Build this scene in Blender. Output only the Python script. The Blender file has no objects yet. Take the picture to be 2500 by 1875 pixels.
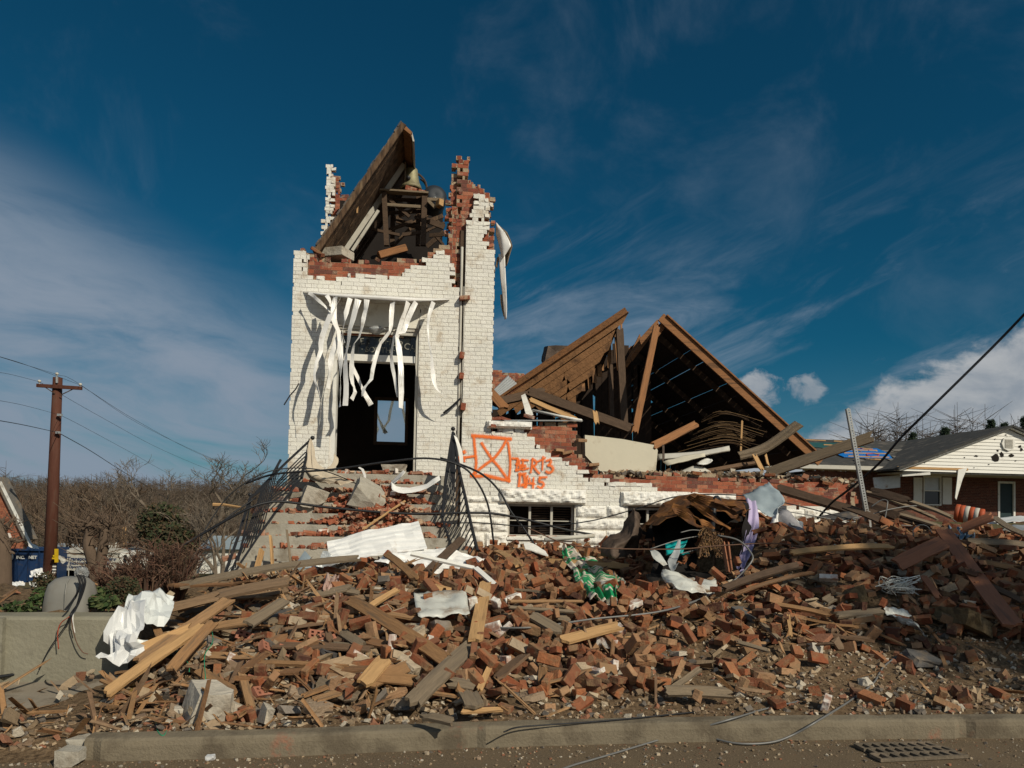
import bpy, bmesh, math, random
import numpy as np
from mathutils import Vector, Matrix, Euler, noise
rad = math.radians
sc = bpy.context.scene
col = sc.collection
rng = random.Random(7)

# ------------------------------------------------------------------ camera
F_PX, ALPHA, PITCH, ROLL, EYE = 1800.0, rad(6.5), rad(1.8), rad(1.1), 1.75
HORIZ = 1250.0                       # height of the horizon at the middle of the 2500 px wide frame
SHIFT = (HORIZ - F_PX * math.tan(PITCH) - 937.5) / 2500.0
cam_d = bpy.data.cameras.new('camera')
cam = bpy.data.objects.new('camera', cam_d); col.objects.link(cam)
cam_d.sensor_width = 36.0; cam_d.lens = 36.0 * F_PX / 2500.0
cam_d.shift_y = SHIFT; cam_d.clip_start = 0.05; cam_d.clip_end = 6000
CR = Matrix.Rotation(-ALPHA, 3, 'Z') @ Matrix.Rotation(rad(90) + PITCH, 3, 'X') @ Matrix.Rotation(ROLL, 3, 'Z')
CO = Vector((0, 0, EYE))
cam.matrix_world = Matrix.Translation(CO) @ CR.to_4x4()
sc.camera = cam
CX, CY = 1250.0, 937.5 + SHIFT * 2500.0

def ray(px, py):
    return CR @ Vector(((px - CX) / F_PX, -(py - CY) / F_PX, -1.0))
def P(px, py, Y):                    # point of a pixel's ray on the plane y = Y (parallel to the facade)
    d = ray(px, py); return CO + d * (Y / d.y)
def G(px, py, z):                    # ... on the level plane z
    d = ray(px, py); return CO + d * ((z - EYE) / d.z)
def proj(p):
    q = CR.transposed() @ (Vector(p) - CO)
    return (CX + F_PX * q.x / -q.z, CY - F_PX * q.y / -q.z)

# ------------------------------------------------------------------ sun and sky
SUN_EL, SUN_AZ = rad(35), rad(35)    # azimuth measured from the facade normal (towards -y) to the right (+x)
to_sun = Vector((math.sin(SUN_AZ) * math.cos(SUN_EL), -math.cos(SUN_AZ) * math.cos(SUN_EL), math.sin(SUN_EL)))
sun_d = bpy.data.lights.new('sun', 'SUN'); sun_d.energy = 3.7; sun_d.angle = rad(0.5); sun_d.color = (1.0, 0.91, 0.74)
sun = bpy.data.objects.new('sun', sun_d); col.objects.link(sun)
sun.rotation_euler = to_sun.to_track_quat('Z', 'Y').to_euler()
sc.view_settings.view_transform = 'Standard'; sc.view_settings.look = 'None'
sc.view_settings.exposure = 0.0; sc.view_settings.gamma = 1.0
sc.view_settings.use_curve_mapping = False

class X:                             # a node socket with arithmetic
    def __init__(s, nt, sock): s.nt, s.s = nt, sock
    def _m(s, op, *o, clamp=False):
        n = s.nt.nodes.new('ShaderNodeMath'); n.operation = op; n.use_clamp = clamp
        s.nt.links.new(s.s, n.inputs[0])
        for i, v in enumerate(o):
            if isinstance(v, X): s.nt.links.new(v.s, n.inputs[i + 1])
            else: n.inputs[i + 1].default_value = v
        return X(s.nt, n.outputs[0])
    def __add__(s, o): return s._m('ADD', o)
    def __sub__(s, o): return s._m('SUBTRACT', o)
    def __mul__(s, o): return s._m('MULTIPLY', o)
    def __truediv__(s, o): return s._m('DIVIDE', o)
    __radd__ = __add__; __rmul__ = __mul__
    def step(s, a, b):               # smooth 0..1 between a and b (a may exceed b)
        n = s.nt.nodes.new('ShaderNodeMapRange'); n.interpolation_type = 'SMOOTHSTEP'
        n.inputs['From Min'].default_value = a; n.inputs['From Max'].default_value = b
        s.nt.links.new(s.s, n.inputs['Value']); return X(s.nt, n.outputs[0])
    def max(s, o): return s._m('MAXIMUM', o)
    def min(s, o): return s._m('MINIMUM', o)

def node(nt, t, **kw):
    n = nt.nodes.new(t)
    for k, v in kw.items():
        if k in n.inputs: n.inputs[k].default_value = v
        else: setattr(n, k, v)
    return n
def comb(nt, x, y, z):
    n = nt.nodes.new('ShaderNodeCombineXYZ')
    for i, v in enumerate((x, y, z)):
        if isinstance(v, X): nt.links.new(v.s, n.inputs[i])
        else: n.inputs[i].default_value = v
    return n.outputs[0]
def fbm(nt, vec, scale, detail=6, rough=0.55, dist=0.0):
    n = node(nt, 'ShaderNodeTexNoise', Scale=scale, Detail=detail, Roughness=rough, Distortion=dist)
    if vec is not None: nt.links.new(vec, n.inputs['Vector'])
    return X(nt, n.outputs['Fac'])
def mixc(nt, fac, a, b, mode='MIX'):
    n = node(nt, 'ShaderNodeMix', data_type='RGBA', blend_type=mode)
    for sock, v in ((n.inputs[0], fac), (n.inputs[6], a), (n.inputs[7], b)):
        if isinstance(v, X): nt.links.new(v.s, sock)
        elif hasattr(v, 'is_linked'): nt.links.new(v, sock)
        elif isinstance(v, (int, float)): sock.default_value = v
        else: sock.default_value = (*v[:3], 1)
    return n.outputs[2]

def make_world():
    w = bpy.data.worlds.new('World'); sc.world = w; w.use_nodes = True
    nt = w.node_tree; nt.nodes.clear()
    sky = node(nt, 'ShaderNodeTexSky', sky_type='NISHITA', sun_disc=False)
    sky.sun_elevation = SUN_EL; sky.sun_rotation = math.atan2(to_sun.x, to_sun.y)
    sky.altitude = 300; sky.air_density = 1.0; sky.dust_density = 0.6; sky.ozone_density = 3.0
    tc = node(nt, 'ShaderNodeTexCoord')
    sp = node(nt, 'ShaderNodeSeparateXYZ'); nt.links.new(tc.outputs['Generated'], sp.inputs[0])
    x, y, z = (X(nt, o) for o in sp.outputs)
    az = x._m('ARCTAN2', y) * (180 / math.pi); el = z._m('ARCSINE') * (180 / math.pi)
    blue = mixc(nt, 1.0, sky.outputs[0], SKY_TINT, 'MULTIPLY')
    # thin high cloud: long streaks, densest low on the left, faint wisps elsewhere
    warp = fbm(nt, comb(nt, az * 0.05, el * 0.12, 3.1), 1.0, 3)
    n1 = fbm(nt, comb(nt, az * 0.045 + warp * 0.6, el * 0.20 + az * 0.030 + warp * 1.0, 0.0), 1.0, 9, 0.6, 0.5)
    n2 = fbm(nt, comb(nt, az * 0.04 + warp * 0.9, el * 0.15 - az * 0.05, 7.7), 1.0, 9, 0.62, 0.7)
    n3 = fbm(nt, comb(nt, az * 0.09, el * 0.10, 4.4), 1.0, 8, 0.6, 0.4)
    left = (az.step(3.0, -14.0)) * (el + az * 0.42).step(12.5, 3.0) * el.step(-2, 2)
    c_left = n1.step(0.18, 0.62) * left * 0.97
    low = el.step(27, 12) * az.step(-6, 4)
    c_right = n2.step(0.43, 0.76) * low * 0.80
    c_top = n3.step(0.48, 0.82) * 0.20
    haze = el.step(13.0, 0.0) * 0.30
    cir = c_left.max(c_right).max(c_top).max(haze)
    c1 = mixc(nt, cir, blue, CIRRUS)
    # heaped cloud low on the right
    nb = fbm(nt, comb(nt, az * 0.16, el * 0.22, 1.7), 1.0, 9, 0.6, 0.25)
    nf = fbm(nt, comb(nt, az * 0.42, el * 0.50, 5.2), 1.0, 9, 0.62, 0.3)
    top = (az - 27.7) * 0.40 + 7.0
    d = top - el + (nb - 0.5) * 7.5 + (nf - 0.5) * 3.0
    band = d.step(-0.2, 1.5) * az.step(20.0, 25.0)
    def puff(a0, e0, ra, re):
        q = ((az - a0) / ra); r = ((el - e0) / re)
        return (q * q + r * r + (nf - 0.5) * 5.5 + (nb - 0.5) * 2).step(1.25, 0.1)
    cum = band.max(puff(24.5, 9.2, 1.8, 1.5)).max(puff(28.3, 9.3, 1.15, 1.1) * 0.8).max(puff(23.0, 7.0, 2.6, 1.4) * 0.5)
    lit = mixc(nt, nb.step(0.36, 0.66), CUM_DARK, CUM_LIT)
    c2 = mixc(nt, cum * 0.9, c1, lit)
    bg = node(nt, 'ShaderNodeBackground', Strength=1.0)
    sc_ = node(nt, 'ShaderNodeMix', data_type='RGBA', blend_type='MULTIPLY')
    nt.links.new(c2, bg.inputs[0]); bg.inputs[1].default_value = SKY_STRENGTH
    out = node(nt, 'ShaderNodeOutputWorld'); nt.links.new(bg.outputs[0], out.inputs[0])
SKY_STRENGTH = 0.1
SKY_TINT = (0.040, 0.295, 0.350)
CIRRUS = (2.35, 2.9, 3.65)
CUM_LIT = (4.6, 4.7, 4.8); CUM_DARK = (2.7, 3.05, 3.5)
make_world()

# ------------------------------------------------------------------ materials
def new_mat(name):
    m = bpy.data.materials.new(name); m.use_nodes = True
    nt = m.node_tree; b = nt.nodes['Principled BSDF']
    return m, nt, b
def rand_sock(nt, how):
    if how == 'island': return X(nt, node(nt, 'ShaderNodeNewGeometry').outputs['Random Per Island'])
    return X(nt, node(nt, 'ShaderNodeObjectInfo').outputs['Random'])
def ramp(nt, fac, cols, mode='LINEAR'):
    r = node(nt, 'ShaderNodeValToRGB'); e = r.color_ramp; e.interpolation = mode
    n = len(cols)
    while len(e.elements) < n: e.elements.new(0.5)
    for i, c in enumerate(cols):
        e.elements[i].position = i / (n - 1) if mode == 'LINEAR' else i / n
        e.elements[i].color = (*c[:3], 1)
    nt.links.new(fac.s, r.inputs[0]); return r.outputs[0]
def mat(name, cols, how=None, rough=0.85, metal=0.0, scale=6.0, stretch=(1, 1, 1), var=0.35, bump=0.4, bscale=None,
        dirt=None, dirt_amt=0.5, dirt_scale=3.0, up=0.0, coord='Object', spec=0.3, rvar=0.0):
    """cols: one colour, or several picked at random per object / per loose piece (how)"""
    m, nt, b = new_mat(name)
    tc = node(nt, 'ShaderNodeTexCoord')
    mp = node(nt, 'ShaderNodeMapping'); mp.inputs['Scale'].default_value = stretch
    nt.links.new(tc.outputs[coord], mp.inputs[0])
    vec = mp.outputs[0]
    if how:
        rv = rand_sock(nt, how)
        if how == 'object':          # copies share a mesh: shift the pattern per copy
            a = node(nt, 'ShaderNodeVectorMath', operation='ADD')
            nt.links.new(vec, a.inputs[0]); nt.links.new(comb(nt, rv * 37.0, rv * 91.0, rv * 53.0), a.inputs[1]); vec = a.outputs[0]
        base = ramp(nt, rv, cols, 'CONSTANT' if len(cols) > 2 else 'LINEAR')
    else:
        base = None
    f = fbm(nt, vec, scale, 7, 0.62)
    if base is None:
        c0 = cols[0] if isinstance(cols[0], (tuple, list)) else cols
        if isinstance(cols[0], (tuple, list)) and len(cols) > 1:
            base = ramp(nt, f.step(0.3, 0.7), cols)
        else: base = mixc(nt, 0.0, c0, c0)
    k = (f - 0.5) * (2 * var) + 1.0
    c = mixc(nt, 1.0, base, comb(nt, k, k, k), 'MULTIPLY')
    if dirt is not None:
        g = fbm(nt, vec, dirt_scale, 8, 0.65).step(0.62 - 0.3 * dirt_amt, 0.80 - 0.3 * dirt_amt)
        if up > 0:                   # settled dust lies on upward faces
            ge = node(nt, 'ShaderNodeNewGeometry'); s2 = node(nt, 'ShaderNodeSeparateXYZ')
            nt.links.new(ge.outputs['Normal'], s2.inputs[0])
            g = g.max(X(nt, s2.outputs[2]).step(0.1, 0.9) * up)
        c = mixc(nt, g * 0.85, c, dirt)
    nt.links.new(c, b.inputs['Base Color'])
    b.inputs['Roughness'].default_value = rough; b.inputs['Metallic'].default_value = metal
    b.inputs['Specular IOR Level'].default_value = spec
    if rvar: nt.links.new(((f - 0.5) * rvar + rough).s, b.inputs['Roughness'])
    if bump:
        bn = node(nt, 'ShaderNodeBump', Strength=bump, Distance=0.02)
        h = fbm(nt, vec, bscale or scale * 3, 6, 0.6)
        nt.links.new(h.s, bn.inputs['Height']); nt.links.new(bn.outputs[0], b.inputs['Normal'])
    return m
RED = [(.19, .058, .026), (.26, .086, .036), (.145, .046, .024), (.31, .115, .048), (.20, .072, .036), (.085, .036, .024), (.29, .155, .08), (.23, .068, .029), (.34, .20, .11)]
DUST = (.235, .15, .08)
M = {}
M['brick'] = mat('loose brick', RED, 'object', .9, scale=14, var=.6, bump=.6, dirt=DUST, dirt_amt=.55, dirt_scale=6, up=.3)
M['brick_i'] = mat('loose brick bits', RED, 'island', .9, scale=14, var=.6, bump=.6, dirt=DUST, dirt_amt=.55, dirt_scale=6, up=.3)
M['brick_fresh'] = mat('fresh broken brick', [(.29, .085, .042), (.34, .11, .055), (.24, .07, .038), (.36, .19, .12), (.42, .30, .20)], 'island', .9, scale=14, var=.4, bump=.6, dirt=(.42, .3, .2), dirt_amt=.4, dirt_scale=7)
M['brick_wall'] = mat('wall brick', [(.26, .075, .04), (.33, .105, .055), (.20, .06, .04), (.36, .14, .08), (.15, .06, .045), (.30, .09, .05)], 'island', .92, scale=12, var=.4, bump=.5, dirt=(.38, .29, .20), dirt_amt=.38, dirt_scale=5)
M['mortar'] = mat('old mortar', (.36, .28, .19), rough=.95, scale=9, var=.5, bump=.9, bscale=30)
M['paint'] = mat('white painted brick', [(.73, .715, .645), (.76, .745, .68), (.71, .695, .635), (.745, .73, .655)], 'island', .7, scale=1.1, var=.16, bump=.6, bscale=30, dirt=(.46, .38, .28), dirt_amt=.34, dirt_scale=2.2)
M['paint_m'] = mat('white painted joints', (.70, .685, .62), rough=.8, scale=3, var=.18, bump=.5, bscale=26, dirt=(.36, .31, .25), dirt_amt=.36, dirt_scale=4)
M['paint_stone'] = mat('white painted rough stone', (.80, .785, .73), rough=.75, scale=4, var=.13, bump=.8, bscale=20, dirt=(.42, .36, .28), dirt_amt=.34, dirt_scale=5)
M['stucco'] = mat('white lintel render', (.71, .69, .61), rough=.8, scale=5, var=.15, bump=.25, dirt=(.45, .40, .30), dirt_amt=.2)
M['trim'] = mat('white painted wood trim', (.74, .73, .68), rough=.5, scale=6, var=.12, bump=.1, dirt=(.36, .32, .26), dirt_amt=.25)
M['trim_dim'] = mat('grey painted wood trim', (.50, .48, .42), rough=.6, scale=6, var=.2, bump=.1, dirt=(.25, .21, .17), dirt_amt=.35)
M['shade_in'] = mat('interior black for shade', (.016, .012, .010), rough=.95, scale=5, var=.5, bump=.2)  # near black puts the shade of interiors into the colour
M['concrete'] = mat('old concrete', (.36, .335, .28), rough=.92, scale=5, var=.30, bump=.5, bscale=40, dirt=(.20, .17, .13), dirt_amt=.42, dirt_scale=3)
M['wall_concrete'] = mat('stained concrete wall', (.235, .22, .165), rough=.92, scale=3, var=.25, bump=.5, bscale=30, dirt=(.11, .10, .08), dirt_amt=.42, dirt_scale=2.2)
WOOD = [(.27, .150, .068), (.20, .105, .050), (.34, .20, .098), (.16, .098, .058), (.24, .155, .09), (.30, .165, .075)]
M['wood'] = mat('splintered board', WOOD, 'object', .85, scale=9, stretch=(.45, 7, 7), var=.6, bump=.6, dirt=(.16, .11, .07), dirt_amt=.35, dirt_scale=4)
M['wood_i'] = mat('splintered wood bits', WOOD, 'island', .85, scale=20, var=.5, bump=.4, dirt=(.19, .14, .09), dirt_amt=.35, dirt_scale=7)
M['wood_new'] = mat('pale fresh wood', (.48, .29, .13), rough=.8, scale=9, stretch=(.45, 7, 7), var=.35, bump=.4, dirt=(.26, .15, .07), dirt_amt=.3)
M['wood_grey'] = mat('grey weathered board', (.215, .165, .11), rough=.9, scale=9, stretch=(.45, 8, 8), var=.5, bump=.6, dirt=(.14, .11, .08), dirt_amt=.4)
M['wood_red'] = mat('red brown board', (.30, .125, .065), rough=.7, scale=7, stretch=(.45, 6, 6), var=.35, bump=.3, dirt=(.16, .08, .05), dirt_amt=.35)
M['rafter'] = mat('roof timber', (.27, .125, .052), rough=.85, scale=8, stretch=(.4, 6, 6), var=.5, bump=.5, dirt=(.10, .055, .03), dirt_amt=.4)
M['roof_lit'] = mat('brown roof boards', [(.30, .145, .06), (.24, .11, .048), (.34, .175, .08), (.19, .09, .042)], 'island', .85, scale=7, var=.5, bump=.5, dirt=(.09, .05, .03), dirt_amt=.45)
M['roof_shaded'] = mat('roof boards darkened for shade', [(.034, .021, .014), (.027, .017, .012), (.044, .026, .016)], 'island', .9, scale=7, var=.5, bump=.4)  # darkened copy of the roof boards, inside shade put into the colour
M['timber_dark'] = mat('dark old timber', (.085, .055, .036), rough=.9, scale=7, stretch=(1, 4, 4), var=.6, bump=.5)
M['iron'] = mat('black wrought iron', (.016, .017, .020), rough=.5, scale=10, var=.4, bump=.1, spec=.4, dirt=(.06, .045, .035), dirt_amt=.15)
M['cable'] = mat('black cable', (.013, .014, .017), rough=.5, scale=10, var=.3, bump=0)
M['wire'] = mat('grey wire', (.17, .17, .165), rough=.5, metal=.3, scale=10, var=.3, bump=0)
M['wire_rust'] = mat('brown wire', (.13, .07, .045), rough=.7, scale=10, var=.3, bump=0)
M['white_metal'] = mat('white sheet metal', (.78, .78, .76), rough=.38, scale=3, var=.14, bump=.15, spec=.5, dirt=(.42, .34, .26), dirt_amt=.22, dirt_scale=3)
M['strip'] = mat('white aluminium strip', (.78, .77, .74), rough=.35, scale=3, var=.12, bump=.1, spec=.5, dirt=(.40, .36, .30), dirt_amt=.22)
M['galv'] = mat('galvanised sheet', (.46, .48, .48), rough=.42, metal=.45, scale=4, var=.25, bump=.25, dirt=(.22, .13, .07), dirt_amt=.22)
M['galv_dark'] = mat('weathered zinc', (.24, .25, .25), rough=.55, metal=.2, scale=6, var=.3, bump=.1, dirt=(.14, .11, .08), dirt_amt=.3)
M['galv_white'] = mat('pale zinc sheet', (.62, .63, .58), rough=.4, metal=.15, scale=4, var=.2, bump=.25, dirt=(.26, .15, .07), dirt_amt=.33, dirt_scale=2.4)
M['rust'] = mat('rusted steel', [(.075, .034, .017), (.14, .06, .022), (.24, .105, .03)], rough=.75, metal=.25, scale=5, var=.4, bump=.5)
M['rust_dark'] = mat('brown burnt steel', [(.06, .042, .032), (.11, .078, .058)], rough=.7, metal=.25, scale=5, var=.4, bump=.5)
M['stone'] = mat('grey white stone', (.46, .42, .35), rough=.9, scale=5, var=.3, bump=1.0, bscale=14, dirt=(.24, .20, .15), dirt_amt=.42)
M['plaster'] = mat('tan plaster lumps', [(.40, .28, .17), (.30, .22, .15), (.44, .36, .26), (.22, .19, .16)], 'object', .95, scale=8, var=.35, bump=1.0, dirt=(.24, .17, .10), dirt_amt=.4)
M['plaster_i'] = mat('rubble grit', [(.33, .24, .15), (.23, .165, .105), (.40, .32, .22), (.14, .12, .10), (.19, .13, .085), (.26, .12, .07), (.22, .16, .10), (.44, .39, .31)], 'island', .95, scale=20, var=.35, bump=.5)
M['plaster_wall'] = mat('pale wall plaster', (.56, .52, .41), rough=.85, scale=2, var=.14, bump=.15, dirt=(.33, .27, .19), dirt_amt=.28, dirt_scale=2)
M['slate'] = mat('dark roof shingle', [(.10, .095, .09), (.15, .14, .125), (.075, .07, .068)], 'object', .9, scale=10, var=.4, bump=.6, dirt=(.24, .18, .12), dirt_amt=.4)

# ------------------------------------------------------------------ mesh building
class MB:
    def __init__(s): s.v, s.f, s.m, s.uv = [], [], [], None
    def add(s, vs, fs, mi=0):
        o = len(s.v); s.v += [tuple(v) for v in vs]; s.f += [tuple(i + o for i in f) for f in fs]; s.m += [mi] * len(fs)
    def box(s, c, size, R=None, mi=0):
        hx, hy, hz = (k / 2 for k in size); c = Vector(c)
        vs = [Vector((sx * hx, sy * hy, sz * hz)) for sx, sy, sz in ((-1,-1,-1),(1,-1,-1),(1,1,-1),(-1,1,-1),(-1,-1,1),(1,-1,1),(1,1,1),(-1,1,1))]
        if R is not None: vs = [R @ v for v in vs]
        s.add([v + c for v in vs], BOXF, mi)
    def bx(s, x0, x1, y0, y1, z0, z1, mi=0):
        s.box(((x0 + x1) / 2, (y0 + y1) / 2, (z0 + z1) / 2), (x1 - x0, y1 - y0, z1 - z0), None, mi)
    def bar(s, a, b, w, h, up=(0, 0, 1), mi=0):
        a, b = Vector(a), Vector(b); d = (b - a)
        s.box((a + b) / 2, (d.length, w, h), frame(d, up), mi)
    def tube(s, pts, r, n=6, mi=0, smooth=0, caps=True):
        pts = [Vector(p) for p in pts]
        if smooth: pts = catmull(pts, smooth)
        rr = r if hasattr(r, '__len__') else [r] * len(pts)
        if len(rr) != len(pts): rr = list(np.interp(np.linspace(0, 1, len(pts)), np.linspace(0, 1, len(rr)), rr))
        t = (pts[1] - pts[0]).normalized(); u = t.orthogonal().normalized()
        o = len(s.v)
        for i, p in enumerate(pts):
            t2 = (pts[min(i + 1, len(pts) - 1)] - pts[max(i - 1, 0)])
            t2 = t2.normalized() if t2.length > 1e-9 else t
            u = (u - t2 * u.dot(t2)); u = u.normalized() if u.length > 1e-6 else t2.orthogonal().normalized()
            w = t2.cross(u); t = t2
            for k in range(n):
                a = 2 * math.pi * k / n; s.v.append(tuple(p + (u * math.cos(a) + w * math.sin(a)) * rr[i]))
        for i in range(len(pts) - 1):
            for k in range(n):
                s.f.append((o + i*n + k, o + i*n + (k+1) % n, o + (i+1)*n + (k+1) % n, o + (i+1)*n + k)); s.m.append(mi)
        if caps:
            s.f.append(tuple(o + k for k in reversed(range(n)))); s.m.append(mi)
            e = o + (len(pts) - 1) * n; s.f.append(tuple(e + k for k in range(n))); s.m.append(mi)
    def sphere(s, c, r, n=8, m=6, sc=(1, 1, 1), mi=0):
        c = Vector(c); vs = [c + Vector((0, 0, r * sc[2]))]
        for i in range(1, m):
            th = math.pi * i / m
            for k in range(n):
                a = 2 * math.pi * k / n
                vs.append(c + Vector((r * sc[0] * math.sin(th) * math.cos(a), r * sc[1] * math.sin(th) * math.sin(a), r * sc[2] * math.cos(th))))
        vs.append(c - Vector((0, 0, r * sc[2]))); fs = []
        for k in range(n): fs.append((0, 1 + k, 1 + (k + 1) % n))
        for i in range(m - 2):
            for k in range(n): a = 1 + i * n; fs.append((a + k, a + n + k, a + n + (k + 1) % n, a + (k + 1) % n))
        a = 1 + (m - 2) * n
        for k in range(n): fs.append((a + (k + 1) % n, a + k, len(vs) - 1))
        s.add(vs, fs, mi)
    def prism(s, poly, off, mi=0):   # polygon of 3-D points pushed along off
        n = len(poly); poly = [Vector(p) for p in poly]; off = Vector(off)
        s.add(poly + [p + off for p in poly], [tuple(reversed(range(n))), tuple(range(n, 2*n))] + [(i, (i+1) % n, n + (i+1) % n, n + i) for i in range(n)], mi)
    def build(s, name, mats, parent=None, smooth=False):
        me = bpy.data.meshes.new(name); me.from_pydata(s.v, [], s.f)
        mats = mats if isinstance(mats, (list, tuple)) else [mats]
        for m in mats: me.materials.append(M[m] if isinstance(m, str) else m)
        if len(mats) > 1: me.polygons.foreach_set('material_index', s.m)
        if smooth: me.polygons.foreach_set('use_smooth', [True] * len(me.polygons))
        return link(name, me, parent)
BOXF = [(0,3,2,1),(4,5,6,7),(0,1,5,4),(1,2,6,5),(2,3,7,6),(3,0,4,7)]
def frame(d, up=(0, 0, 1)):
    x = Vector(d).normalized(); up = Vector(up)
    y = up.cross(x)
    y = y.normalized() if y.length > 1e-5 else x.orthogonal().normalized()
    z = x.cross(y); return Matrix((x, y, z)).transposed()
def catmull(p, k):
    q = [p[0] * 2 - p[1]] + list(p) + [p[-1] * 2 - p[-2]]; out = []
    for i in range(1, len(q) - 2):
        a, b, c, d = q[i-1:i+3]
        for j in range(k):
            t = j / k
            out.append(0.5 * ((2*b) + (c - a) * t + (2*a - 5*b + 4*c - d) * t*t + (3*b - a - 3*c + d) * t*t*t))
    return out + [p[-1]]
def link(name, me, parent=None):
    o = bpy.data.objects.new(name, me); col.objects.link(o)
    if parent is not None: o.parent = parent
    return o
def tag(o, label, cat, group=None):
    o['label'] = label; o['category'] = cat
    if group: o['group'] = group
    return o
def struct(o, kind='structure'): o['kind'] = kind; return o
def stuff(o, label, cat): o['kind'] = 'stuff'; o['label'] = label; o['category'] = cat; return o
def thing(name, label, cat, group=None, loc=(0, 0, 0)):
    o = bpy.data.objects.new(name, None); col.objects.link(o); o.location = loc; o.empty_display_size = .2
    return tag(o, label, cat, group)
def at_origin(o, loc=None):          # move a mesh's data so that its origin sits at its own middle (or loc)
    me = o.data; n = len(me.vertices); a = np.empty(n * 3); me.vertices.foreach_get('co', a); a = a.reshape(-1, 3)
    c = np.array(loc) if loc is not None else np.array([a[:, 0].mean(), a[:, 1].mean(), a[:, 2].min()])
    me.vertices.foreach_set('co', (a - c).ravel()); o.location = Vector(c); me.update(); return o
def np_mesh(name, verts, faces, mats, parent=None, midx=None):
    """verts (n,3), faces (m,k) of equal size k"""
    me = bpy.data.meshes.new(name); k = faces.shape[1]
    me.vertices.add(len(verts)); me.vertices.foreach_set('co', verts.astype(np.float32).ravel())
    me.loops.add(faces.size); me.loops.foreach_set('vertex_index', faces.astype(np.int32).ravel())
    me.polygons.add(len(faces)); me.polygons.foreach_set('loop_start', np.arange(0, faces.size, k, dtype=np.int32))
    try: me.polygons.foreach_set('loop_total', np.full(len(faces), k, dtype=np.int32))
    except Exception: pass
    for m in mats: me.materials.append(M[m] if isinstance(m, str) else m)
    if midx is not None: me.polygons.foreach_set('material_index', midx.astype(np.int32))
    me.polygons.foreach_set('use_smooth', [False] * len(faces))
    me.update(calc_edges=True); me.validate(); return link(name, me, parent)
def rot_mats(r, n, tilt):            # n random rotations: any heading, tilt up to `tilt` radians, some on edge
    out = np.empty((n, 3, 3))
    for i in range(n):
        e = Euler((r.gauss(0, tilt) + r.choice((0, 0, 0, rad(90), rad(90))), r.gauss(0, tilt) + (rad(75) if r.random() < .12 else 0), r.uniform(0, 2 * math.pi)), 'XYZ')
        out[i] = np.array(Rz(r.uniform(0, 6.283)) @ e.to_matrix())
    return out
def Rz(a): return Matrix.Rotation(a, 3, 'Z')
CUBE = np.array([(-1,-1,-1),(1,-1,-1),(1,1,-1),(-1,1,-1),(-1,-1,1),(1,-1,1),(1,1,1),(-1,1,1)]) / 2.0
CUBEF = np.array(BOXF)
def scatter(name, pos, size, rots, mats, jit=0.12, seed=1, parent=None):
    """many small irregular blocks as one mesh"""
    n = len(pos); r = np.random.RandomState(seed)
    v = CUBE[None] + r.uniform(-jit, jit, (n, 8, 3))
    v = v * size[:, None, :]; v = np.einsum('nij,nkj->nki', rots, v) + pos[:, None, :]
    f = (CUBEF[None] + (np.arange(n) * 8)[:, None, None]).reshape(-1, 4)
    return np_mesh(name, v.reshape(-1, 3), f, mats, parent)
def in_poly(x, z, poly):
    c = False; n = len(poly); j = n - 1
    for i in range(n):
        xi, zi = poly[i]; xj, zj = poly[j]
        if (zi > z) != (zj > z) and x < (xj - xi) * (z - zi) / (zj - zi) + xi: c = not c
        j = i
    return c
def patch(rows, nu=14, nv=14, thick=.004, fold=0, foldn=4, rib=0, ribn=8, crumple=0, seed=0, holes=0):
    """smooth sheet through a grid of control points (rows of 3-D points)"""
    R_ = [[Vector(p) for p in row] for row in rows]
    def samp(row, k):
        c = catmull(row, 16) if len(row) > 2 else [row[0].lerp(row[1], i / 16) for i in range(17)]
        t = k * (len(c) - 1); i = min(int(t), len(c) - 2); return c[i].lerp(c[i + 1], t - i)
    grid = []
    for i in range(nu + 1):
        cp = [samp(row, i / nu) for row in R_]
        grid.append([samp(cp, j / nv) for j in range(nv + 1)])
    vs = []; r = random.Random(seed); ph = [r.uniform(0, 6) for _ in range(4)]; so = Vector((seed * 3.7, seed * 1.3, 0))
    for i in range(nu + 1):
        for j in range(nv + 1):
            a = grid[min(i + 1, nu)][j] - grid[max(i - 1, 0)][j]; b = grid[i][min(j + 1, nv)] - grid[i][max(j - 1, 0)]
            n = a.cross(b); n = n.normalized() if n.length > 1e-9 else Vector((0, 0, 1))
            u, v = i / nu, j / nv; d = 0
            if fold: d += fold * (math.sin(u * foldn * 6.283 + ph[0] + 1.2 * math.sin(v * 4 + ph[1])) + .5 * math.sin(u * foldn * 11.3 + ph[2] + v * 3)) 
            if rib: d += rib * (1 if (v * ribn) % 1 < .35 else 0)
            if crumple: d += crumple * (noise.noise(grid[i][j] * 5 + so) + abs(noise.noise(grid[i][j] * 11 + so)) * .8)
            vs.append(grid[i][j] + n * d)
    m = MB(); k = nv + 1; fs = []
    for i in range(nu):
        for j in range(nv):
            if holes and noise.noise(Vector((i * .35 + seed, j * .35, seed))) > holes: continue
            fs.append((i*k + j, (i+1)*k + j, (i+1)*k + j + 1, i*k + j + 1))
    m.add(vs, fs); m.thick = thick
    return m
def sheet(name, m, mats, parent=None, smooth=True):
    o = m.build(name, mats, parent, smooth)
    if m.thick:
        s = o.modifiers.new('thickness', 'SOLIDIFY'); s.thickness = m.thick; s.offset = 0
    return o
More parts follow.
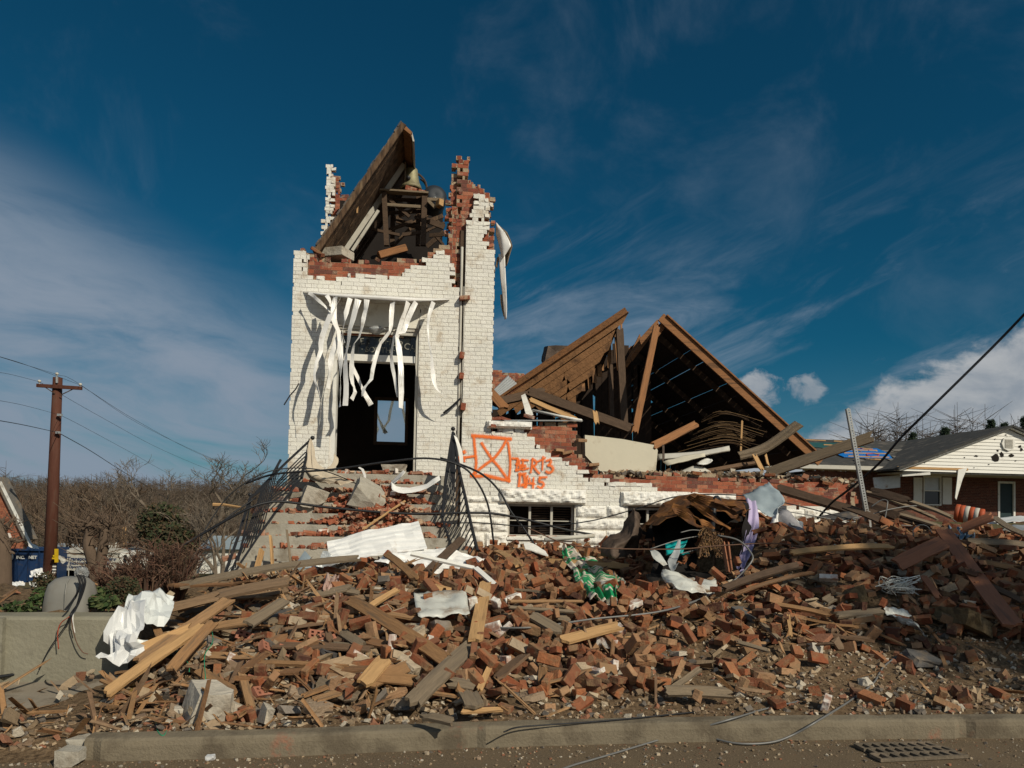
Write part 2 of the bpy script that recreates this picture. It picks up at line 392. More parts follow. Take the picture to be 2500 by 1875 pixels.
def text_mesh(name, body, size, loc, parent, m, extrude=.004, rot=(rad(90), 0, 0), align='CENTER', bold=0.0, sx=1.0):
    cu = bpy.data.curves.new(name, 'FONT'); cu.body = body; cu.size = size; cu.extrude = extrude; cu.align_x = align
    cu.align_y = 'CENTER'; cu.offset = bold
    o = bpy.data.objects.new(name, cu); col.objects.link(o)
    dg = bpy.context.evaluated_depsgraph_get()
    me = bpy.data.meshes.new_from_object(o.evaluated_get(dg)); me.name = name
    bpy.data.objects.remove(o); bpy.data.curves.remove(cu)
    me.materials.clear(); me.materials.append(M[m] if isinstance(m, str) else m)
    t = link(name, me, parent); t.location = loc; t.rotation_euler = rot; t.scale = (sx, 1, 1)
    return t

# ------------------------------------------------------------------ ground, road, kerb
FAC = 14.0                                                  # plane of the facade
KPX = [(200, 1806), (480, 1801), (700, 1795), (1000, 1783), (1300, 1773), (1600, 1766), (1900, 1761), (2200, 1758), (2500, 1757)]
KPT = [G(px, py, .15) for px, py in KPX]
KX = np.array([-200, -20] + [p.x for p in KPT] + [20, 200]); _k0, _k1 = KPT[0].y, KPT[-1].y
KY = np.array([_k0, _k0] + [p.y for p in KPT] + [_k1 + .2, _k1 + .5])
def kerb_y(x): return float(np.interp(x, KX, KY))
KW = .16
KEND = KPT[0].x                                            # the kerb is broken off here
def sstep(a, b, x):
    t = min(1, max(0, (x - a) / (b - a))); return t * t * (3 - 2 * t)
STN = [
 (-3.3, [(5.4,.05),(7,.12),(9,.3),(14,.3)]),
 (-2.9, [(5.6,.10),(6.3,.14),(7.0,.20),(8.2,.40),(9.5,.60),(11.5,.70),(14,.7)]),
 (-2.3, [(5.7,.13),(6.2,.17),(7,.30),(8,.50),(9,.68),(10,.72),(11.5,.70),(14,.7)]),
 (-1.2, [(5.7,.14),(6.1,.20),(7,.47),(8,.70),(9,.84),(9.7,.86),(11.4,.74),(14,.8)]),
 (0.0,  [(5.7,.14),(6.0,.20),(7,.47),(8,.72),(9,.88),(9.8,.92),(11.4,.84),(14,.93)]),
 (1.2,  [(5.7,.14),(6.0,.20),(7,.46),(8,.72),(9,.88),(10,.88),(12,.84),(14,.95)]),
 (2.2,  [(5.7,.14),(6.1,.20),(7,.42),(8,.66),(8.6,.74),(9.4,.50),(10.5,.45),(12,.62),(13,.9),(14,1.05)]),
 (3.2,  [(5.7,.14),(6.3,.19),(7,.36),(8,.68),(8.7,.80),(9.5,.62),(11,.62),(12.5,.9),(14,1.1)]),
 (4.4,  [(5.7,.14),(6.5,.20),(7.2,.40),(8,.80),(9,1.18),(10,1.46),(12,1.5),(14,1.4)]),
 (6.0,  [(5.8,.14),(6.7,.23),(7.4,.48),(8.2,.88),(9,1.24),(10,1.50),(12,1.5),(14,1.35)]),
 (8.5,  [(5.8,.14),(6.8,.25),(7.6,.5),(8.6,.9),(9.5,1.25),(10.5,1.45),(12,1.45),(14,1.35)]),
 (13.,  [(5.9,.14),(7,.25),(9,.7),(10,1.0),(12,1.2),(14,1.3)]),
 (20.,  [(5.9,.14),(7,.2),(9,.5),(10,.7),(12,1.0),(14,1.25)])]
SX = [s[0] for s in STN]
def Hp(x, y):
    if x < SX[0] or y > 14.6: return -9
    v = [np.interp(y, [q[0] for q in s[1]], [q[1] for q in s[1]]) for s in STN]
    z = float(np.interp(x, SX, v))
    return z - sstep(14.0, 14.6, y) * .5
def T(x, y):
    t = y - kerb_y(x)
    if x < KEND: z0 = .14 * sstep(-.1, .9, t)
    else: z0 = .135
    lot = z0 + .5 * sstep(2.0, 6, t) * sstep(-6, -3, x)
    if x < -2.45:                                           # planter behind the low concrete wall, then the valley
        if y > 7.22: lot = max(lot, .72 * sstep(-2.72, -2.95, x))
        lot -= .108 * min(34, max(0, y - 9.3)) * sstep(-2.6, -3.6, x)
    elif y > 9: lot -= 2.0 * sstep(14, 60, y) * sstep(3, -2, x)
    if x > 0 and y > 9: lot += 1.05 * sstep(11, 30, y) * sstep(2, 9, x)
    if y > 90: lot += (sstep(95, 420, y) * 8.5 + sstep(300, 900, y) * 9) * (1 + .35 * noise.noise(Vector((x * .004, y * .002, 2))))
    return lot
PITC = P(1690, 1370, 9.7)
def pit(x, y): return .42 * math.exp(-((x - PITC.x) / .75) ** 4 - ((y - 9.75) / .75) ** 4)
def ground_z(x, y):
    z = max(T(x, y), Hp(x, y))
    if y < 16:
        p = sstep(0, .5, z - .12)
        z += p * (.11 * noise.noise(Vector((x * 1.5, y * 1.5, 5))) + .07 * noise.noise(Vector((x * 3.4, y * 3.4, 1)))) + .012 * noise.noise(Vector((x * 9, y * 9, 3)))
    z -= pit(x, y)
    if x < KEND: z *= sstep(-.02, .55, y - kerb_y(x))
    return z
def on_pile(px, py, h=0.0, y0=5.0, y1=14):
    d = ray(px, py); d = d / d.y; y = y0; last = None
    while y < y1:
        p = CO + d * y
        if p.z <= ground_z(p.x, p.y) + h: return p
        y += .03
    return CO + d * y1
def build_ground():
    xs = np.concatenate([-np.geomspace(11, 1800, 34)[::-1], np.arange(-10.8, 14, .13), np.geomspace(14.2, 1800, 32)])
    ts = np.concatenate([np.arange(0, 9.4, .11), np.geomspace(9.5, 2600, 75)])
    v = np.empty((len(xs), len(ts), 3))
    for i, x in enumerate(xs):
        k = kerb_y(x) + (KW if x >= KEND else 0)
        for j, t in enumerate(ts): v[i, j] = (x, k + t, ground_z(x, k + t))
    n, m = len(xs), len(ts); i, j = np.meshgrid(np.arange(n - 1), np.arange(m - 1), indexing='ij'); a = (i * m + j).ravel()
    f = np.stack([a, a + m, a + m + 1, a + 1], 1)
    mt, nt, b = new_mat('dirt ground')
    tc = node(nt, 'ShaderNodeTexCoord'); vec = tc.outputs['Object']
    f1 = fbm(nt, vec, 1.4, 8, .65); f2 = fbm(nt, vec, 22, 6, .7); f3 = fbm(nt, vec, .5, 5, .6)
    c = ramp(nt, f2.step(.25, .75), [(.05, .033, .019), (.15, .10, .057), (.23, .16, .095)])
    c = mixc(nt, f1.step(.42, .7) * .6, c, (.125, .085, .052))
    sp = node(nt, 'ShaderNodeSeparateXYZ'); nt.links.new(vec, sp.inputs[0])
    far = X(nt, sp.outputs[1]).step(16, 30)
    gr = mixc(nt, f3.step(.35, .6), (.13, .10, .055), (.085, .085, .035))
    c = mixc(nt, far, c, gr)
    nt.links.new(c, b.inputs['Base Color']); b.inputs['Roughness'].default_value = .95; b.inputs['Specular IOR Level'].default_value = .15
    bn = node(nt, 'ShaderNodeBump', Strength=.9, Distance=.03); nt.links.new(f2.s, bn.inputs['Height']); nt.links.new(bn.outputs[0], b.inputs['Normal'])
    M['dirt'] = mt
    o = np_mesh('ground', v.reshape(-1, 3), f, ['dirt']); o.data.polygons.foreach_set('use_smooth', [True] * len(o.data.polygons))
    struct(o)
    # road: a level sheet up to the kerb's front and, on the left, to the start of the drive
    mt, nt, b = new_mat('dusty asphalt')
    tc = node(nt, 'ShaderNodeTexCoord'); vec = tc.outputs['Object']
    f1 = fbm(nt, vec, 90, 4, .8); f2 = fbm(nt, vec, 2.2, 7, .6)
    c = ramp(nt, f1.step(.3, .7), [(.06, .044, .028), (.13, .096, .06), (.22, .165, .108)])
    c = mixc(nt, f2.step(.40, .68) * .65, c, (.165, .12, .073))
    nt.links.new(c, b.inputs['Base Color']); b.inputs['Roughness'].default_value = .92; b.inputs['Specular IOR Level'].default_value = .2
    bn = node(nt, 'ShaderNodeBump', Strength=.7, Distance=.01); nt.links.new(f1.s, bn.inputs['Height']); nt.links.new(bn.outputs[0], b.inputs['Normal'])
    M['road'] = mt
    m = MB(); xs = [-1800, -300, -60, -20] + list(np.arange(-10, 12, .5)) + [20, 60, 300, 1800]
    for x0, x1 in zip(xs[:-1], xs[1:]):
        m.add([(x0, -300, 0), (x1, -300, 0), (x1, kerb_y(x1) + .05, 0), (x0, kerb_y(x0) + .05, 0)], [(0, 1, 2, 3)])
    struct(m.build('road', 'road'))
    # kerb: rounded front edge, cast in lengths with joints, chipped top
    mk = mat('kerb concrete', (.185, .155, .108), rough=.95, scale=4, var=.25, bump=.5, bscale=50, dirt=(.10, .08, .055), dirt_amt=.5, dirt_scale=2.5)
    nt = mk.node_tree; b = nt.nodes['Principled BSDF']; src = b.inputs['Base Color'].links[0].from_socket
    tc = node(nt, 'ShaderNodeTexCoord'); f = fbm(nt, tc.outputs['Object'], 1.5, 7, .6); f4 = fbm(nt, tc.outputs['Object'], 13, 5, .7)
    nt.links.new(mixc(nt, f.step(.58, .68) * f4.step(.4, .6) * .6, src, (.33, .10, .055)), b.inputs['Base Color']); M['kerb'] = mk
    m = MB(); x = KEND
    prof = [(0, -.05), (.004, .10), (.012, .132), (.03, .146), (.055, .15), (KW, .152), (KW + .02, .05)]
    joints = [KEND + .02, G(1160, 1800, .1).x, G(2405, 1790, .1).x, 12]
    xs = list(np.arange(KEND, 16, .06)); rows = []
    for x in xs:
        k = kerb_y(x); gap = any(abs(x - j) < .047 for j in joints)
        rows.append([Vector((x, k + a + .006 * noise.noise(Vector((x * 4, a * 30, 0))) + (.03 if gap else 0), z - (.006 if gap else 0) + (.007 * noise.noise(Vector((x * 5, a * 20, 8))) - .05 * max(0, noise.noise(Vector((x * 3.1, a * 6, 3))) - .42) if z > .1 else 0))) for a, z in prof])
    n = len(prof)
    m.add([p for r in rows for p in r], [(i*n + q, (i+1)*n + q, (i+1)*n + q + 1, i*n + q + 1) for i in range(len(rows) - 1) for q in range(n - 1)] + [tuple(range(n))])
    struct(m.build('kerb', 'kerb', smooth=False))
    # concrete drive at the left, a little above the ground
    m = MB(); xs = np.linspace(-16, -2.45, 60); ys = np.linspace(5.95, 7.06, 12); vs = []; fs = []
    for x in xs:
        for y in ys: vs.append((x, y + .45 * sstep(-3.6, -2.5, x) * (7.06 - y) / 1.1, max(ground_z(x, y), T(x, y)) + .016))
    n = len(ys)
    for i in range(len(xs) - 1):
        for j in range(n - 1): fs.append((i*n + j, (i+1)*n + j, (i+1)*n + j + 1, i*n + j + 1))
    m.add(vs, fs); M['drive'] = mat('drive concrete', (.25, .215, .165), rough=.95, scale=2.5, var=.28, bump=.35, bscale=60, dirt=(.15, .12, .085), dirt_amt=.5, dirt_scale=3)
    struct(m.build('driveway', 'drive', smooth=True))
    # broken end of the kerb
    for (px, py, s, lab) in ((215, 1822, .10, 'chunk of kerb concrete broken off at the left end of the kerb'), (178, 1846, .075, 'smaller kerb chunk lying left of the broken kerb end')):
        p = G(px, py, .05); mm = rock(s, seed=px, flat=.75); o = mm.build('concrete_chunk', 'concrete'); o.location = p; tag(o, lab, 'concrete chunk')
def rock(r, seed=0, flat=.8, sub=2, squ=.5):
    """angular broken lump"""
    bm = bmesh.new(); bmesh.ops.create_cube(bm, size=2 * r)
    rr = random.Random(seed)
    for v in bm.verts: v.co *= rr.uniform(.7, 1.1); v.co.z *= flat
    for k in range(4):
        n = Vector((rr.gauss(0, 1), rr.gauss(0, 1), rr.gauss(0, 1))).normalized()
        res = bmesh.ops.bisect_plane(bm, geom=bm.verts[:] + bm.edges[:] + bm.faces[:], plane_co=n * r * rr.uniform(.72, .95), plane_no=n, clear_outer=True)
        e = [g for g in res['geom_cut'] if isinstance(g, bmesh.types.BMEdge)]
        if e: bmesh.ops.edgeloop_fill(bm, edges=e)
    bmesh.ops.triangulate(bm, faces=bm.faces[:])
    bmesh.ops.subdivide_edges(bm, edges=bm.edges[:], cuts=sub, use_grid_fill=True)
    for v in bm.verts:
        v.co += v.co.normalized() * r * (.10 * noise.noise(v.co * (3 / r) + Vector((seed, 0, 0))) + .05 * noise.noise(v.co * (8 / r) + Vector((0, seed, 0))))
    bm.normal_update(); m = MB(); m.add([v.co.copy() for v in bm.verts], [[v.index for v in f.verts] for f in bm.faces]); bm.free(); return m
build_ground()

# ------------------------------------------------------------------ the ruined church
def poly_px(pts, Y): return [(P(x, y, Y).x, P(x, y, Y).z) for x, y in pts]
CH, BL, JT = .0762, .212, .0065
def brickwork(name, parent, O, u, nrm, polys, holes, mats, dep=.10, drop=.0, seed=1, back=True, clip=(-99, 99)):
    """running-bond wall of separate bricks. O: a point of the outer face (z ignored), u: along the wall, nrm: outward.
       polys in (distance along u, z). mats = (face, body, joint face, joint body)"""
    r = random.Random(seed); O = Vector((O[0], O[1], 0)); u = Vector(u); nrm = Vector(nrm)
    us = [p[0] for q in polys for p in q]; zs = [p[1] for q in polys for p in q]
    V, F, MI = [], [], []
    def blk(s0, s1, z0, z1, d0, d1, mf, mb, j=0):
        o = len(V)
        for d in (d0, d1):
            for (s, z) in ((s0, z0), (s1, z0), (s1, z1), (s0, z1)):
                p = O + u * (s + r.uniform(-j, j)) - nrm * (d + r.uniform(-j, j) * .6); V.append((p.x, p.y, z + r.uniform(-j, j)))
        F.extend([tuple(q + o for q in f) for f in ((0,1,2,3),(7,6,5,4),(0,4,5,1),(1,5,6,2),(2,6,7,3),(3,7,4,0))])
        MI.extend([mf] + [mb] * 5)
    def inside(s, z): return any(in_poly(s, z, q) for q in polys) and not any(in_poly(s, z, h) for h in holes)
    HB = [(min(p[0] for p in h), max(p[0] for p in h), min(p[1] for p in h), max(p[1] for p in h)) for h in holes]
    k0, k1 = int(math.floor(min(zs) / CH)), int(math.ceil(max(zs) / CH))
    for k in range(k0, k1 + 1):
        z0 = k * CH; zc = z0 + CH / 2
        hdr = (k % 7 == 0)
        L = BL / 2 if hdr else BL
        s = math.floor(min(us) / BL) * BL - (BL / 2 if k % 2 else 0) - (L/4 if hdr else 0)
        while s < max(us) + BL:
            A, B = max(s, clip[0]), min(s + L, clip[1])
            for h in HB:
                if h[2] < zc < h[3]:
                    if A < h[0] < B: B = h[0]
                    elif A < h[1] < B: A = h[1]
            l = B - A
            if l < .02: s += L; continue
            segs = [(A, B)]
            a, b, c = inside(A + l * .12, zc), inside(A + l / 2, zc), inside(A + l * .88, zc)
            if not b or not (a and c):
                if a and not c: segs = [(A, A + l * .5)]
                elif c and not a: segs = [(A + l * .5, B)]
                elif not b: segs = []
            for (s0, s1) in segs:
                edge = not (a and b and c) or not inside(A + l / 2, zc + CH)
                if edge and r.random() < drop: continue
                jj = .019 if edge else .0014
                off = r.uniform(-.002, .002) if not edge else r.uniform(-.016, .012)
                if edge and clip[0] + .05 < s0 and s1 < clip[1] - .05:
                    q = r.random()
                    if q < .25: s1 -= r.uniform(.01, .07)
                    elif q < .5: s0 += r.uniform(.01, .07)
                    if s1 - s0 < .04: continue
                blk(s0 + JT / 2, s1 - JT / 2, z0 + JT / 2, z0 + CH - JT / 2, off, dep - .004, 0, 1, jj)
                if back: blk(s0 - .001, s1 + .001, z0 - .001, z0 + CH + .001, .003, dep - .012, 2, 3)
            s += L
    me_o = np_mesh(name, np.array(V), np.array(F), mats, parent, np.array(MI)); return me_o
WHITE = ['paint', 'brick_wall', 'paint_m', 'mortar']
BARE = ['brick_wall', 'brick_wall', 'mortar', 'mortar']

church = thing('ruined_church', 'white painted brick church tower and low side wall with its roof torn away', 'church', loc=(-1.5, FAC + 1, 0))
church.location = (0, 0, 0)
X0 = P(709, 900, FAC).x                                    # left edge of the tower
XJ = P(1118, 900, FAC).x                                   # joint
XR = P(1205, 800, FAC).x                                   # right edge of the upright part
XE = P(2088, 1235, FAC).x                                  # right end of the low wall
ZF = P(900, 1150, FAC).z                                   # tower floor / door sill
ZB = P(1300, 1380, FAC).z
def px_x(px, py=900): return P(px, py, FAC).x
def px_z(py, px=900): return P(px, py, FAC).z
# door opening
DX0, DX1 = px_x(806, 1000), px_x(1019, 1000); DZ1 = px_z(797, 910)
door_hole = [(DX0, ZF - 2), (DX1, ZF - 2), (DX1, DZ1), (DX0, DZ1)]
LX0, LX1, LZ1 = px_x(838), px_x(1022), px_z(738, 930)       # smooth lintel panel over the door
lint_hole = [(LX0, DZ1 - .01), (LX1, DZ1 - .01), (LX1, LZ1), (LX0, LZ1)]
t_out = poly_px([(716, 606), (727, 611), (741, 617), (755, 632), (751, 648), (757, 655), (748, 664), (764, 674), (792, 676), (800, 687), (823, 688), (823, 678), (868, 672), (882, 664), (902, 668), (935, 671), (975, 673), (990, 662), (1010, 655), (1018, 645), (1023, 636), (1036, 634), (1040, 624), (1046, 617), (1062, 615), (1090, 619), (1100, 626), (1107, 640), (1109, 662), (1112, 690), (1117, 704)], FAC)
t_out = [(X0, t_out[0][1])] + t_out[1:] + [(XJ, t_out[-1][1]), (XJ, ZB), (X0, ZB)]
brickwork('tower_wall', church, (0, FAC), (1, 0, 0), (0, -1, 0), [t_out], [door_hole, lint_hole], WHITE, drop=.03, seed=3, clip=(X0, XJ))
t_in = poly_px([(730, 607), (750, 614), (765, 620), (790, 634), (830, 636), (900, 634), (960, 632), (1005, 634), (1030, 638), (1044, 622), (1060, 606), (1082, 600), (1092, 592), (1100, 560), (1104, 505), (1118, 505), (1122, 560), (1126, 700), (1126, 820), (722, 820)], FAC + .1)
brickwork('bare_brickwork', church, (0, FAC + .1), (1, 0, 0), (0, -1, 0), [t_in], [lint_hole], BARE, drop=.16, seed=4, clip=(X0 + .1, px_x(1098)))
brickwork('bare_brickwork', church, (0, FAC + .1), (1, 0, 0), (0, -1, 0), [t_in], [lint_hole], BARE, drop=.1, seed=4, clip=(px_x(1098) + .001, 99))
mb = MB()                                                   # wall core behind the two faces
for a, b, zt in ((X0 + .02, DX0, px_z(640, 760)), (DX1, XJ, px_z(640, 1060)), (DX0, DX1, px_z(640, 900))):
    mb.bx(a, b, FAC + .2, FAC + .36, ZB if a != DX0 else LZ1 - .02, zt)
mb.build('wall_core', 'brick_wall', church)
mb = MB(); mb.bx(LX0 + .003, LX1 - .003, FAC + .012, FAC + .3, DZ1 + .003, LZ1 - .003); mb.build('door_lintel', 'stucco', church)
# upright pier right of the joint, with its torn top
XP = px_x(1131, 900)
pier = poly_px([(1134, 590), (1133, 572), (1136, 548), (1150, 536), (1152, 512), (1160, 492), (1165, 477), (1190, 473), (1194, 486), (1200, 498), (1201, 520), (1190, 536), (1194, 552), (1193, 566), (1186, 578), (1188, 590), (1196, 598), (1206, 610)], FAC)
pier = pier + [(XR, pier[-1][1] - .02), (XR, ZB), (XP, ZB)] + [(XP, pier[0][1])]
brickwork('pier_wall', church, (0, FAC - .012), (1, 0, 0), (0, -1, 0), [pier], [], WHITE, drop=.06, seed=5, clip=(XP, XR))
pier_in = poly_px([(1110, 385), (1146, 386), (1147, 440), (1163, 447), (1177, 461), (1189, 474), (1207, 478), (1207, 492), (1198, 498), (1203, 520), (1199, 537), (1206, 560), (1200, 585), (1209, 612)], FAC + .09)
pier_in = pier_in + [(XR - .02, ZB), (px_x(1124), ZB), (px_x(1122), px_z(700, 1122)), (px_x(1118), px_z(600, 1118)), (px_x(1106), px_z(560, 1106)), (px_x(1106), px_z(430, 1106))]
brickwork('bare_pier', church, (0, FAC + .09), (1, 0, 0), (0, -1, 0), [pier_in], [], BARE, drop=.15, seed=6)
pier_in2 = poly_px([(1096, 470), (1112, 395), (1140, 395), (1143, 445), (1160, 452), (1172, 468), (1188, 480), (1200, 600), (1206, 640)], FAC + .19)
brickwork('pier_core', church, (0, FAC + .19), (1, 0, 0), (0, -1, 0), [pier_in2 + [(XR - .04, ZB), (px_x(1088), ZB), (px_x(1085), px_z(600, 1085))]], [], BARE, drop=.1, seed=8)
# side walls of the tower going back; the left one ends in a tall rear pier
TD = 4.3
zl = px_z(640, 720)
brickwork('side_wall', church, (X0, FAC + .1), (0, 1, 0), (-1, 0, 0), [[(0, ZB), (TD, ZB), (TD, zl + 1.0), (TD - .5, zl + .5), (TD - 1.2, zl), (0, zl)]], [], WHITE, drop=.0, seed=9, clip=(0, TD))
mb = MB(); mb.bx(X0 + .1, X0 + .3, FAC + .36, FAC + TD, ZB, zl - .15)
xr = XJ - .3
mb.bx(xr, XJ, FAC + .3, FAC + TD, ZB, px_z(640, 1080)); mb.bx(xr + .05, XJ, FAC + .3, FAC + 1.6, px_z(640, 1080), px_z(560, 1080)); mb.bx(xr + .16, XJ, FAC + .28, FAC + .75, px_z(560, 1080), px_z(500, 1090))
mb.build('inner_wall', 'timber_dark', church)
Yb = FAC + TD
rp_w = poly_px([(796, 403), (814, 405), (817, 428), (815, 480), (812, 585), (810, 640), (786, 640), (793, 520)], Yb)
brickwork('rear_pier', church, (0, Yb), (1, 0, 0), (0, -1, 0), [rp_w], [], WHITE, drop=.05, seed=10)
rp_r = poly_px([(810, 430), (830, 428), (834, 446), (838, 474), (857, 476), (860, 490), (857, 520), (840, 560), (830, 640), (800, 640), (806, 520)], Yb + .1)
brickwork('bare_rear_pier', church, (0, Yb + .1), (1, 0, 0), (0, -1, 0), [rp_r], [], BARE, drop=.12, seed=11)
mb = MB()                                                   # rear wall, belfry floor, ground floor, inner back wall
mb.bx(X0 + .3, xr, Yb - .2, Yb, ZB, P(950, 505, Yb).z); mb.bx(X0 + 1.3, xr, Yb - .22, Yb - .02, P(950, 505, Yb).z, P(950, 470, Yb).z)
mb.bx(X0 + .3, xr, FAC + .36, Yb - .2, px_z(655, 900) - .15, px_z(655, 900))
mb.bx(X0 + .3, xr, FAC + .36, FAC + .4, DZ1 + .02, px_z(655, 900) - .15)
mb.build('shade_lining', 'shade_in', church)  # walls and floor blackened so the belfry reads as shaded
mb = MB(); mb.bx(X0 + .3, xr, FAC + .05, Yb - .2, ZB, ZF); mb.build('floor', 'concrete', church)
# inner partition with a mirror in a dark frame
Ym = FAC + 2.4
mb = MB(); mb.bx(X0 + .3, xr, Ym, Ym + .1, ZF, px_z(660, 900)); mb.build('partition', 'shade_in', church)
ma, mbp = P(920, 1078, Ym), P(990, 980, Ym)
mf = MB(); x0, x1, z0, z1 = ma.x, mbp.x, ma.z, mbp.z
for a in ((x0 - .07, x0, z0 - .07, z1 + .07), (x1, x1 + .07, z0 - .07, z1 + .07), (x0, x1, z1, z1 + .07), (x0, x1, z0 - .07, z0)): mf.bx(a[0], a[1], Ym - .05, Ym - .002, a[2], a[3])
mt, nt, b = new_mat('mirror glass'); b.inputs['Metallic'].default_value = 1; b.inputs['Roughness'].default_value = .03; b.inputs['Base Color'].default_value = (.72, .80, .82, 1); M['mirror'] = mt
fr = mf.build('mirror_frame', 'timber_dark', church)
mg = MB(); mg.bx(x0, x1, Ym - .02, Ym - .004, z0, z1); mg.build('mirror_glass', 'mirror', fr)
# door frame and transom
df = MB()
df.bx(DX0, DX0 + .10, FAC + .02, FAC + .30, ZF, DZ1); 
jm = df.build('door_jamb', 'trim', church)
df = MB(); df.bx(DX1 - .055, DX1, FAC + .03, FAC + .30, ZF, DZ1); df.build('door_jamb', 'trim_dim', church)
ztb1, ztb0 = px_z(866, 940), px_z(882, 940); zh = px_z(815, 940)
df = MB(); df.bx(DX0 + .1, DX1 - .055, FAC + .06, FAC + .28, zh, DZ1); df.bx(DX0 + .1, DX1 - .055, FAC + .035, FAC + .06, zh + .07, DZ1); df.build('door_head', 'trim_dim', church)
df = MB(); df.bx(DX0 + .1, DX1 - .055, FAC + .05, FAC + .26, ztb0, ztb1); df.build('transom_bar', 'trim', church)
mt, nt, b = new_mat('old leaded glass'); b.inputs['Base Color'].default_value = (.012, .016, .018, 1); b.inputs['Roughness'].default_value = .12; M['glass_dark'] = mt
df = MB(); df.bx(DX0 + .1, DX1 - .055, FAC + .13, FAC + .14, ztb1, zh); tw = df.build('transom_window', 'glass_dark', church)
M['lettering'] = mat('faded gold lettering', (.24, .235, .20), rough=.7, scale=20, var=.5, bump=0)
xc, zc = (DX0 + DX1) / 2 + .04, (ztb1 + zh) / 2
word = 'M. E. CHURCH'
for i, ch in enumerate(word):                               # letters on a shallow arch
    if ch == ' ': continue
    a = (i - (len(word) - 1) / 2) * .118
    text_mesh('lettering', ch, .17, (xc + a * 1.02, FAC + .124, zc + .085 - .30 * a * a), tw, 'lettering', rot=(rad(90), a * .55, 0))
text_mesh('lettering', '· SOUTH ·', .145, (xc + .0, FAC + .124, zc - .09), tw, 'lettering')
ld = MB()
for k in range(9): xx = DX0 + .15 + k * .16; ld.bar((xx, FAC + .126, ztb1), (xx + .03 * math.sin(k), FAC + .126, zh), .006, .006)
ld.build('glass_leading', 'iron', tw)
# crushed lamp under the lintel
lm = MB(); c = P(921, 803, FAC - .12); nn = 10
for i in range(nn):
    pass
prof = [(.0, .05), (.06, .045), (.15, .01), (.16, -.02), (.07, -.09), (.0, -.11)]
vs = []; rr = random.Random(5)
for (r_, h_) in prof:
    for k in range(nn):
        a = 2 * math.pi * k / nn; q = 1 + rr.uniform(-.18, .18); vs.append(c + Vector((r_ * q * math.cos(a), r_ * .7 * q * math.sin(a), h_ + rr.uniform(-.012, .012))))
lm.add(vs, [(i*nn + k, i*nn + (k+1) % nn, (i+1)*nn + (k+1) % nn, (i+1)*nn + k) for i in range(len(prof) - 1) for k in range(nn)])
lm.build('crushed_lamp', 'galv', church, True)
# the joint: old grouting, a pipe, stubs of the wall that stood here
jb = MB(); jb.bx(XJ, XP, FAC + .05, FAC + .3, ZB, px_z(560, 1120)); jb.build('joint_fill', 'timber_dark', church)
jb = MB(); xx = px_x(1124, 800)
jb.tube([(xx, FAC + .0, px_z(y, 1124)) for y in (603, 660, 720, 800, 900, 1000, 1130)], .026, 8)
jb.tube([(xx + .05 + .01 * math.sin(i), FAC - .015, px_z(y, 1130)) for i, y in enumerate((700, 760, 830, 900, 960, 1020))], .008, 5)
jb.build('pipe', 'trim_dim', church, True)
for (px, py, w, h, tl) in ((1134, 728, .19, .07, -8), (1127, 868, .085, .12, 6), (1126, 918, .08, .11, 4), (1130, 993, .09, .13, 5), (1203, 1040, .1, .06, 3)):
    m = MB(); c = P(px, py, FAC - .06); m.box(c, (w, .16, h), Euler((.05, rad(tl), .1)).to_matrix(), 0); o = m.build('brick_stub', 'brick_fresh', church)
# low side wall with graffiti
lw = poly_px([(1196, 1049), (1275, 1050), (1290, 1058), (1303, 1071), (1300, 1085), (1320, 1099), (1340, 1110), (1366, 1118), (1372, 1128), (1395, 1131), (1432, 1149), (1443, 1160), (1456, 1169), (1550, 1181), (1598, 1186), (1612, 1195), (1700, 1206), (1750, 1216), (1790, 1224), (1900, 1233), (2050, 1243)], FAC)
WX0, WX1, WZ0, WZ1 = px_x(1241, 1270), px_x(1402, 1270), px_z(1312, 1320), px_z(1231, 1320)
VX0, VX1 = px_x(1532, 1270), px_x(1690, 1270); VZ1 = px_z(1240, 1600); VZ0 = VZ1 - (WZ1 - WZ0)
w1 = [(WX0, WZ0), (WX1, WZ0), (WX1, WZ1), (WX0, WZ1)]; w2 = [(VX0, VZ0), (VX1, VZ0), (VX1, VZ1), (VX0, VZ1)]
lwp = [(XR, lw[0][1])] + lw[1:] + [(XE, lw[-1][1]), (XE, ZB), (XR, ZB)]
brickwork('low_wall', church, (0, FAC - .011), (1, 0, 0), (0, -1, 0), [lwp], [w1, w2], WHITE, drop=.06, seed=12, clip=(XR + .001, XE))
lr = poly_px([(1300, 1036), (1360, 1032), (1412, 1030), (1413, 1050), (1406, 1078), (1418, 1108), (1431, 1132), (1455, 1146), (1462, 1156), (1600, 1157), (1750, 1161), (1900, 1171), (2000, 1182), (2060, 1194), (2092, 1205)], FAC + .09)
brickwork('bare_low_wall', church, (0, FAC + .09), (1, 0, 0), (0, -1, 0), [lr + [(XE - .03, ZB), (XR + .2, ZB), (XR + .2, lr[0][1])]], [w1, w2], BARE, drop=.2, seed=13)
mb = MB(); mb.bx(XR - .05, WX0, FAC + .19, FAC + .4, ZB, px_z(1060, 1250)); mb.bx(WX0, WX1, FAC + .19, FAC + .4, WZ1, px_z(1060, 1300)); mb.bx(WX1, px_x(1440), FAC + .19, FAC + .4, ZB, px_z(1140, 1420)); mb.bx(px_x(1440), XE - .04, FAC + .19, FAC + .4, VZ1, px_z(1166, 1600))
mb.build('low_wall_core', 'brick_wall', church)
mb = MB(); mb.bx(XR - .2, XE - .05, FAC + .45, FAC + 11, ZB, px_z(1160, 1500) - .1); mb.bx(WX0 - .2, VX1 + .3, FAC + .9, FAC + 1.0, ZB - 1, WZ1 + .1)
mb.build('ground_floor', 'shade_in', church)  # dark mass stands in for the shaded inside
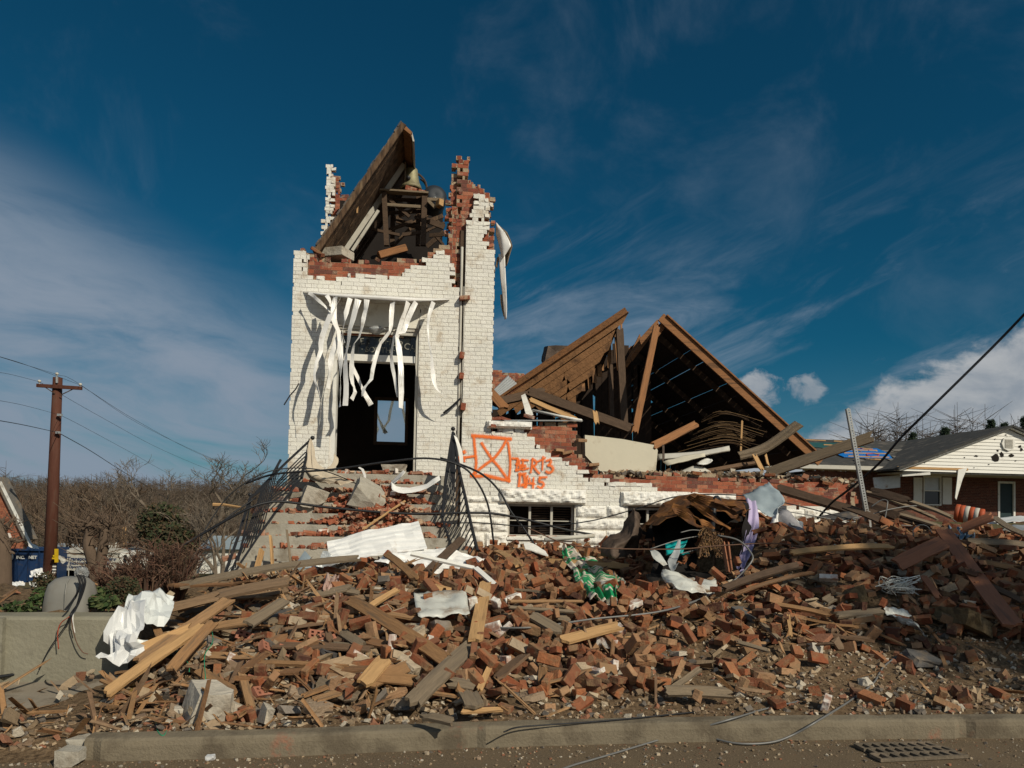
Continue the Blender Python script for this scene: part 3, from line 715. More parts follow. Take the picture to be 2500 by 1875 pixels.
brickwork('end_wall', church, (XE, FAC), (0, 1, 0), (1, 0, 0), [[(0, ZB), (1.6, ZB), (1.2, px_z(1215, 2080)), (0, px_z(1205, 2080))]], [], BARE, drop=.2, seed=14)
# rough stone: sill block, lintels, foundation courses
def rough_stone(name, x0, x1, z0, z1, proud, seed, d=.10, amp=.05):
    nx, nz = max(4, int((x1 - x0) / .035)), max(4, int((z1 - z0) / .03)); vs = []
    for i in range(nx + 1):
        for j in range(nz + 1):
            u, v = i / nx, j / nz; x, z = x0 + (x1 - x0) * u, z0 + (z1 - z0) * v
            e = min(1, min(u * (x1 - x0), (1 - u) * (x1 - x0), v * (z1 - z0), (1 - v) * (z1 - z0)) / .05)
            q = Vector((x * 5 + seed, z * 7, seed))
            h = proud + e * amp * (.6 + abs(noise.noise(q)) * 1.3 + .7 * noise.noise(q * 2.3) - .3 * abs(noise.noise(q * 5)))
            if i in (0, nx) or j in (0, nz): h = proud * .35
            vs.append((x, FAC - .012 - h, z))
    m = MB(); k = nz + 1
    m.add(vs, [(i*k + j, (i+1)*k + j, (i+1)*k + j + 1, i*k + j + 1) for i in range(nx) for j in range(nz)])
    a = [(x0, FAC + d, z0), (x1, FAC + d, z0), (x1, FAC + d, z1), (x0, FAC + d, z1)]
    q = [vs[0], vs[nx * k], vs[nx * k + nz], vs[nz]]
    m.add(list(q) + a, [(0, 4, 5, 1), (1, 5, 6, 2), (2, 6, 7, 3), (3, 7, 4, 0)])
    return m.build(name, 'paint_stone', church)
def st(name, pxa, pxb, pya, pyb, pr, seed, amp=.05):
    ym = (pya + pyb) / 2; return rough_stone(name, px_x(pxa, ym), px_x(pxb, ym), px_z(pyb, (pxa + pxb) / 2), px_z(pya, (pxa + pxb) / 2), pr, seed, .10, amp)
st('sill_stone', 1188, 1298, 1029, 1047, .10, 1)
st('window_lintel', 1220, 1430, 1194, 1230, .08, 2); st('window_lintel', 1515, 1795, 1203, 1238, .07, 3)
k = 10
for (xa, xb) in ((1136, 1238), (1406, 1525), (1700, 1790), (1795, 1900), (1903, 2000), (2003, 2085)):
    if xa < 1700: rows = ((1212, 1226), (1229, 1262), (1266, 1297), (1301, 1345)) if xa < 1300 else ((1235, 1263), (1267, 1293), (1296, 1330), (1333, 1360))
    else: rows = ((1240 + (xa - 1700) * .02, 1263 + (xa - 1700) * .02), (1266 + (xa - 1700) * .02, 1300))
    for q, (ya, yb) in enumerate(rows):
        sp = xa + (xb - xa) * (.45 if q % 2 else .62)
        for (a, b) in (((xa, xb),) if (xb - xa) < 90 or q == 1 else ((xa, sp - 1.5), (sp + 1.5, xb))):
            st('foundation_stone', a, b, ya, yb, .015, k, .042); k += 1
# basement windows
def basement_window(x0, x1, z0, z1):
    fr = MB(); y0, y1 = FAC + .10, FAC + .16
    for a in ((x0, x0 + .035, z0, z1), (x1 - .035, x1, z0, z1), (x0 + .035, x1 - .035, z1 - .045, z1), (x0 + .035, x1 - .035, z0, z0 + .045)): fr.bx(a[0], a[1], y0, y1, a[2], a[3])
    w = fr.build('basement_window', 'trim_dim', church)
    mu = MB()
    for q in (1, 2): xx = x0 + (x1 - x0) * q / 3; mu.bx(xx - .022, xx + .022, y0 + .005, y1, z0 + .045, z1 - .045)
    mu.bx(x0 + .035, x1 - .035, y0 + .015, y1 - .005, (z0 + z1) / 2 - .01, (z0 + z1) / 2 + .008); mu.build('muntin', 'trim_dim', w)
    g = MB()
    for q in range(3):
        if q == 0: continue
        a = x0 + (x1 - x0) * q / 3 + .03; b = x0 + (x1 - x0) * (q + 1) / 3 - .03
        for n in range(11): zz = z0 + .06 + n * (z1 - z0 - .1) / 11; g.bar((a, y1 + .05, zz), (b, y1 + .05, zz + (.01 if q == 1 else 0)), .035, .004, (0, .6, 1))
    g.build('blind', 'rust_dark', w)
    s = MB(); s.bx(x0 - .03, x1 + .03, FAC - .05, FAC + .09, z0 - .05, z0 - .003); s.build('sill', 'paint_stone', w)
basement_window(WX0, WX1, WZ0, WZ1); basement_window(VX0, VX1, VZ0, VZ1)
# sprayed search marks
mt, nt, b = new_mat('orange spray paint'); M['spray'] = mt
uvn = node(nt, 'ShaderNodeUVMap'); sp = node(nt, 'ShaderNodeSeparateXYZ'); nt.links.new(uvn.outputs[0], sp.inputs[0])
v = (X(nt, sp.outputs[1]) - .5)._m('ABSOLUTE') * 2.0
tc = node(nt, 'ShaderNodeTexCoord'); nz = fbm(nt, tc.outputs['Object'], 42, 5, .75)
al = (v + (nz - .5) * 1.3).step(1.05, .12)
tr = node(nt, 'ShaderNodeBsdfTransparent'); mx = node(nt, 'ShaderNodeMixShader'); outn = nt.nodes['Material Output']
nt.links.new((al * .95).s, mx.inputs[0]); nt.links.new(tr.outputs[0], mx.inputs[1]); nt.links.new(b.outputs[0], mx.inputs[2]); nt.links.new(mx.outputs[0], outn.inputs[0])
b.inputs['Base Color'].default_value = (.90, .17, .012, 1); b.inputs['Roughness'].default_value = .6
SG = 1 / 5.186
def gp(x, y): return (1100 + x * SG, 1020 + y * SG)
strokes = [ # in pixels of a 5.186x view of the wall; last number is the width in mm
 ([(275, 225), (400, 235), (520, 245), (640, 257), (765, 268)], 62), ([(297, 235), (302, 320), (315, 450), (325, 580), (312, 690)], 50),
 ([(395, 320), (450, 410), (525, 520), (610, 620), (690, 730), (745, 805)], 50), ([(705, 285), (660, 370), (560, 500), (430, 600), (330, 680), (265, 730)], 50),
 ([(728, 315), (745, 420), (758, 560), (752, 680), (735, 800)], 44), ([(262, 730), (360, 738), (440, 728), (500, 742), (620, 770), (745, 795)], 62),
 ([(105, 500), (112, 545)], 50), ([(160, 505), (230, 495), (300, 485)], 42), ([(170, 425), (178, 440)], 62), ([(178, 500), (176, 548)], 36),
 ([(790, 515), (850, 520), (872, 560), (835, 590)], 52), ([(848, 520), (842, 600), (835, 665)], 42), ([(838, 585), (885, 610), (880, 650), (830, 665)], 58),
 ([(915, 530), (920, 600), (905, 655), (985, 640)], 46), ([(905, 532), (980, 540)], 44), ([(900, 595), (945, 600)], 38), ([(880, 625), (950, 620)], 40),
 ([(1040, 520), (1030, 620), (1018, 690)], 48), ([(1040, 520), (1080, 545), (1085, 590), (1038, 615)], 46), ([(1050, 610), (1085, 660), (1122, 700)], 50),
 ([(1100, 555), (1150, 535), (1195, 508)], 44), ([(1172, 495), (1168, 580), (1163, 655)], 40),
 ([(1215, 545), (1262, 530), (1272, 565), (1240, 600)], 50), ([(1240, 600), (1290, 620), (1295, 665), (1250, 695), (1215, 680)], 56),
 ([(880, 705), (875, 790), (865, 865)], 60), ([(935, 715), (945, 800), (948, 880)], 78), ([(870, 712), (950, 706)], 54), ([(905, 850), (960, 850)], 70), ([(975, 740), (968, 810), (955, 860)], 40),
 ([(1000, 770), (1010, 820), (1050, 830)], 40), ([(1052, 765), (1048, 830), (1045, 885)], 44), ([(960, 830), (1060, 840)], 36),
 ([(1130, 755), (1215, 752)], 50), ([(1135, 760), (1125, 805), (1165, 815), (1180, 850), (1150, 885), (1105, 870)], 52)]
gr = bpy.data.meshes.new('spray_marks'); gv, gf, guv = [], [], []
for si, (pts, w) in enumerate(strokes):
    q = catmull([Vector((*gp(*p), 0)) for p in pts], 8); w3 = [P(p.x, p.y, FAC - .026 - .0006 * si) for p in q]
    w3 = [w3[0] + (w3[0] - w3[1]).normalized() * .02] + w3 + [w3[-1] + (w3[-1] - w3[-2]).normalized() * .02]
    o = len(gv)
    for i, p in enumerate(w3):
        t = (w3[min(i + 1, len(w3) - 1)] - w3[max(i - 1, 0)]).normalized(); nrm = Vector((-t.z, 0, t.x)) * w * (.00084 if si < 10 else .00068)
        gv += [tuple(p + nrm), tuple(p - nrm)]
    for i in range(len(w3) - 1): gf.append((o + 2*i, o + 2*i + 1, o + 2*i + 3, o + 2*i + 2)); guv += [(0, 0), (0, 1), (1, 1), (1, 0)]
gr.from_pydata(gv, [], gf); ul = gr.uv_layers.new(name='UVMap')
ul.data.foreach_set('uv', [c for uv in guv for c in uv]); gr.materials.append(M['spray']); link('spray_marks', gr, church)
# torn white trim hanging off the right edge of the tower
tt = thing('torn_roof_trim', 'torn white trim board and brown backing dangling off the right edge of the tower top', 'roof trim', loc=P(1225, 600, FAC + .1))
def child_local(o, par): o.parent = par; o.matrix_parent_inverse = Matrix.Translation(par.location).inverted(); return o
pt = patch([[P(1211, 543, 14.2), P(1222, 555, 14.15), P(1233, 568, 14.1)], [P(1212, 575, 14.25), P(1227, 585, 14.1), P(1247, 597, 14.05)], [P(1220, 608, 14.2), P(1228, 612, 14.1), P(1243, 607, 14.05)], [P(1222, 625, 14.2), P(1229, 628, 14.1), P(1235, 622, 14.1)]], 10, 10, .015, crumple=.02, seed=3)
child_local(sheet('trim_board', pt, 'strip'), tt)
pt = patch([[P(1213, 545, 14.3), P(1236, 566, 14.16)], [P(1218, 580, 14.3), P(1250, 597, 14.1)], [P(1226, 612, 14.3), P(1247, 612, 14.12)], [P(1228, 640, 14.3), P(1236, 650, 14.12)]], 10, 10, .015, crumple=.03, seed=6)
child_local(sheet('backing_board', pt, 'wood_grey'), tt)
pt = patch([[P(1217, 620, 14.2), P(1232, 622, 14.15)], [P(1222, 680, 14.2), P(1235, 682, 14.15)], [P(1228, 735, 14.2), P(1237, 735, 14.15)], [P(1232, 780, 14.2), P(1236, 778, 14.15)]], 6, 20, .012, crumple=.015, seed=8)
child_local(sheet('trim_strip', pt, 'strip'), tt)
pt = patch([[P(1214, 628, 14.25), P(1220, 626, 14.25)], [P(1209, 650, 14.25), P(1214, 655, 14.25)]], 3, 6, .01, crumple=.01, seed=9); child_local(sheet('torn_flap', pt, 'wood_grey'), tt)
pt = patch([[P(1221, 720, 14.24), P(1226, 718, 14.24)], [P(1223, 745, 14.24), P(1229, 748, 14.24)], [P(1229, 772, 14.24), P(1235, 776, 14.24)]], 3, 10, .01, crumple=.01, seed=9); child_local(sheet('torn_flap', pt, 'wood_grey'), tt)

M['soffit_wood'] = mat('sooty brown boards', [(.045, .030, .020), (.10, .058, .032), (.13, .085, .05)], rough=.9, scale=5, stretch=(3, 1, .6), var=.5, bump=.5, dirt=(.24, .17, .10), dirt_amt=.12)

# ------------------------------------------------------------------ roof pieces
def local(o, par): return child_local(o, par)
def new_thing(name, label, cat, loc, group=None): return thing(name, label, cat, group, loc)
# fallen belfry roof leaning in the tower top
YA = 14.15
A0, A1 = P(771, 616, YA), P(986, 303, YA)
e = (A1 - A0); n_out = Vector((-e.z, 0, e.x)).normalized(); n_in = -n_out
bel = new_thing('fallen_belfry_roof', 'wedge of dark timber belfry roof leaning point up on the broken tower top', 'roof piece', A0)
def slab(a, b, y0, y1, th, off=0.0):
    a, b = Vector(a), Vector(b); q = [a + n_out * off, b + n_out * off, b + n_out * (off + th), a + n_out * (off + th)]
    m = MB(); q0 = [Vector((p.x, y0, p.z)) for p in q]; m.prism(q0, (0, y1 - y0, 0)); return m
m = MB(); L = e.length; rr = random.Random(3); ne = 26
for i in range(ne):                                          # ragged shingle layer, piece by piece
    a, b = A0 + e * (i / ne), A0 + e * ((i + 1.05) / ne)
    for j in range(5):
        y0 = YA - .05 + j * .5 + rr.uniform(-.05, .05) * (j > 0) + rr.uniform(0, .05) * (j == 0)
        q = slab(a, b, y0, y0 + .52, .022 + rr.uniform(0, .02), .035 + rr.uniform(0, .012)); m.add(q.v, q.f)
local(m.build('shingles', 'slate'), bel)
local(slab(A0, A1, YA, YA + 2.4, .035).build('deck', 'timber_dark'), bel)
m = MB()
for k in range(5):                                           # soffit boards under the overhang
    q = slab(A0 + e * .0, A1 - e * (.005 * k), YA + .02 + k * .235, YA + .02 + k * .235 + .228, .028, -.032 - .004 * (k % 2)); m.add(q.v, q.f)
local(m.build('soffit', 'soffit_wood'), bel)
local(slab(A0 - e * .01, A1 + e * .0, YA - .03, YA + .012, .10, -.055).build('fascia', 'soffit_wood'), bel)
m = slab(A0 + e * .1, A1 - e * .06, YA + 1.23, YA + 1.28, .10, -.13); local(m.build('trim_board', 'trim_dim'), bel)
m = MB()
for k in range(4):
    yy = YA + 1.45 + k * .3
    q = slab(A0 + e * .03, A1 - e * .05, yy, yy + .06, .12, -.12); m.add(q.v, q.f)
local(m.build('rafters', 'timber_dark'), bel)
# stub of the other slope, seen nearly edge on
B0, B1 = P(986, 303, YA), P(1006, 322, YA)
m = MB(); m.prism([B0, B1, B1 + Vector((-.03, 0, -.05)), B0 + Vector((-.02, 0, -.08))], (0, 2.4, 0)); local(m.build('deck', 'rafter'), bel)
m = MB(); m.prism([P(1003, 322, YA + .1), P(1006, 322, YA + .1), P(1012, 345, YA + .1), P(1008, 345, YA + .1)], (0, 2.2, 0)); local(m.build('barge_board', 'trim_dim'), bel)
pt = patch([[P(868, 560, 15.5), P(935, 470, 15.5), P(1003, 372, 15.4)], [P(880, 575, 15.7), P(955, 470, 15.7), P(1008, 385, 15.6)], [P(905, 580, 16), P(965, 480, 16), P(1010, 395, 16)]], 12, 8, .03)
local(sheet('curved_beam', pt, 'timber_dark'), bel)
m = MB(); m.bar(P(860, 612, 15.2), P(924, 514, 15.2), .04, .06); local(m.build('batten', 'trim_dim'), bel)
m = MB(); m.bar(P(872, 520, 14.6), P(874, 493, 14.6), .02, .03); local(m.build('batten', 'wood_new'), bel)
M['lathwood'] = mat('old ceiling lath', [(.14, .085, .042), (.08, .05, .03), (.22, .14, .07)], 'object', .9, scale=9, var=.5, bump=.2)
# bell platform, bell with its wheel, drum
plat = new_thing('bell_platform', 'rickety timber platform of beams inside the open tower top', 'platform', P(985, 600, 15.5))
m = MB()
for k in range(6): m.bar(P(924, 466, 15.2 + k * .22), P(1046 - k, 474, 15.2 + k * .22), .19, .035)
local(m.build('deck', 'wood_grey'), plat)
for (x0, y0, x1, y1, Y, w) in ((938, 470, 944, 600, 15.2, .1), (1037, 478, 1033, 600, 15.2, .11), (960, 475, 958, 600, 16.2, .1), (1022, 478, 1020, 600, 16.3, .1)):
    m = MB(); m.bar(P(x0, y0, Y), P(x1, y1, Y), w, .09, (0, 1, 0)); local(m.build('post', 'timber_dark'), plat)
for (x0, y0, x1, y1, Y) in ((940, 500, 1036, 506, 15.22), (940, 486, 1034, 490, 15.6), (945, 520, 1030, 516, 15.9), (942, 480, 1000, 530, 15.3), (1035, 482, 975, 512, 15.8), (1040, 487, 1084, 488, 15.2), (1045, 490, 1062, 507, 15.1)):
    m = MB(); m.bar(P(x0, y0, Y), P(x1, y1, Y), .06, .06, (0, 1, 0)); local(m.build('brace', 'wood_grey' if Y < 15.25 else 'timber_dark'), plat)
for (px, py, s, lab) in ((1003, 463, .11, 'red brick lump lying on the bell platform in front of the bell'), (1030, 468, .07, 'small red brick bit near the right end of the bell platform')):
    m = MB(); m.box((0, 0, 0), (s * 2.2, s * 1.1, s * .8), Euler((.1, .15, .2)).to_matrix()); o = m.build('broken_brick', 'brick_fresh'); o.location = P(px, py, 15.2); tag(o, lab, 'brick')
mt = mat('verdigris bronze', (.27, .25, .15), rough=.6, metal=.4, scale=9, var=.3, bump=.2, dirt=(.14, .12, .08), dirt_amt=.4); M['bronze'] = mt
for k in range(22):                                          # splintered framing in the dark of the belfry
    x0, y0 = rr.uniform(905, 1075), rr.uniform(490, 610); a = rr.uniform(-.5, .9); L = rr.uniform(30, 90); m = MB(); Y_ = rr.uniform(15.3, 17.4); m.bar(P(x0, y0, Y_), P(min(1085, x0 + L * math.cos(a)), y0 + L * math.sin(a) * rr.choice((1, -1)), Y_ + rr.uniform(-.3, .3)), rr.uniform(.04, .12), rr.uniform(.03, .06), (0, 1, 0)); local(m.build('broken_brace', 'timber_dark' if k % 4 else 'soffit_wood'), plat)
bl = new_thing('church_bell', 'greenish bronze bell standing on the platform under the fallen belfry roof', 'bell', P(1004, 464, 15.5))
m = MB(); nn = 20; prof = [(0, .46), (.10, .455), (.125, .43), (.135, .34), (.15, .24), (.175, .14), (.215, .06), (.235, .0), (.20, .0), (.15, .12), (0, .3)]
vs = [Vector((r * math.cos(6.2832 * k / nn), r * math.sin(6.2832 * k / nn), h)) for r, h in prof for k in range(nn)]
m.add(vs, [(i*nn + k, i*nn + (k+1) % nn, (i+1)*nn + (k+1) % nn, (i+1)*nn + k) for i in range(len(prof) - 1) for k in range(nn)])
o = m.build('bell_body', 'bronze', bl, True)
m = MB(); m.tube([Vector((-.02 + .34 * math.cos(a), .16, .12 + .34 * math.sin(a))) for a in np.linspace(-.5, 1.75, 18)], .022, 6); m.build('bell_wheel', 'rust_dark', bl)
m = MB(); m.tube([Vector((.10 + .22 * math.cos(a), .22, .12 + .24 * math.sin(a))) for a in np.linspace(-.6, 1.2, 12)], .018, 6); m.build('wheel_brace', 'rust_dark', bl)
m = MB(); m.bar((-.12, -.12, .0), (-.13, -.12, .52), .03, .07, (0, 1, 0)); m.build('yoke_post', 'wood_grey', bl)
m = MB(); m.sphere((-.06, -.19, .17), .05, 8, 6); m.build('pivot', 'iron', bl)
mt, nt, b = new_mat('dark glossy metal'); b.inputs['Base Color'].default_value = (.02, .026, .035, 1); b.inputs['Metallic'].default_value = 0; b.inputs['Roughness'].default_value = .55; b.inputs['Specular IOR Level'].default_value = .25; M['drum'] = mt
dr = MB(); c = P(1064, 474, 15.4); nn = 28; ax = Vector((.15, -1, .1)).normalized(); u = Vector((1, .15, 0)).normalized(); w = ax.cross(u)
prof = [(0, -.02), (.12, .0), (.21, -.03), (.245, -.09), (.25, -.2), (.255, -.45), (0, -.45)]
vs = [c + ax * h + (u * math.cos(6.2832 * k / nn) + w * math.sin(6.2832 * k / nn)) * r * 1.02 for r, h in prof for k in range(nn)]
dr.add(vs, [(i*nn + k, i*nn + (k+1) % nn, (i+1)*nn + (k+1) % nn, (i+1)*nn + k) for i in range(len(prof) - 1) for k in range(nn)])
d = new_thing('metal_drum', 'round dark glossy metal drum lying on its side beside the bell', 'drum', c)
local(dr.build('drum_body', 'drum', None, True), d)
m = MB(); m.tube([c + ax * .01 + Vector((.02 * math.cos(a) - .02, 0, -.08 + .02 * math.sin(a))) for a in np.linspace(0, 6.2, 12)], .006, 5); local(m.build('drum_fitting', 'galv'), d)
def block(name, label, cat, c, size, eul, m, seed=0, mbev=.01):
    bm = bmesh.new(); bmesh.ops.create_cube(bm, size=1)
    for v in bm.verts: v.co = Vector((v.co.x * size[0], v.co.y * size[1], v.co.z * size[2]))
    bmesh.ops.bevel(bm, geom=bm.edges[:], offset=mbev, segments=2, affect='EDGES')
    rr = random.Random(seed)
    for v in bm.verts: v.co += Vector((rr.uniform(-1, 1), rr.uniform(-1, 1), rr.uniform(-1, 1))) * mbev * .4
    q = MB(); q.add([v.co.copy() for v in bm.verts], [[v.index for v in f.verts] for f in bm.faces]); bm.free()
    o = q.build(name, m); o.location = c; o.rotation_euler = eul; tag(o, label, cat); return o
block('stone_block', 'pale squared stone block lying on the broken brick edge over the church door', 'stone block', P(822, 622, 14.45), (.52, .42, .17), (0, .03, rad(-28)), 'stone')
block('timber_stub', 'short sawn beam end poking up inside the broken tower top', 'beam', P(958, 615, 14.9), (.62, .13, .14), (0, rad(-24), rad(20)), 'rafter')
block('timber_stub', 'small pale sawn wood block on the tower platform below the drum', 'wood block', P(1073, 497, 15.0), (.11, .16, .14), (0, .1, .5), 'wood_new')
for (px, py, s, rz, lab) in ((771, 612, .2, .5, 'loose red brick tipped on the left corner of the tower top'), (780, 621, .2, -.7, 'loose red brick lower on the left corner of the tower top'), (921, 634, .09, .4, 'single red brick bit on the sill of broken bricks above the church door')):
    block('loose_brick', lab, 'brick', P(px, py, 14.1), (s, .095, .06), (.3, .4, rz), 'brick', int(px), .004)
# collapsed main roof
YR = 16.0
R0, E0 = P(1627, 778, YR), P(2003, 1120, YR)
roof = new_thing('collapsed_roof', 'half collapsed gable roof of dark boards with light showing through the gaps', 'roof', (R0 + E0) / 2)
sl = E0 - R0; LS = sl.length; sd = sl.normalized(); up = Vector((-sd.z, 0, sd.x)).normalized()
rr = random.Random(11); m = MB(); s = 0.0; nb = 0
depth = 9.0
while s < LS - .05:
    w = rr.uniform(.17, .21); gap = rr.choice((.002, .003, .003, .004, .012, .018)) if s > .25 else .002
    a = R0 + sd * (s + w / 2) + up * .02
    y = YR + .05
    while y < YR + depth:
        l = rr.uniform(3.5, 7); y2 = min(y + l, YR + depth)
        if rr.random() > .006: m.box((a.x, (y + y2) / 2, a.z), (w, y2 - y - .008, .022), frame(sd, (0, 0, 1)) if False else Matrix((sd, Vector((0, 1, 0)), up)).transposed())
        y = y2
    s += w + gap
boards = local(m.build('roof_boards', 'roof_shaded'), roof)
for k in range(5):
    y = YR + .9 + k * 1.9; m = MB(); m.bar(Vector((R0.x, y, R0.z)) - up * .07 + sd * .05, Vector((E0.x, y, E0.z)) - up * .07, .05, .13, up); local(m.build('rafter', 'timber_dark'), roof)
m = MB(); m.bar(R0 - up * .06 - sd * .12, E0 - up * .06 + sd * .05, .05, .20, up); local(m.build('barge_board', 'rafter'), roof)
m = MB(); m.bar(R0 + up * .05 - sd * .05, E0 + up * .05, .16, .03, up); local(m.build('edge_board', 'rafter'), roof)
# broken rafter ends along the ridge, and the sunken far slope
for k, y in enumerate((16.1, 16.75, 17.45, 18.2, 19.0, 19.9, 21.0)):
    m = MB(); a = Vector((R0.x, y, R0.z)); b = a + Vector((-.42 + .1 * rr.random(), 0, -.30 - .3 * rr.random()))
    m.prism([a + Vector((.03, 0, .06 + .12 * (k % 2))), a + Vector((.10, 0, -.05)), b + Vector((.05, 0, -.12)), b], (0, .06, 0)); local(m.build('rafter_end', 'rafter' if k < 5 else 'timber_dark'), roof)
m = MB(); ls = P(1180, 1010, YR + 1.2); r2 = Vector((R0.x - .25, 0, R0.z - .42)); l2 = Vector((ls.x, 0, ls.z + .15)); d2 = (l2 - r2); LD = d2.length; d2.normalize(); up2 = Vector((-d2.z, 0, d2.x)); s = 0
if up2.z < 0: up2 = -up2
while s < LD:
    w = rr.uniform(.17, .22); y = YR + 2.0 + rr.uniform(0, .5) + .12 * s
    while y < YR + depth:
        l = rr.uniform(.9, 2.6); y2 = min(y + l, YR + depth); c = r2 + d2 * (s + w / 2)
        if rr.random() > .09: m.box((c.x, (y + y2) / 2, c.z - .10 * (y - YR - 2) * .5), (w, y2 - y, .022), Matrix((d2, Vector((0, 1, 0)), up2)).transposed())
        y = y2
    s += w + rr.choice((.004, .01, .02))
local(m.build('far_roof_boards', 'roof_shaded'), roof)
m = MB(); bz = px_z(1130, 1600)
for k in range(72):                                          # boarded gable far behind closes the dark inside
    x = R0.x - 7.4 + k * .17; zt = R0.z - .06 - (x - R0.x) * .78 - rr.uniform(0, .12) if x > R0.x else r2.z + (l2.z - r2.z) * min(1, (R0.x - x) / (r2.x - l2.x)) - .35 - rr.uniform(0, .2)
    if zt < bz + .1 or rr.random() < .06: continue
    m.bx(x, x + .155 + .012 * rr.random(), YR + depth - .1, YR + depth - .075, bz - .3, zt)
local(m.build('gable_boards', 'roof_shaded'), roof)
m = MB()
for k in range(26):                                          # dark boards added to fill the gaps behind the low wall with shade
    px = 1196 + k * 15.5; pt = min(1000, 984 - (px - 1212) * .69 + 58 + rr.uniform(-6, 22)) if px < 1530 else 860 + rr.uniform(0, 40)
    a, b = P(px, 1135, 18.4), P(px + rr.uniform(-8, 8), pt, 18.4); m.bar(a, b, .03, .17, (1, 0, 0))
local(m.build('shade_boards', 'roof_shaded'), roof)
# torn, sunlit slope on the left
tornp = new_thing('torn_roof_slope', 'torn slope of brown roof boards left of the roof peak, lit by the sun', 'roof piece', P(1380, 900, 16.8))
UL, UR_, = P(1212, 984, 17.6), P(1530, 764, 16.3)
ur_, ll = P(1492, 885, 16.9), P(1300, 998, 17.6)
dn = Vector((.14, .30, -.95)).normalized(); bd = (UR_ - UL); BLn = bd.length; bd.normalize(); nrm = bd.cross(dn).normalized()
yb = 0; k = 0
for row in range(9):
    w = rr.uniform(.12, .18)
    s1 = BLn * (1.0 - .012 * row - rr.uniform(0, .05)) - row * .18 - (0 if row else -.05)
    s0 = BLn * .06 * row + rr.uniform(0, .3)
    if row in (0, 1): s0 = 0
    o0 = UL + dn * yb; segs = [(s0, s1)] if row < 2 else [(s0, s0 + (s1 - s0) * (.5 + .012 * row)), (s0 + (s1 - s0) * (.503 + .012 * row), s1)]
    for (a, b) in segs:
        m = MB(); q0, q1 = o0 + bd * a, o0 + bd * b; j = rr.uniform(.0, .09)
        m.prism([q0, q1 + bd * j, q1 + dn * w - bd * j, q0 + dn * w + bd * rr.uniform(0, .12)], nrm * .022 * (1 if row % 2 else 1.4)); local(m.build('roof_board', 'roof_lit'), tornp)
    yb += w + rr.choice((.005, .01, .03))
m = MB(); bk = Vector((0, .10, -.02)); m.prism([UL + bk, UR_ - bd * .1 + bk, ur_ - bd * .25 + bk, P(1420, 975, 17.3) + bk, ll + bk], (0, .03, 0)); local(m.build('shade_backing', 'roof_shaded'), tornp)  # dark sheet added so gaps between the boards show as shade
m = MB(); m.bar(UL + Vector((-.1, 0, .05)), UR_ + Vector((0, 0, .06)), .06, .16, (0, .3, 1)); local(m.build('top_rafter', 'rafter'), tornp)
for (x0, y0, x1, y1, Y, w) in ((1503, 800, 1512, 905, 16.8, .10), (1487, 840, 1488, 900, 17, .09), (1470, 845, 1472, 905, 17.1, .07), (1463, 890, 1465, 920, 17, .11), (1450, 900, 1452, 935, 17, .10), (1422, 920, 1424, 955, 17.1, .09), (1437, 915, 1440, 950, 17.1, .07), (1517, 790, 1515, 870, 16.9, .04)):
    m = MB(); m.bar(P(x0, y0, Y), P(x1, y1, Y), .03, w, (1, 0, 0)); local(m.build('broken_slat', 'roof_lit'), tornp)
# posts and beams of the wreck
def beam(name, label, pa, pb, w, h, m, upv=(0, 0, 1), cat='beam', rag=.0, grp=None):
    a, b = Vector(pa), Vector(pb); L = (b - a).length
    o = plank_mesh(L, w, h, rag, int(abs(a.x * 971 + a.z * 577)) % 9999).build(name, m)
    o.matrix_world = Matrix.Translation((a + b) / 2) @ frame(b - a, upv).to_4x4(); tag(o, label, cat, grp); return o
def plank_mesh(L, w, t, rag=.04, seed=0, bend=0.0, taper=0.0):
    """a board along x with splintered ends"""
    r = random.Random(seed); ns, nw = max(3, int(L / .22)), 4; m = MB(); vs = []
    so = Vector((seed * .37, 0, 0))
    e0 = [r.uniform(0, rag * 2) for _ in range(nw + 1)]; e1 = [r.uniform(0, rag * 2) for _ in range(nw + 1)]
    for i in range(ns + 1):
        u = i / ns; ww = w * (1 - taper * u) * (1 + .06 * noise.noise(Vector((u * 4, 0, 0)) + so)); zb = bend * L * (4 * u * (1 - u)) + .006 * noise.noise(Vector((u * 3, 5, 0)) + so)
        for j in range(nw + 1):
            x = -L / 2 + L * u
            if i == 0: x += e0[j]
            if i == ns: x -= e1[j]
            y = (j / nw - .5) * ww
            for q in (-1, 1): vs.append((x, y + .002 * r.uniform(-1, 1), zb + q * t / 2 + .0015 * r.uniform(-1, 1)))
    K = (nw + 1) * 2; fs = []
    ix = lambda i, j, q: i * K + j * 2 + q
    for i in range(ns):
        for j in range(nw):
            fs.append((ix(i,j,1), ix(i+1,j,1), ix(i+1,j+1,1), ix(i,j+1,1))); fs.append((ix(i,j,0), ix(i,j+1,0), ix(i+1,j+1,0), ix(i+1,j,0)))
        fs.append((ix(i,0,0), ix(i+1,0,0), ix(i+1,0,1), ix(i,0,1))); fs.append((ix(i,nw,1), ix(i+1,nw,1), ix(i+1,nw,0), ix(i,nw,0)))
    for j in range(nw): fs.append((ix(0,j,0), ix(0,j,1), ix(0,j+1,1), ix(0,j+1,0))); fs.append((ix(ns,j,1), ix(ns,j,0), ix(ns,j+1,0), ix(ns,j+1,1)))
    m.add(vs, fs); return m
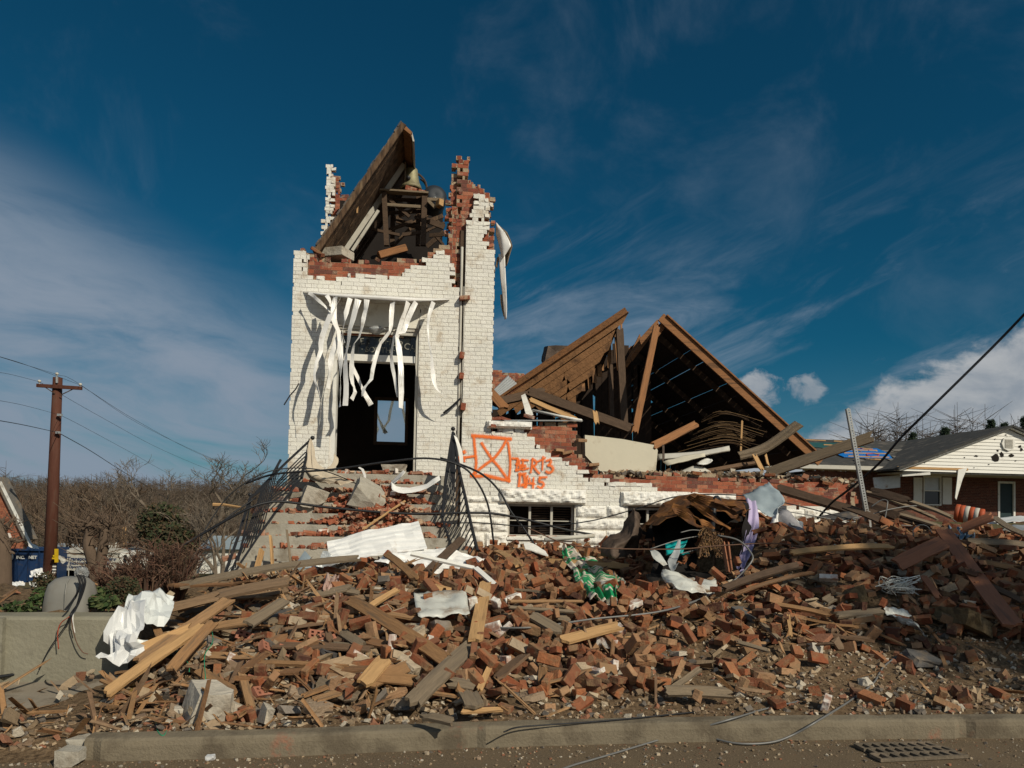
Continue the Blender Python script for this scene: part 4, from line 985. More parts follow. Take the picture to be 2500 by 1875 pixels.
for (x0, y0, Y0, x1, y1, Y1, w, h, mm, lab) in (
    (1604, 792, 16.1, 1548, 1062, 15.2, .14, .09, 'rafter', 'brown post leaning under the roof peak, its foot on the rubble'),
    (1512, 800, 16.6, 1524, 1040, 16.0, .16, .10, 'timber_dark', 'dark upright post left of the leaning brown post'),
    (1490, 890, 16.9, 1494, 1030, 16.4, .10, .08, 'timber_dark', 'thinner dark post at the torn left roof slope'),
    (1285, 955, 15.8, 1545, 1050, 15.2, .20, .12, 'timber_dark', 'long dark beam sloping down behind the low white wall'),
    (1290, 975, 15.5, 1412, 1028, 14.9, .14, .05, 'wood_new', 'pale tan board lying beside the dark sloping beam'),
    (1590, 1092, 14.6, 1700, 1036, 15.4, .16, .10, 'rafter', 'brown beam end sticking up right of the pale plaster slab'),
    (1866, 1158, 14.5, 2136, 1064, 13.4, .20, .12, 'wood_grey', 'long grey weathered beam slanting up past the eave to the right'),
    (1235, 1000, 15.0, 1180, 940, 15.6, .22, .05, 'rafter', 'brown board tilted beside the tower foot'),
    (1200, 985, 15.6, 1330, 955, 16.4, .18, .08, 'timber_dark', 'dark rafter lying flat near the tower'),
    (1720, 1152, 14.8, 1850, 1128, 14.9, .09, .05, 'wood', 'brown lath lying along the top of the low wall'),
    (1840, 1108, 14.7, 1862, 1150, 14.4, .10, .03, 'wood_new', 'pale splintered board standing in the wall top debris'),
    (1868, 1107, 14.8, 1876, 1140, 14.5, .05, .03, 'wood_new', 'thin pale stick standing in the wall top debris'),
    (1619, 1080, 14.6, 1620, 1130, 14.4, .04, .03, 'rust_dark', 'dark iron rod standing right of the plaster slab'),
    (1812, 1018, 15.2, 1808, 1108, 15.2, .04, .03, 'wood_new', 'pale upright lath hanging in front of the ceiling laths'),
    (1452, 1002, 14.9, 1458, 1040, 14.6, .10, .03, 'wood_new', 'broken pale board tip standing above the bare bricks'),
    (1892, 1190, 14.0, 2098, 1252, 12.9, .16, .10, 'timber_dark', 'dark beam sliding down the bare brick end of the low wall'),
    (1640, 1142, 14.2, 1618, 1158, 14.2, .06, .02, 'wood', 'short splintered lath on the wall top below the iron rod')):
    beam('timber_beam' if h > .055 else 'board', lab, P(x0, y0, Y0), P(x1, y1, Y1), w, h, mm, (0, -.7, .7) if h < .055 else (0, -1, .3), 'beam' if h > .055 else 'board', .05)
# plaster slab, ceiling laths, curved trim
pv = [(1428, 1062), (1470, 1066), (1520, 1072), (1600, 1087), (1606, 1100), (1601, 1152), (1560, 1152), (1520, 1154), (1465, 1150), (1455, 1140), (1429, 1112)]
m = MB(); m.prism([P(x, y, FAC + .62 + (y - 1060) * -.001) for x, y in reversed(pv)], (0, .12, 0)); o = m.build('plaster_slab', 'plaster_wall'); at_origin(o); tag(o, 'pale cream slab of wall plaster standing behind the broken low wall', 'plaster slab')
lath = new_thing('lath_ceiling', 'bowed sheet of bare ceiling laths sagging under the collapsed roof', 'lath panel', P(1790, 1060, 16))
for k in range(38):
    v = rr.random(); m = MB(); u0 = rr.uniform(0, .55); u1 = rr.uniform(u0 + .25, 1.0)
    pts = [P(1655 + 60 * (1 - v) + rr.uniform(-10, 20), 1018 + 92 * v + rr.uniform(-6, 6), 16.6 - 1.4 * v), P(1770 + rr.uniform(-6, 6), 1000 + 92 * v - 6 + rr.uniform(-4, 4), 16.3 - 1.4 * v), P(1890 - 20 * v + rr.uniform(-25, 12), 1040 + 62 * v + rr.uniform(-8, 8), 16.2 - 1.4 * v)]
    c = catmull(pts, 8); c = c[int(u0 * 16):max(int(u0 * 16) + 2, int(u1 * 16) + 1)]
    for a, b in zip(c[:-1], c[1:]): m.bar(a, b, .022, .006, (0, .3, 1))
    local(m.build('lath', 'lathwood'), lath)
pt = patch([[P(1800, 1104, 14.9), P(1865, 1082, 14.8), P(1940, 1028, 14.6)], [P(1806, 1112, 14.8), P(1872, 1092, 14.7), P(1952, 1034, 14.5)], [P(1808, 1122, 14.8), P(1874, 1102, 14.7), P(1962, 1040, 14.5)]], 12, 6, .04, rib=.02, ribn=3)
tag(at_origin(sheet('curved_moulding', pt, 'wood_grey', smooth=False)), 'long curved grey moulding bending up in front of the ceiling laths', 'moulding')
pt = patch([[P(1605, 1110, 14.7), P(1700, 1104, 14.6), P(1780, 1090, 14.6)], [P(1606, 1122, 14.6), P(1700, 1114, 14.5), P(1782, 1100, 14.5)]], 10, 5, .04)
tag(at_origin(sheet('grey_board', pt, 'trim_dim')), 'flat grey painted board lying level right of the plaster slab', 'board')
for i, (q, mm, lab) in enumerate((
    ([[(1618, 1128), (1670, 1112), (1720, 1108)], [(1630, 1136), (1680, 1124), (1722, 1114)]], 'plaster_wall', 'thin curved pale plaster sheet lying on the wall top'),
    ([[(1700, 1130), (1725, 1120), (1738, 1122)], [(1705, 1134), (1728, 1132), (1740, 1124)]], 'trim', 'small white plaster flake right of the curved plaster sheet'),
    ([[(1660, 1150), (1700, 1138), (1735, 1150)], [(1662, 1156), (1700, 1152), (1736, 1160)]], 'trim_dim', 'grey dished plaster piece behind the bare wall bricks'))):
    pt = patch([[P(x, y, 14.5 - .15 * j) for x, y in r_] for j, r_ in enumerate(q)], 8, 6, .02, crumple=.02, seed=i); tag(at_origin(sheet('plaster_piece', pt, mm)), lab, 'plaster')
# sheet metal and louvre by the tower
pt = patch([[P(1195, 960, 15.6), P(1240, 915, 16.4)], [P(1205, 975, 15.4), P(1262, 935, 16.2)]], 10, 10, .006, rib=.02, ribn=5); tag(at_origin(sheet('roofing_sheet', pt, 'galv', smooth=False)), 'pale ribbed metal roofing sheet tucked beside the tower', 'roofing sheet')
pt = patch([[P(1272, 965, 15.2), P(1282, 960, 15.2)], [P(1285, 1016, 14.8), P(1302, 1012, 14.8)]], 4, 8, .02, rib=.02, ribn=3); tag(at_origin(sheet('white_shutter', pt, 'trim', smooth=False)), 'small white louvred panel leaning near the tower', 'louvre')
m = MB(); m.bar(P(1230, 1026, 14.0), P(1420, 1027, 14.1), .16, .012, (0, -.2, 1)); tag(at_origin(m.build('flashing_strip', 'galv')), 'long flat pale metal flashing lying on top of the bare bricks', 'flashing')
m = MB(); m.tube([P(1300, 1002, 14.9), P(1360, 1015, 14.6), P(1420, 1027, 14.2)], .03, 6); tag(at_origin(m.build('white_pipe', 'trim', smooth=True)), 'thin white pipe slanting down to the bare bricks', 'pipe')
m = rock(.42, 77, .6); o = m.build('ventilator', 'rust_dark'); o.location = P(1358, 868, 19); o.scale = (1, .6, 1); tag(o, 'dark round ventilator lump on the far roof edge left of the peak', 'ventilator')
m = rock(.2, 78, .5); o = m.build('ventilator', 'rust_dark'); o.location = P(1393, 858, 18.6); tag(o, 'smaller dark lump right of the ventilator on the far roof edge', 'roof debris')
# the back part of the far wall, red broken top, seen past the tower
fw = poly_px([(1190, 905), (1200, 902), (1215, 905), (1260, 912), (1330, 920), (1330, 990), (1190, 990)], 24.0)
bw = thing('far_brick_wall', 'broken top of the far red brick wall seen between tower and roof', 'wall')
brickwork('brickwork', bw, (0, 24), (1, 0, 0), (0, -1, 0), [fw + [(fw[-2][0], .5), (fw[0][0], .5)]], [], BARE, drop=.2, seed=20)

# ------------------------------------------------------------------ steps
steps = thing('concrete_steps', 'grey concrete front steps strewn with broken red brick below the church door', 'steps', loc=(0, 0, 0))
STEP = []
LPX = [705, 695, 684, 657, 640, 622, 602, 584, 577, 560]; LPY = [1157, 1177, 1199, 1225, 1250, 1275, 1307, 1337, 1368, 1398]
ZL, RIS, TRD, YS = P(900, 1157, 13.35).z, .178, .28, 13.35
for i in range(10):
    z = ZL - RIS * i; y = YS - TRD * i; x0 = P(LPX[i], LPY[i], y).x; x1 = P(1086 + 8 * i, LPY[i], y).x
    bm = bmesh.new(); bmesh.ops.create_cube(bm, size=1)
    y1 = y + TRD + .06 if i else FAC + .04
    for v in bm.verts: v.co = Vector(((x0 + x1) / 2 + v.co.x * (x1 - x0), (y + y1) / 2 + v.co.y * (y1 - y), z - .3 + v.co.z * .6))
    bmesh.ops.bevel(bm, geom=[e for e in bm.edges if all(v.co.z > z - .01 and v.co.y < y + .01 for v in e.verts)], offset=.014, segments=2, affect='EDGES')
    q = MB(); q.add([v.co.copy() for v in bm.verts], [[v.index for v in f.verts] for f in bm.faces]); bm.free()
    q.build('step', 'concrete', steps); STEP.append((x0, x1, y, z))
def step_z(x, y):
    for (x0, x1, ys, z) in STEP:
        if y >= ys: return z
    return STEP[-1][3]

# ------------------------------------------------------------------ torn canopy edge with hanging metal strips
def ribbon(pts, w, twist=0.0, seed=0, thick=.004, wob=.0, side=(1, 0, 0)):
    r = random.Random(seed); c = catmull([Vector(p) for p in pts], 2); n = len(c); c = [c[0]] + [q + Vector((r.uniform(-.008, .008), r.uniform(-.01, .01), r.uniform(-.012, .012))) for q in c[1:-1]] + [c[-1]]; ws = np.interp(np.linspace(0, 1, n), np.linspace(0, 1, len(w)), w)
    m = MB(); vs = []; a0 = r.uniform(-.6, .6)
    for i, p in enumerate(c):
        t = (c[min(i + 1, n - 1)] - c[max(i - 1, 0)]).normalized(); s_ = Vector(side); s_ = (s_ - t * s_.dot(t)).normalized(); nn = t.cross(s_)
        a = a0 + 1.7 * twist * math.sin(i / n * 6 + r.uniform(-.4, .4) + seed) + wob * 4 * r.uniform(-1, 1)
        d = s_ * math.cos(a) + nn * math.sin(a)
        for k in (-1, -.3, .3, 1): vs.append(p + d * (k * ws[i] / 2) + nn * (.03 * ws[i] * (1 - abs(k))))
    m.add(vs, [(i*4 + k, i*4 + k + 1, i*4 + k + 5, i*4 + k + 4) for i in range(n - 1) for k in range(3)]); m.thick = thick; return m
can = thing('torn_canopy_edge', 'bent white metal canopy edge over the church door with loose strips dangling from it', 'canopy', loc=P(920, 720, FAC - .2))
def cp(x, y, Y): return P(650 + x / 3.318, 680 + y / 3.318, Y)
top = [(300, 104), (480, 122), (850, 138), (1200, 158), (1487, 166)]; bot = [(302, 108), (480, 140), (850, 170), (1200, 186), (1485, 172)]; out = [.02, .34, .48, .44, .03]
rows = [[cp(x, y, FAC - .015) for x, y in top], [cp(x, y + 2, FAC - o * .97) for (x, y), o in zip(top, out)], [cp(x, y, FAC - o) for (x, y), o in zip(bot, out)]]
local(sheet('edge_trim', patch(rows, 40, 8, .008, crumple=.01, seed=2), 'strip'), can)
SP = [([(345,115),(430,180),(522,275)], (28,26,14), .5, .3, .5), ([(490,135),(515,180),(520,230)], (34,34,24), .5, .4, .55),
 ([(600,160),(530,280),(455,460),(440,580),(410,680),(390,780),(410,880),(435,970)], (48,46,44,34,22,20,18,16), .5, .45, .75),
 ([(560,150),(545,320),(590,430),(600,600),(605,750),(600,900),(595,1040)], (48,46,40,46,42,36,30), .6, .45, .7),
 ([(680,160),(650,280),(620,420),(635,520)], (38,36,22,12), .6, .45, .6), ([(745,170),(700,330),(665,500),(640,700),(650,850),(640,1030)], (50,48,46,46,42,42), .3, .48, .8),
 ([(815,170),(790,330),(750,480),(710,530),(690,700),(700,850),(720,920),(692,980)], (44,34,22,26,36,36,34,40), .6, .48, .7),
 ([(575,480),(540,600),(520,700),(515,800),(500,890)], (26,36,48,52,34), .4, .5, .7), ([(690,640),(705,730),(770,870),(850,1025)], (20,34,36,42), .5, .3, .15),
 ([(1025,190),(1010,320),(1000,430),(930,520),(880,660),(850,810),(790,890),(778,955)], (42,40,26,30,30,28,36,22), .5, .46, .75),
 ([(1150,190),(1100,350),(1060,480),(1085,650),(1090,800),(1090,1050)], (48,46,46,44,42,38), .3, .46, .8),
 ([(1215,190),(1160,300),(1110,430),(1040,470),(1015,620),(1040,800),(1062,960)], (44,42,36,40,34,26,14), .5, .44, .7),
 ([(1355,190),(1320,300),(1310,430),(1330,590),(1340,620),(1355,780),(1380,890),(1440,945),(1510,970)], (40,28,14,10,16,36,26,14,6), .5, .3, .45)]
for i, (pts, w, tw, y0, y1) in enumerate(SP):
    n = len(pts); q = [cp(x, y, FAC - (y0 + (y1 - y0) * k / (n - 1))) for k, (x, y) in enumerate(pts)]
    local(sheet('metal_strip', ribbon(q, [v * .00236 for v in w], tw, i, .002, .06), 'strip', smooth=False), can)
m = MB(); m.tube([cp(265, 850, FAC - .6), cp(235, 900, FAC - .65), cp(190, 950, FAC - .7), cp(145, 1022, FAC - .8)], .012, 5); tag(at_origin(m.build('bent_bar', 'iron')), 'thin dark bent strip jutting out past the left edge of the tower', 'metal strip')
m = MB(); m.tube([cp(1435, 1090, FAC - .05), cp(1500, 1040, FAC - .12), cp(1575, 970, FAC - .1)], .02, 5); tag(at_origin(m.build('bent_bar', 'iron')), 'thin dark stick leaning on the tower joint by the door', 'metal strip')

# ------------------------------------------------------------------ wrought iron railings
def bars(par, name, segs, r, Yf, m='iron', n=6):
    for pts in segs:
        q = MB(); q.tube([P(x, y, Yf(x, y)) for x, y in pts], r, n); local(q.build(name, m), par)
rl = thing('iron_railing', 'collapsed black wrought iron railing on the left side of the steps, leaning outward', 'railing', loc=P(650, 1300, 12))
yl = lambda x, y: 13.0 - (y - 1075) / 340 * 2.2
bars(rl, 'newel_post', [[(757, 1073), (748, 1115), (736, 1168)]], .026, yl); bars(rl, 'top_rail', [[(756, 1076), (700, 1128), (655, 1172), (625, 1203)]], .022, yl)
bars(rl, 'baluster', [[(746 - 2*k, 1104 + 11*k), (710 - 3*k, 1140 + 11*k), (676 - 5*k, 1178 + 10*k)] for k in range(7)], .011, yl)
bars(rl, 'bottom_rail', [[(735, 1168), (690, 1225), (640, 1295), (590, 1370), (556, 1428)]], .018, yl)
yl2 = lambda x, y: 12.6 - (y - 1125) / 300 * 1.7
bars(rl, 'top_rail', [[(685, 1123), (662, 1165), (640, 1195), (612, 1214), (600, 1250), (585, 1300), (562, 1365), (540, 1428)]], .024, yl2)
bars(rl, 'baluster', [[(681 - 6*k, 1130 + 9.5*k), (665 - 7*k, 1200 + 9*k), (640 - 9*k, 1300 + 10*k - 4)] for k in range(8)], .010, yl2)
bars(rl, 'baluster', [[(612 - 4*k, 1225 + 20*k), (598 - 4*k, 1300 + 14*k), (580 - 6*k, 1380 + 6*k)] for k in range(4)], .010, yl2)
for (x, y, r) in ((763, 1069, .038), (611, 1208, .036), (745, 1142, .03)): q = MB(); q.sphere(P(x, y, yl(x, y)), r, 10, 8); local(q.build('finial', 'iron', None, True), rl)
rr_ = thing('iron_railing', 'black wrought iron railing on the right side of the steps, pulled up to a point', 'railing', loc=P(1110, 1300, 12.4))
yr = lambda x, y: 13.1 - (y - 1050) / 300 * 1.6
bars(rr_, 'newel_post', [[(1106, 1055), (1100, 1090), (1088, 1170), (1080, 1262)]], .026, yr)
bars(rr_, 'top_rail', [[(1108, 1058), (1115, 1110), (1121, 1150), (1135, 1210), (1150, 1280), (1166, 1345)]], .026, yr)
bars(rr_, 'baluster', [[(1107 + .5*k, 1066 + 5*k), (1100 + 1.5*k, 1110 + 6*k), (1080 + 4*k, 1215 + 2*k)] for k in range(8)], .010, yr)
bars(rr_, 'baluster', [[(1118 + 3.3*k, 1135 + 15*k), (1098 + 3.2*k, 1185 + 14*k), (1070 + 3.5*k, 1255 + 11*k)] for k in range(14)], .011, yr)
bars(rr_, 'bottom_rail', [[(1078, 1262), (1098, 1320), (1120, 1380)]], .018, yr)
bars(rr_, 'scroll', [[(1119 + 6 * math.cos(a) * s_, 1229 + 6 * math.sin(a)) for a in np.linspace(0, 5.5, 9)] for s_ in (1, -1)] + [[(1092 + 6 * math.cos(a) * s_, 1268 + 6 * math.sin(a)) for a in np.linspace(0, 5.5, 9)] for s_ in (1, -1)], .007, yr)
q = MB(); q.sphere(P(1106, 1047, yr(1106, 1047)), .04, 10, 8); local(q.build('finial', 'iron', None, True), rr_)
q = MB(); q.sphere(P(1121, 1137, yr(1121, 1137)), .045, 8, 6); local(q.build('finial', 'iron', None, True), rr_)
# ------------------------------------------------------------------ cables and wires
def cable(name, label, pts, r, m='cable', cat='cable', n=6, k=6):
    q = MB(); q.tube(pts, r, n, smooth=k); o = q.build(name, m, None, True); at_origin(o); return tag(o, label, cat)
pp = lambda L, Ya, Yb_: [P(x, y, Ya + (Yb_ - Ya) * i / (len(L) - 1)) for i, (x, y) in enumerate(L)]
cable('power_cable', 'thick black cable crossing low in front of the steps toward the basement window', pp([(440, 1335), (472, 1316), (595, 1247), (653, 1227), (703, 1226), (812, 1240), (992, 1254), (1173, 1252), (1250, 1261), (1300, 1272), (1376, 1292), (1450, 1306)], 11.2, 12.6), .020)
cable('power_cable', 'black cable arching over the top step and dropping in front of the wall', pp([(600, 1180), (674, 1157), (812, 1146), (956, 1126), (1047, 1119), (1119, 1135), (1159, 1168), (1191, 1232), (1206, 1330)], 12.2, 12.5), .017)
cable('power_cable', 'black cable curving from the right railing down across the basement window', pp([(1075, 1118), (1130, 1136), (1180, 1160), (1220, 1200), (1246, 1247), (1275, 1285), (1315, 1345)], 12.7, 12.3), .019)
cable('power_cable', 'thin black cable arching at the far left over the bent railing', pp([(485, 1325), (510, 1278), (558, 1211), (624, 1164), (681, 1146), (740, 1143), (800, 1152), (880, 1185)], 11.6, 12.6), .010)
cable('power_cable', 'thin black cable dropping left of the bent railing into the shrubs', pp([(425, 1420), (470, 1370), (520, 1300), (560, 1260), (625, 1215)], 11, 12), .012)
cable('power_cable', 'heavy black service cable swooping down from the upper right to the rubble', pp([(2560, 705), (2500, 768), (2421, 850), (2277, 992), (2201, 1067), (2150, 1127), (2111, 1163), (2066, 1200), (2030, 1228), (1996, 1266)], 9.5, 12.6), .020)
cable('wire', 'thin dark wire sagging across the wall above the burnt metal', pp([(1050, 1285), (1150, 1276), (1300, 1285), (1435, 1273), (1557, 1241), (1659, 1211), (1801, 1209), (1923, 1229), (2050, 1261), (2300, 1330)], 12.2, 11.2), .010)
cable('wire', 'brown rusty wire running level in front of the green cloth and burnt metal', pp([(1290, 1290), (1410, 1333), (1640, 1341), (1760, 1332), (1900, 1327), (2000, 1345), (2080, 1372), (2160, 1420), (2250, 1470), (2330, 1510)], 9.2, 8.6), .008, 'wire_rust')
W1 = [(1095, 1400), (1110, 1450), (1150, 1519), (1277, 1533), (1439, 1512), (1620, 1490), (1765, 1436), (1833, 1374), (1830, 1345), (1800, 1318), (1752, 1307)]
cable('wire', 'long grey wire looping across the brick heap to the lilac cloth', [on_pile(x, y, .10) - Vector((0, .12, -.02)) for x, y in W1[:6]] + [P(x, y, 8.3 + .1 * i) for i, (x, y) in enumerate(W1[6:])], .011, 'wire')
cable('wire', 'grey wire lying over the rubble on the right, from the metal post to the heap', pp([(1900, 1245), (2000, 1262), (2060, 1272), (2160, 1280), (2330, 1288), (2420, 1285)], 11, 11), .008, 'wire')
cable('wire', 'grey wire arching over the blackened boards on the right', pp([(2020, 1275), (2100, 1262), (2180, 1242), (2240, 1235), (2290, 1244), (2335, 1275)], 10.8, 11), .009, 'wire')
cable('wire', 'short grey wire bent in a hook beside the metal post', pp([(2126, 1238), (2150, 1222), (2165, 1222), (2166, 1235), (2156, 1290)], 10.8, 10.6), .010, 'wire')
cable('wire', 'grey wire half loop standing above the bricks on the far right', pp([(2230, 1310), (2230, 1292), (2245, 1282), (2263, 1285), (2276, 1302)], 9.6, 9.6), .009, 'wire')
gz = lambda L, h=.012: [Vector((p.x, p.y, ground_z(p.x, p.y) + h)) if p.y > kerb_y(p.x) + KW else Vector((p.x, p.y, max(h + (.15 if p.y > kerb_y(p.x) else .0), h))) for p in [G(x, y, .15 if y < 1770 else .02) for x, y in L]]
cable('wire', 'grey wire running off the brick heap over the kerb onto the road on the right', [on_pile(2205, 1592, .02), on_pile(2158, 1627, .02), on_pile(2132, 1668, .02), on_pile(2078, 1709, .02), G(2003, 1756, .17), G(1936, 1794, .06), G(1879, 1813, .02), G(1800, 1815, .015), G(1730, 1800, .02)], .009, 'wire')
cable('wire', 'long grey wire stretched over the kerb toward the bottom of the road', [on_pile(1950, 1712, .02), G(1860, 1733, .17), G(1780, 1757, .17), G(1640, 1797, .03), G(1480, 1845, .015), G(1400, 1868, .012), G(1340, 1890, .012)], .008, 'wire')
cable('wire', 'short dark wire lying along the top of the kerb at the middle', [G(x, y, .165) for x, y in ((1230, 1787), (1262, 1776), (1330, 1770), (1420, 1764), (1560, 1752), (1700, 1738))], .006, 'cable')
# steel sign post
sp_ = thing('steel_post', 'perforated grey steel sign post leaning left in front of the neighbouring house', 'sign post', loc=P(2118, 1290, 10.6))
def perforated(a, b, w):
    a, b = Vector(a), Vector(b); m = MB(); n = 40; d = (b - a) / n; x = (b - a).normalized(); s_ = Vector((0, -1, 0)).cross(x).normalized()
    nn = Vector((0, -1, 0))
    for sg in (-1, 1): m.bar(a + s_ * sg * w * .36, b + s_ * sg * w * .36, .003, w * .30, s_); m.bar(a + s_ * sg * w * .5 - nn * .02, b + s_ * sg * w * .5 - nn * .02, .04, .003, s_)
    for k in range(n + 1): p = a + d * k; m.box(p, (.03 * min(1, d.length / .05), .003, w * .46), Matrix((x, nn, s_)).transposed())
    return m
local(perforated(P(2118, 1254, 10.6), P(2071, 998, 10.75), .06).build('post', 'galv_dark'), sp_)
local(perforated(P(2122, 1292, 10.55), P(2118, 1248, 10.6), .085).build('post_socket', 'galv_dark'), sp_)

# ------------------------------------------------------------------ the rubble heap
RR = random.Random(21)
def dens(x, y):                                             # share of bricks over the heap
    c = .04 + .96 * sstep(-1.75, .55, x)
    c *= 1 - .985 * sstep(1.7, 2.6, x) * sstep(7.5, 6.9, y)           # bare dirt toe on the right
    if x < -.6 and y > 10.6: c *= .35
    return c
def toe(x): return float(np.interp(x, [-4, -3, -2.4, -1.5, 0, 1.5, 2.6, 4, 6, 9], [7.0, 7.0, 6.4, 6.1, 6.0, 6.05, 6.3, 6.7, 6.9, 7.0]))
cand = []
while len(cand) < 3500:
    x = RR.uniform(-2.6, 10.5); y = 5.9 + 8.0 * RR.random() ** 1.15
    if y < toe(x) or y > 13.8 or RR.random() > dens(x, y): continue
    if X0 - .2 < x < .5 and y > STEP[-1][2] - .1: continue
    if pit(x, y) > .10 and RR.random() < .93: continue
    cand.append((x, y, RR.uniform(-.03, .10) + .12 * RR.random() ** 4))
for k in range(90):                                        # strays on the dirt and the verge
    x = RR.uniform(-2.4, 7); y = RR.uniform(5.75, 7.2); cand.append((x, y, RR.uniform(-.01, .03)))
cand.sort(key=lambda c: (math.hypot(c[0], c[1]) * (1.15 - c[2] * 2.2)))
def brick_mesh(seed, L=.20, W=.095, H=.058, broken=False):
    bm = bmesh.new(); bmesh.ops.create_cube(bm, size=1); r = random.Random(seed)
    for v in bm.verts: v.co = Vector((v.co.x * L, v.co.y * W, v.co.z * H))
    if broken:
        n = Vector((1, r.uniform(-.6, .6), r.uniform(-.5, .5))).normalized(); cut = r.uniform(-.02, .05)
        res = bmesh.ops.bisect_plane(bm, geom=bm.verts[:] + bm.edges[:] + bm.faces[:], plane_co=(cut, 0, 0), plane_no=n, clear_outer=True)
        e = [g for g in res['geom_cut'] if isinstance(g, bmesh.types.BMEdge)]; bmesh.ops.edgeloop_fill(bm, edges=e)
    bmesh.ops.bevel(bm, geom=bm.edges[:], offset=.0045, segments=1, affect='EDGES')
    bmesh.ops.triangulate(bm, faces=[f for f in bm.faces if len(f.verts) > 4])
    bmesh.ops.subdivide_edges(bm, edges=[e for e in bm.edges if e.calc_length() > .03], cuts=2, use_grid_fill=True)
    so = Vector((seed * 3.1, seed, 0))
    for v in bm.verts:
        q = noise.noise(v.co * 22 + so); v.co += Vector((q, noise.noise(v.co * 25 - so), noise.noise(v.co * 28 + so))) * .0035
        d = noise.noise(v.co * 9 + so * 2)
        if d > .28: v.co *= 1 - (d - .28) * .30              # knocked off corners
    me = bpy.data.meshes.new('brick'); bm.to_mesh(me); bm.free(); return me
whole = [brick_mesh(i) for i in range(8)]; broken = [brick_mesh(40 + i, broken=True) for i in range(8)]
M['brick_painted'] = mat('white painted loose brick', [(.70, .68, .62), (.64, .60, .54), (.74, .71, .65)], 'object', .8, scale=10, var=.12, bump=.5, dirt=(.28, .12, .07), dirt_amt=.62, dirt_scale=7)
for me in whole + broken: me.materials.append(M['brick'])
def euler_pick(r):
    e = Euler((r.gauss(0, .32) + r.choice((0, 0, 0, rad(90), rad(90))), r.gauss(0, .32) + (rad(70) if r.random() < .12 else 0), r.uniform(0, 6.283)), 'XYZ')
    return (Matrix.Rotation(r.uniform(0, 6.283), 3, 'Z') @ Matrix.Rotation(.30, 3, 'X') @ e.to_matrix()).to_euler() if r.random() < .5 else e
NI = 262
pm = [me.copy() for me in whole[:3]]
for me in pm: me.materials.clear(); me.materials.append(M['brick_painted'])
for i, (x, y, h) in enumerate(cand[:NI]):
    z = ground_z(x, y) + .028 + h; t = RR.random()
    if t < .07: me, nm, lab, grp = RR.choice(pm), 'painted_brick', 'loose brick with old white paint on it, lying in the heap before the church', 'white painted loose bricks in the heap'
    elif t < .34: me, nm, lab, grp = RR.choice(broken), 'broken_brick', 'broken red brick half lying near the front of the rubble heap', 'broken brick halves at the front of the heap'
    else: me, nm, lab, grp = RR.choice(whole), 'loose_brick', 'whole dusty red brick lying loose near the front of the rubble heap', 'whole loose bricks at the front of the heap'
    o = link(nm, me); o.location = (x, y, z); o.rotation_euler = euler_pick(RR); tag(o, lab, 'brick', grp)
rest = cand[NI:]
pos = np.array([(x, y, ground_z(x, y) + .025 + h) for x, y, h in rest]); n = len(rest)
size = np.array([(.20 * (1 if RR.random() < .62 else RR.uniform(.4, .75)), .095, .058) for _ in range(n)])
rots = np.array([np.array(euler_pick(RR).to_matrix()) for _ in range(n)])
stuff(scatter('brick_rubble', pos, size, rots, ['brick_i'], .05, 3), 'mass of tumbled red bricks and brick bits making up the rubble heap', 'brick rubble')
# lumps of masonry, bricks still joined by mortar
def chunk_mesh(seed):
    r = random.Random(seed); m = MB(); nx, nz = r.choice(((2, 3), (1, 3), (2, 2), (3, 2)))
    for k in range(nz):
        for i in range(nx):
            o = (.105 if k % 2 else 0) + r.uniform(-.01, .01)
            if r.random() < .15: continue
            m.box((i * .212 + o - nx * .106, r.uniform(-.008, .008), k * .07 - nz * .035), (.2, .095, .058), Euler((r.uniform(-.03, .03), r.uniform(-.03, .03), r.uniform(-.05, .05))).to_matrix(), 0)
            m.box((i * .212 + o - nx * .106, 0, k * .07 - nz * .035 + .03), (.17, .082, .03), None, 1)
    me = m.build('masonry_chunk', ['brick', 'mortar']); d = me.data; bpy.data.objects.remove(me); return d
chm = [chunk_mesh(s) for s in range(6)]; RCH = random.Random(31)
for k in range(40):
    px, py = RCH.uniform(620, 2300), RCH.uniform(1420, 1690)
    p = on_pile(px, py, .05)
    if p.y < toe(p.x) + .1 or pit(p.x, p.y) > .05 or (p.x > 2 and p.y < 7.3): continue
    o = link('masonry_chunk', chm[k % 6]); o.location = p; o.rotation_euler = (RCH.uniform(-1.5, 1.5), RCH.uniform(-.5, .5), RCH.uniform(0, 6.3)); tag(o, 'lump of several bricks still mortared together, lying in the heap', 'masonry', 'mortared brick lumps in the heap')
# hollow bricks with cored holes
M['hollow'] = mat('pinkish cored brick', (.33, .135, .085), rough=.9, scale=9, var=.35, bump=.5, dirt=(.35, .27, .2), dirt_amt=.4)
m = MB(); L, W, H = .19, .09, .057; xs = [-L/2, -.07, -.045, -.0125, .0125, .045, .07, L/2]; ys = [-W/2, -.028, -.008, .008, .028, W/2]
for i in range(7):
    for j in range(5):
        if not (i in (1, 3, 5) and j in (1, 3)): m.bx(xs[i], xs[i+1], ys[j], ys[j+1], -H/2, H/2)
hb0 = m.build('hollow_brick', 'hollow'); hme = hb0.data; first = True
for (px, py, e) in ((775, 1552, (1.0, .2, .4)), (797, 1568, (.8, -.2, .6)), (705, 1590, (1.4, .3, .1)), (884, 1648, (1.3, .1, .2)), (655, 1585, (.9, .5, .9)), (628, 1668, (1.1, .2, -.4)), (600, 1555, (1.2, .4, .3)), (640, 1690, (.8, .1, 1.0))):
    o = hb0 if first else link('hollow_brick', hme); first = False
    o.location = on_pile(px, py, .07); o.rotation_euler = e; tag(o, 'pinkish brick with rows of cored holes, in the left half of the rubble heap', 'brick', 'cored bricks in the heap')
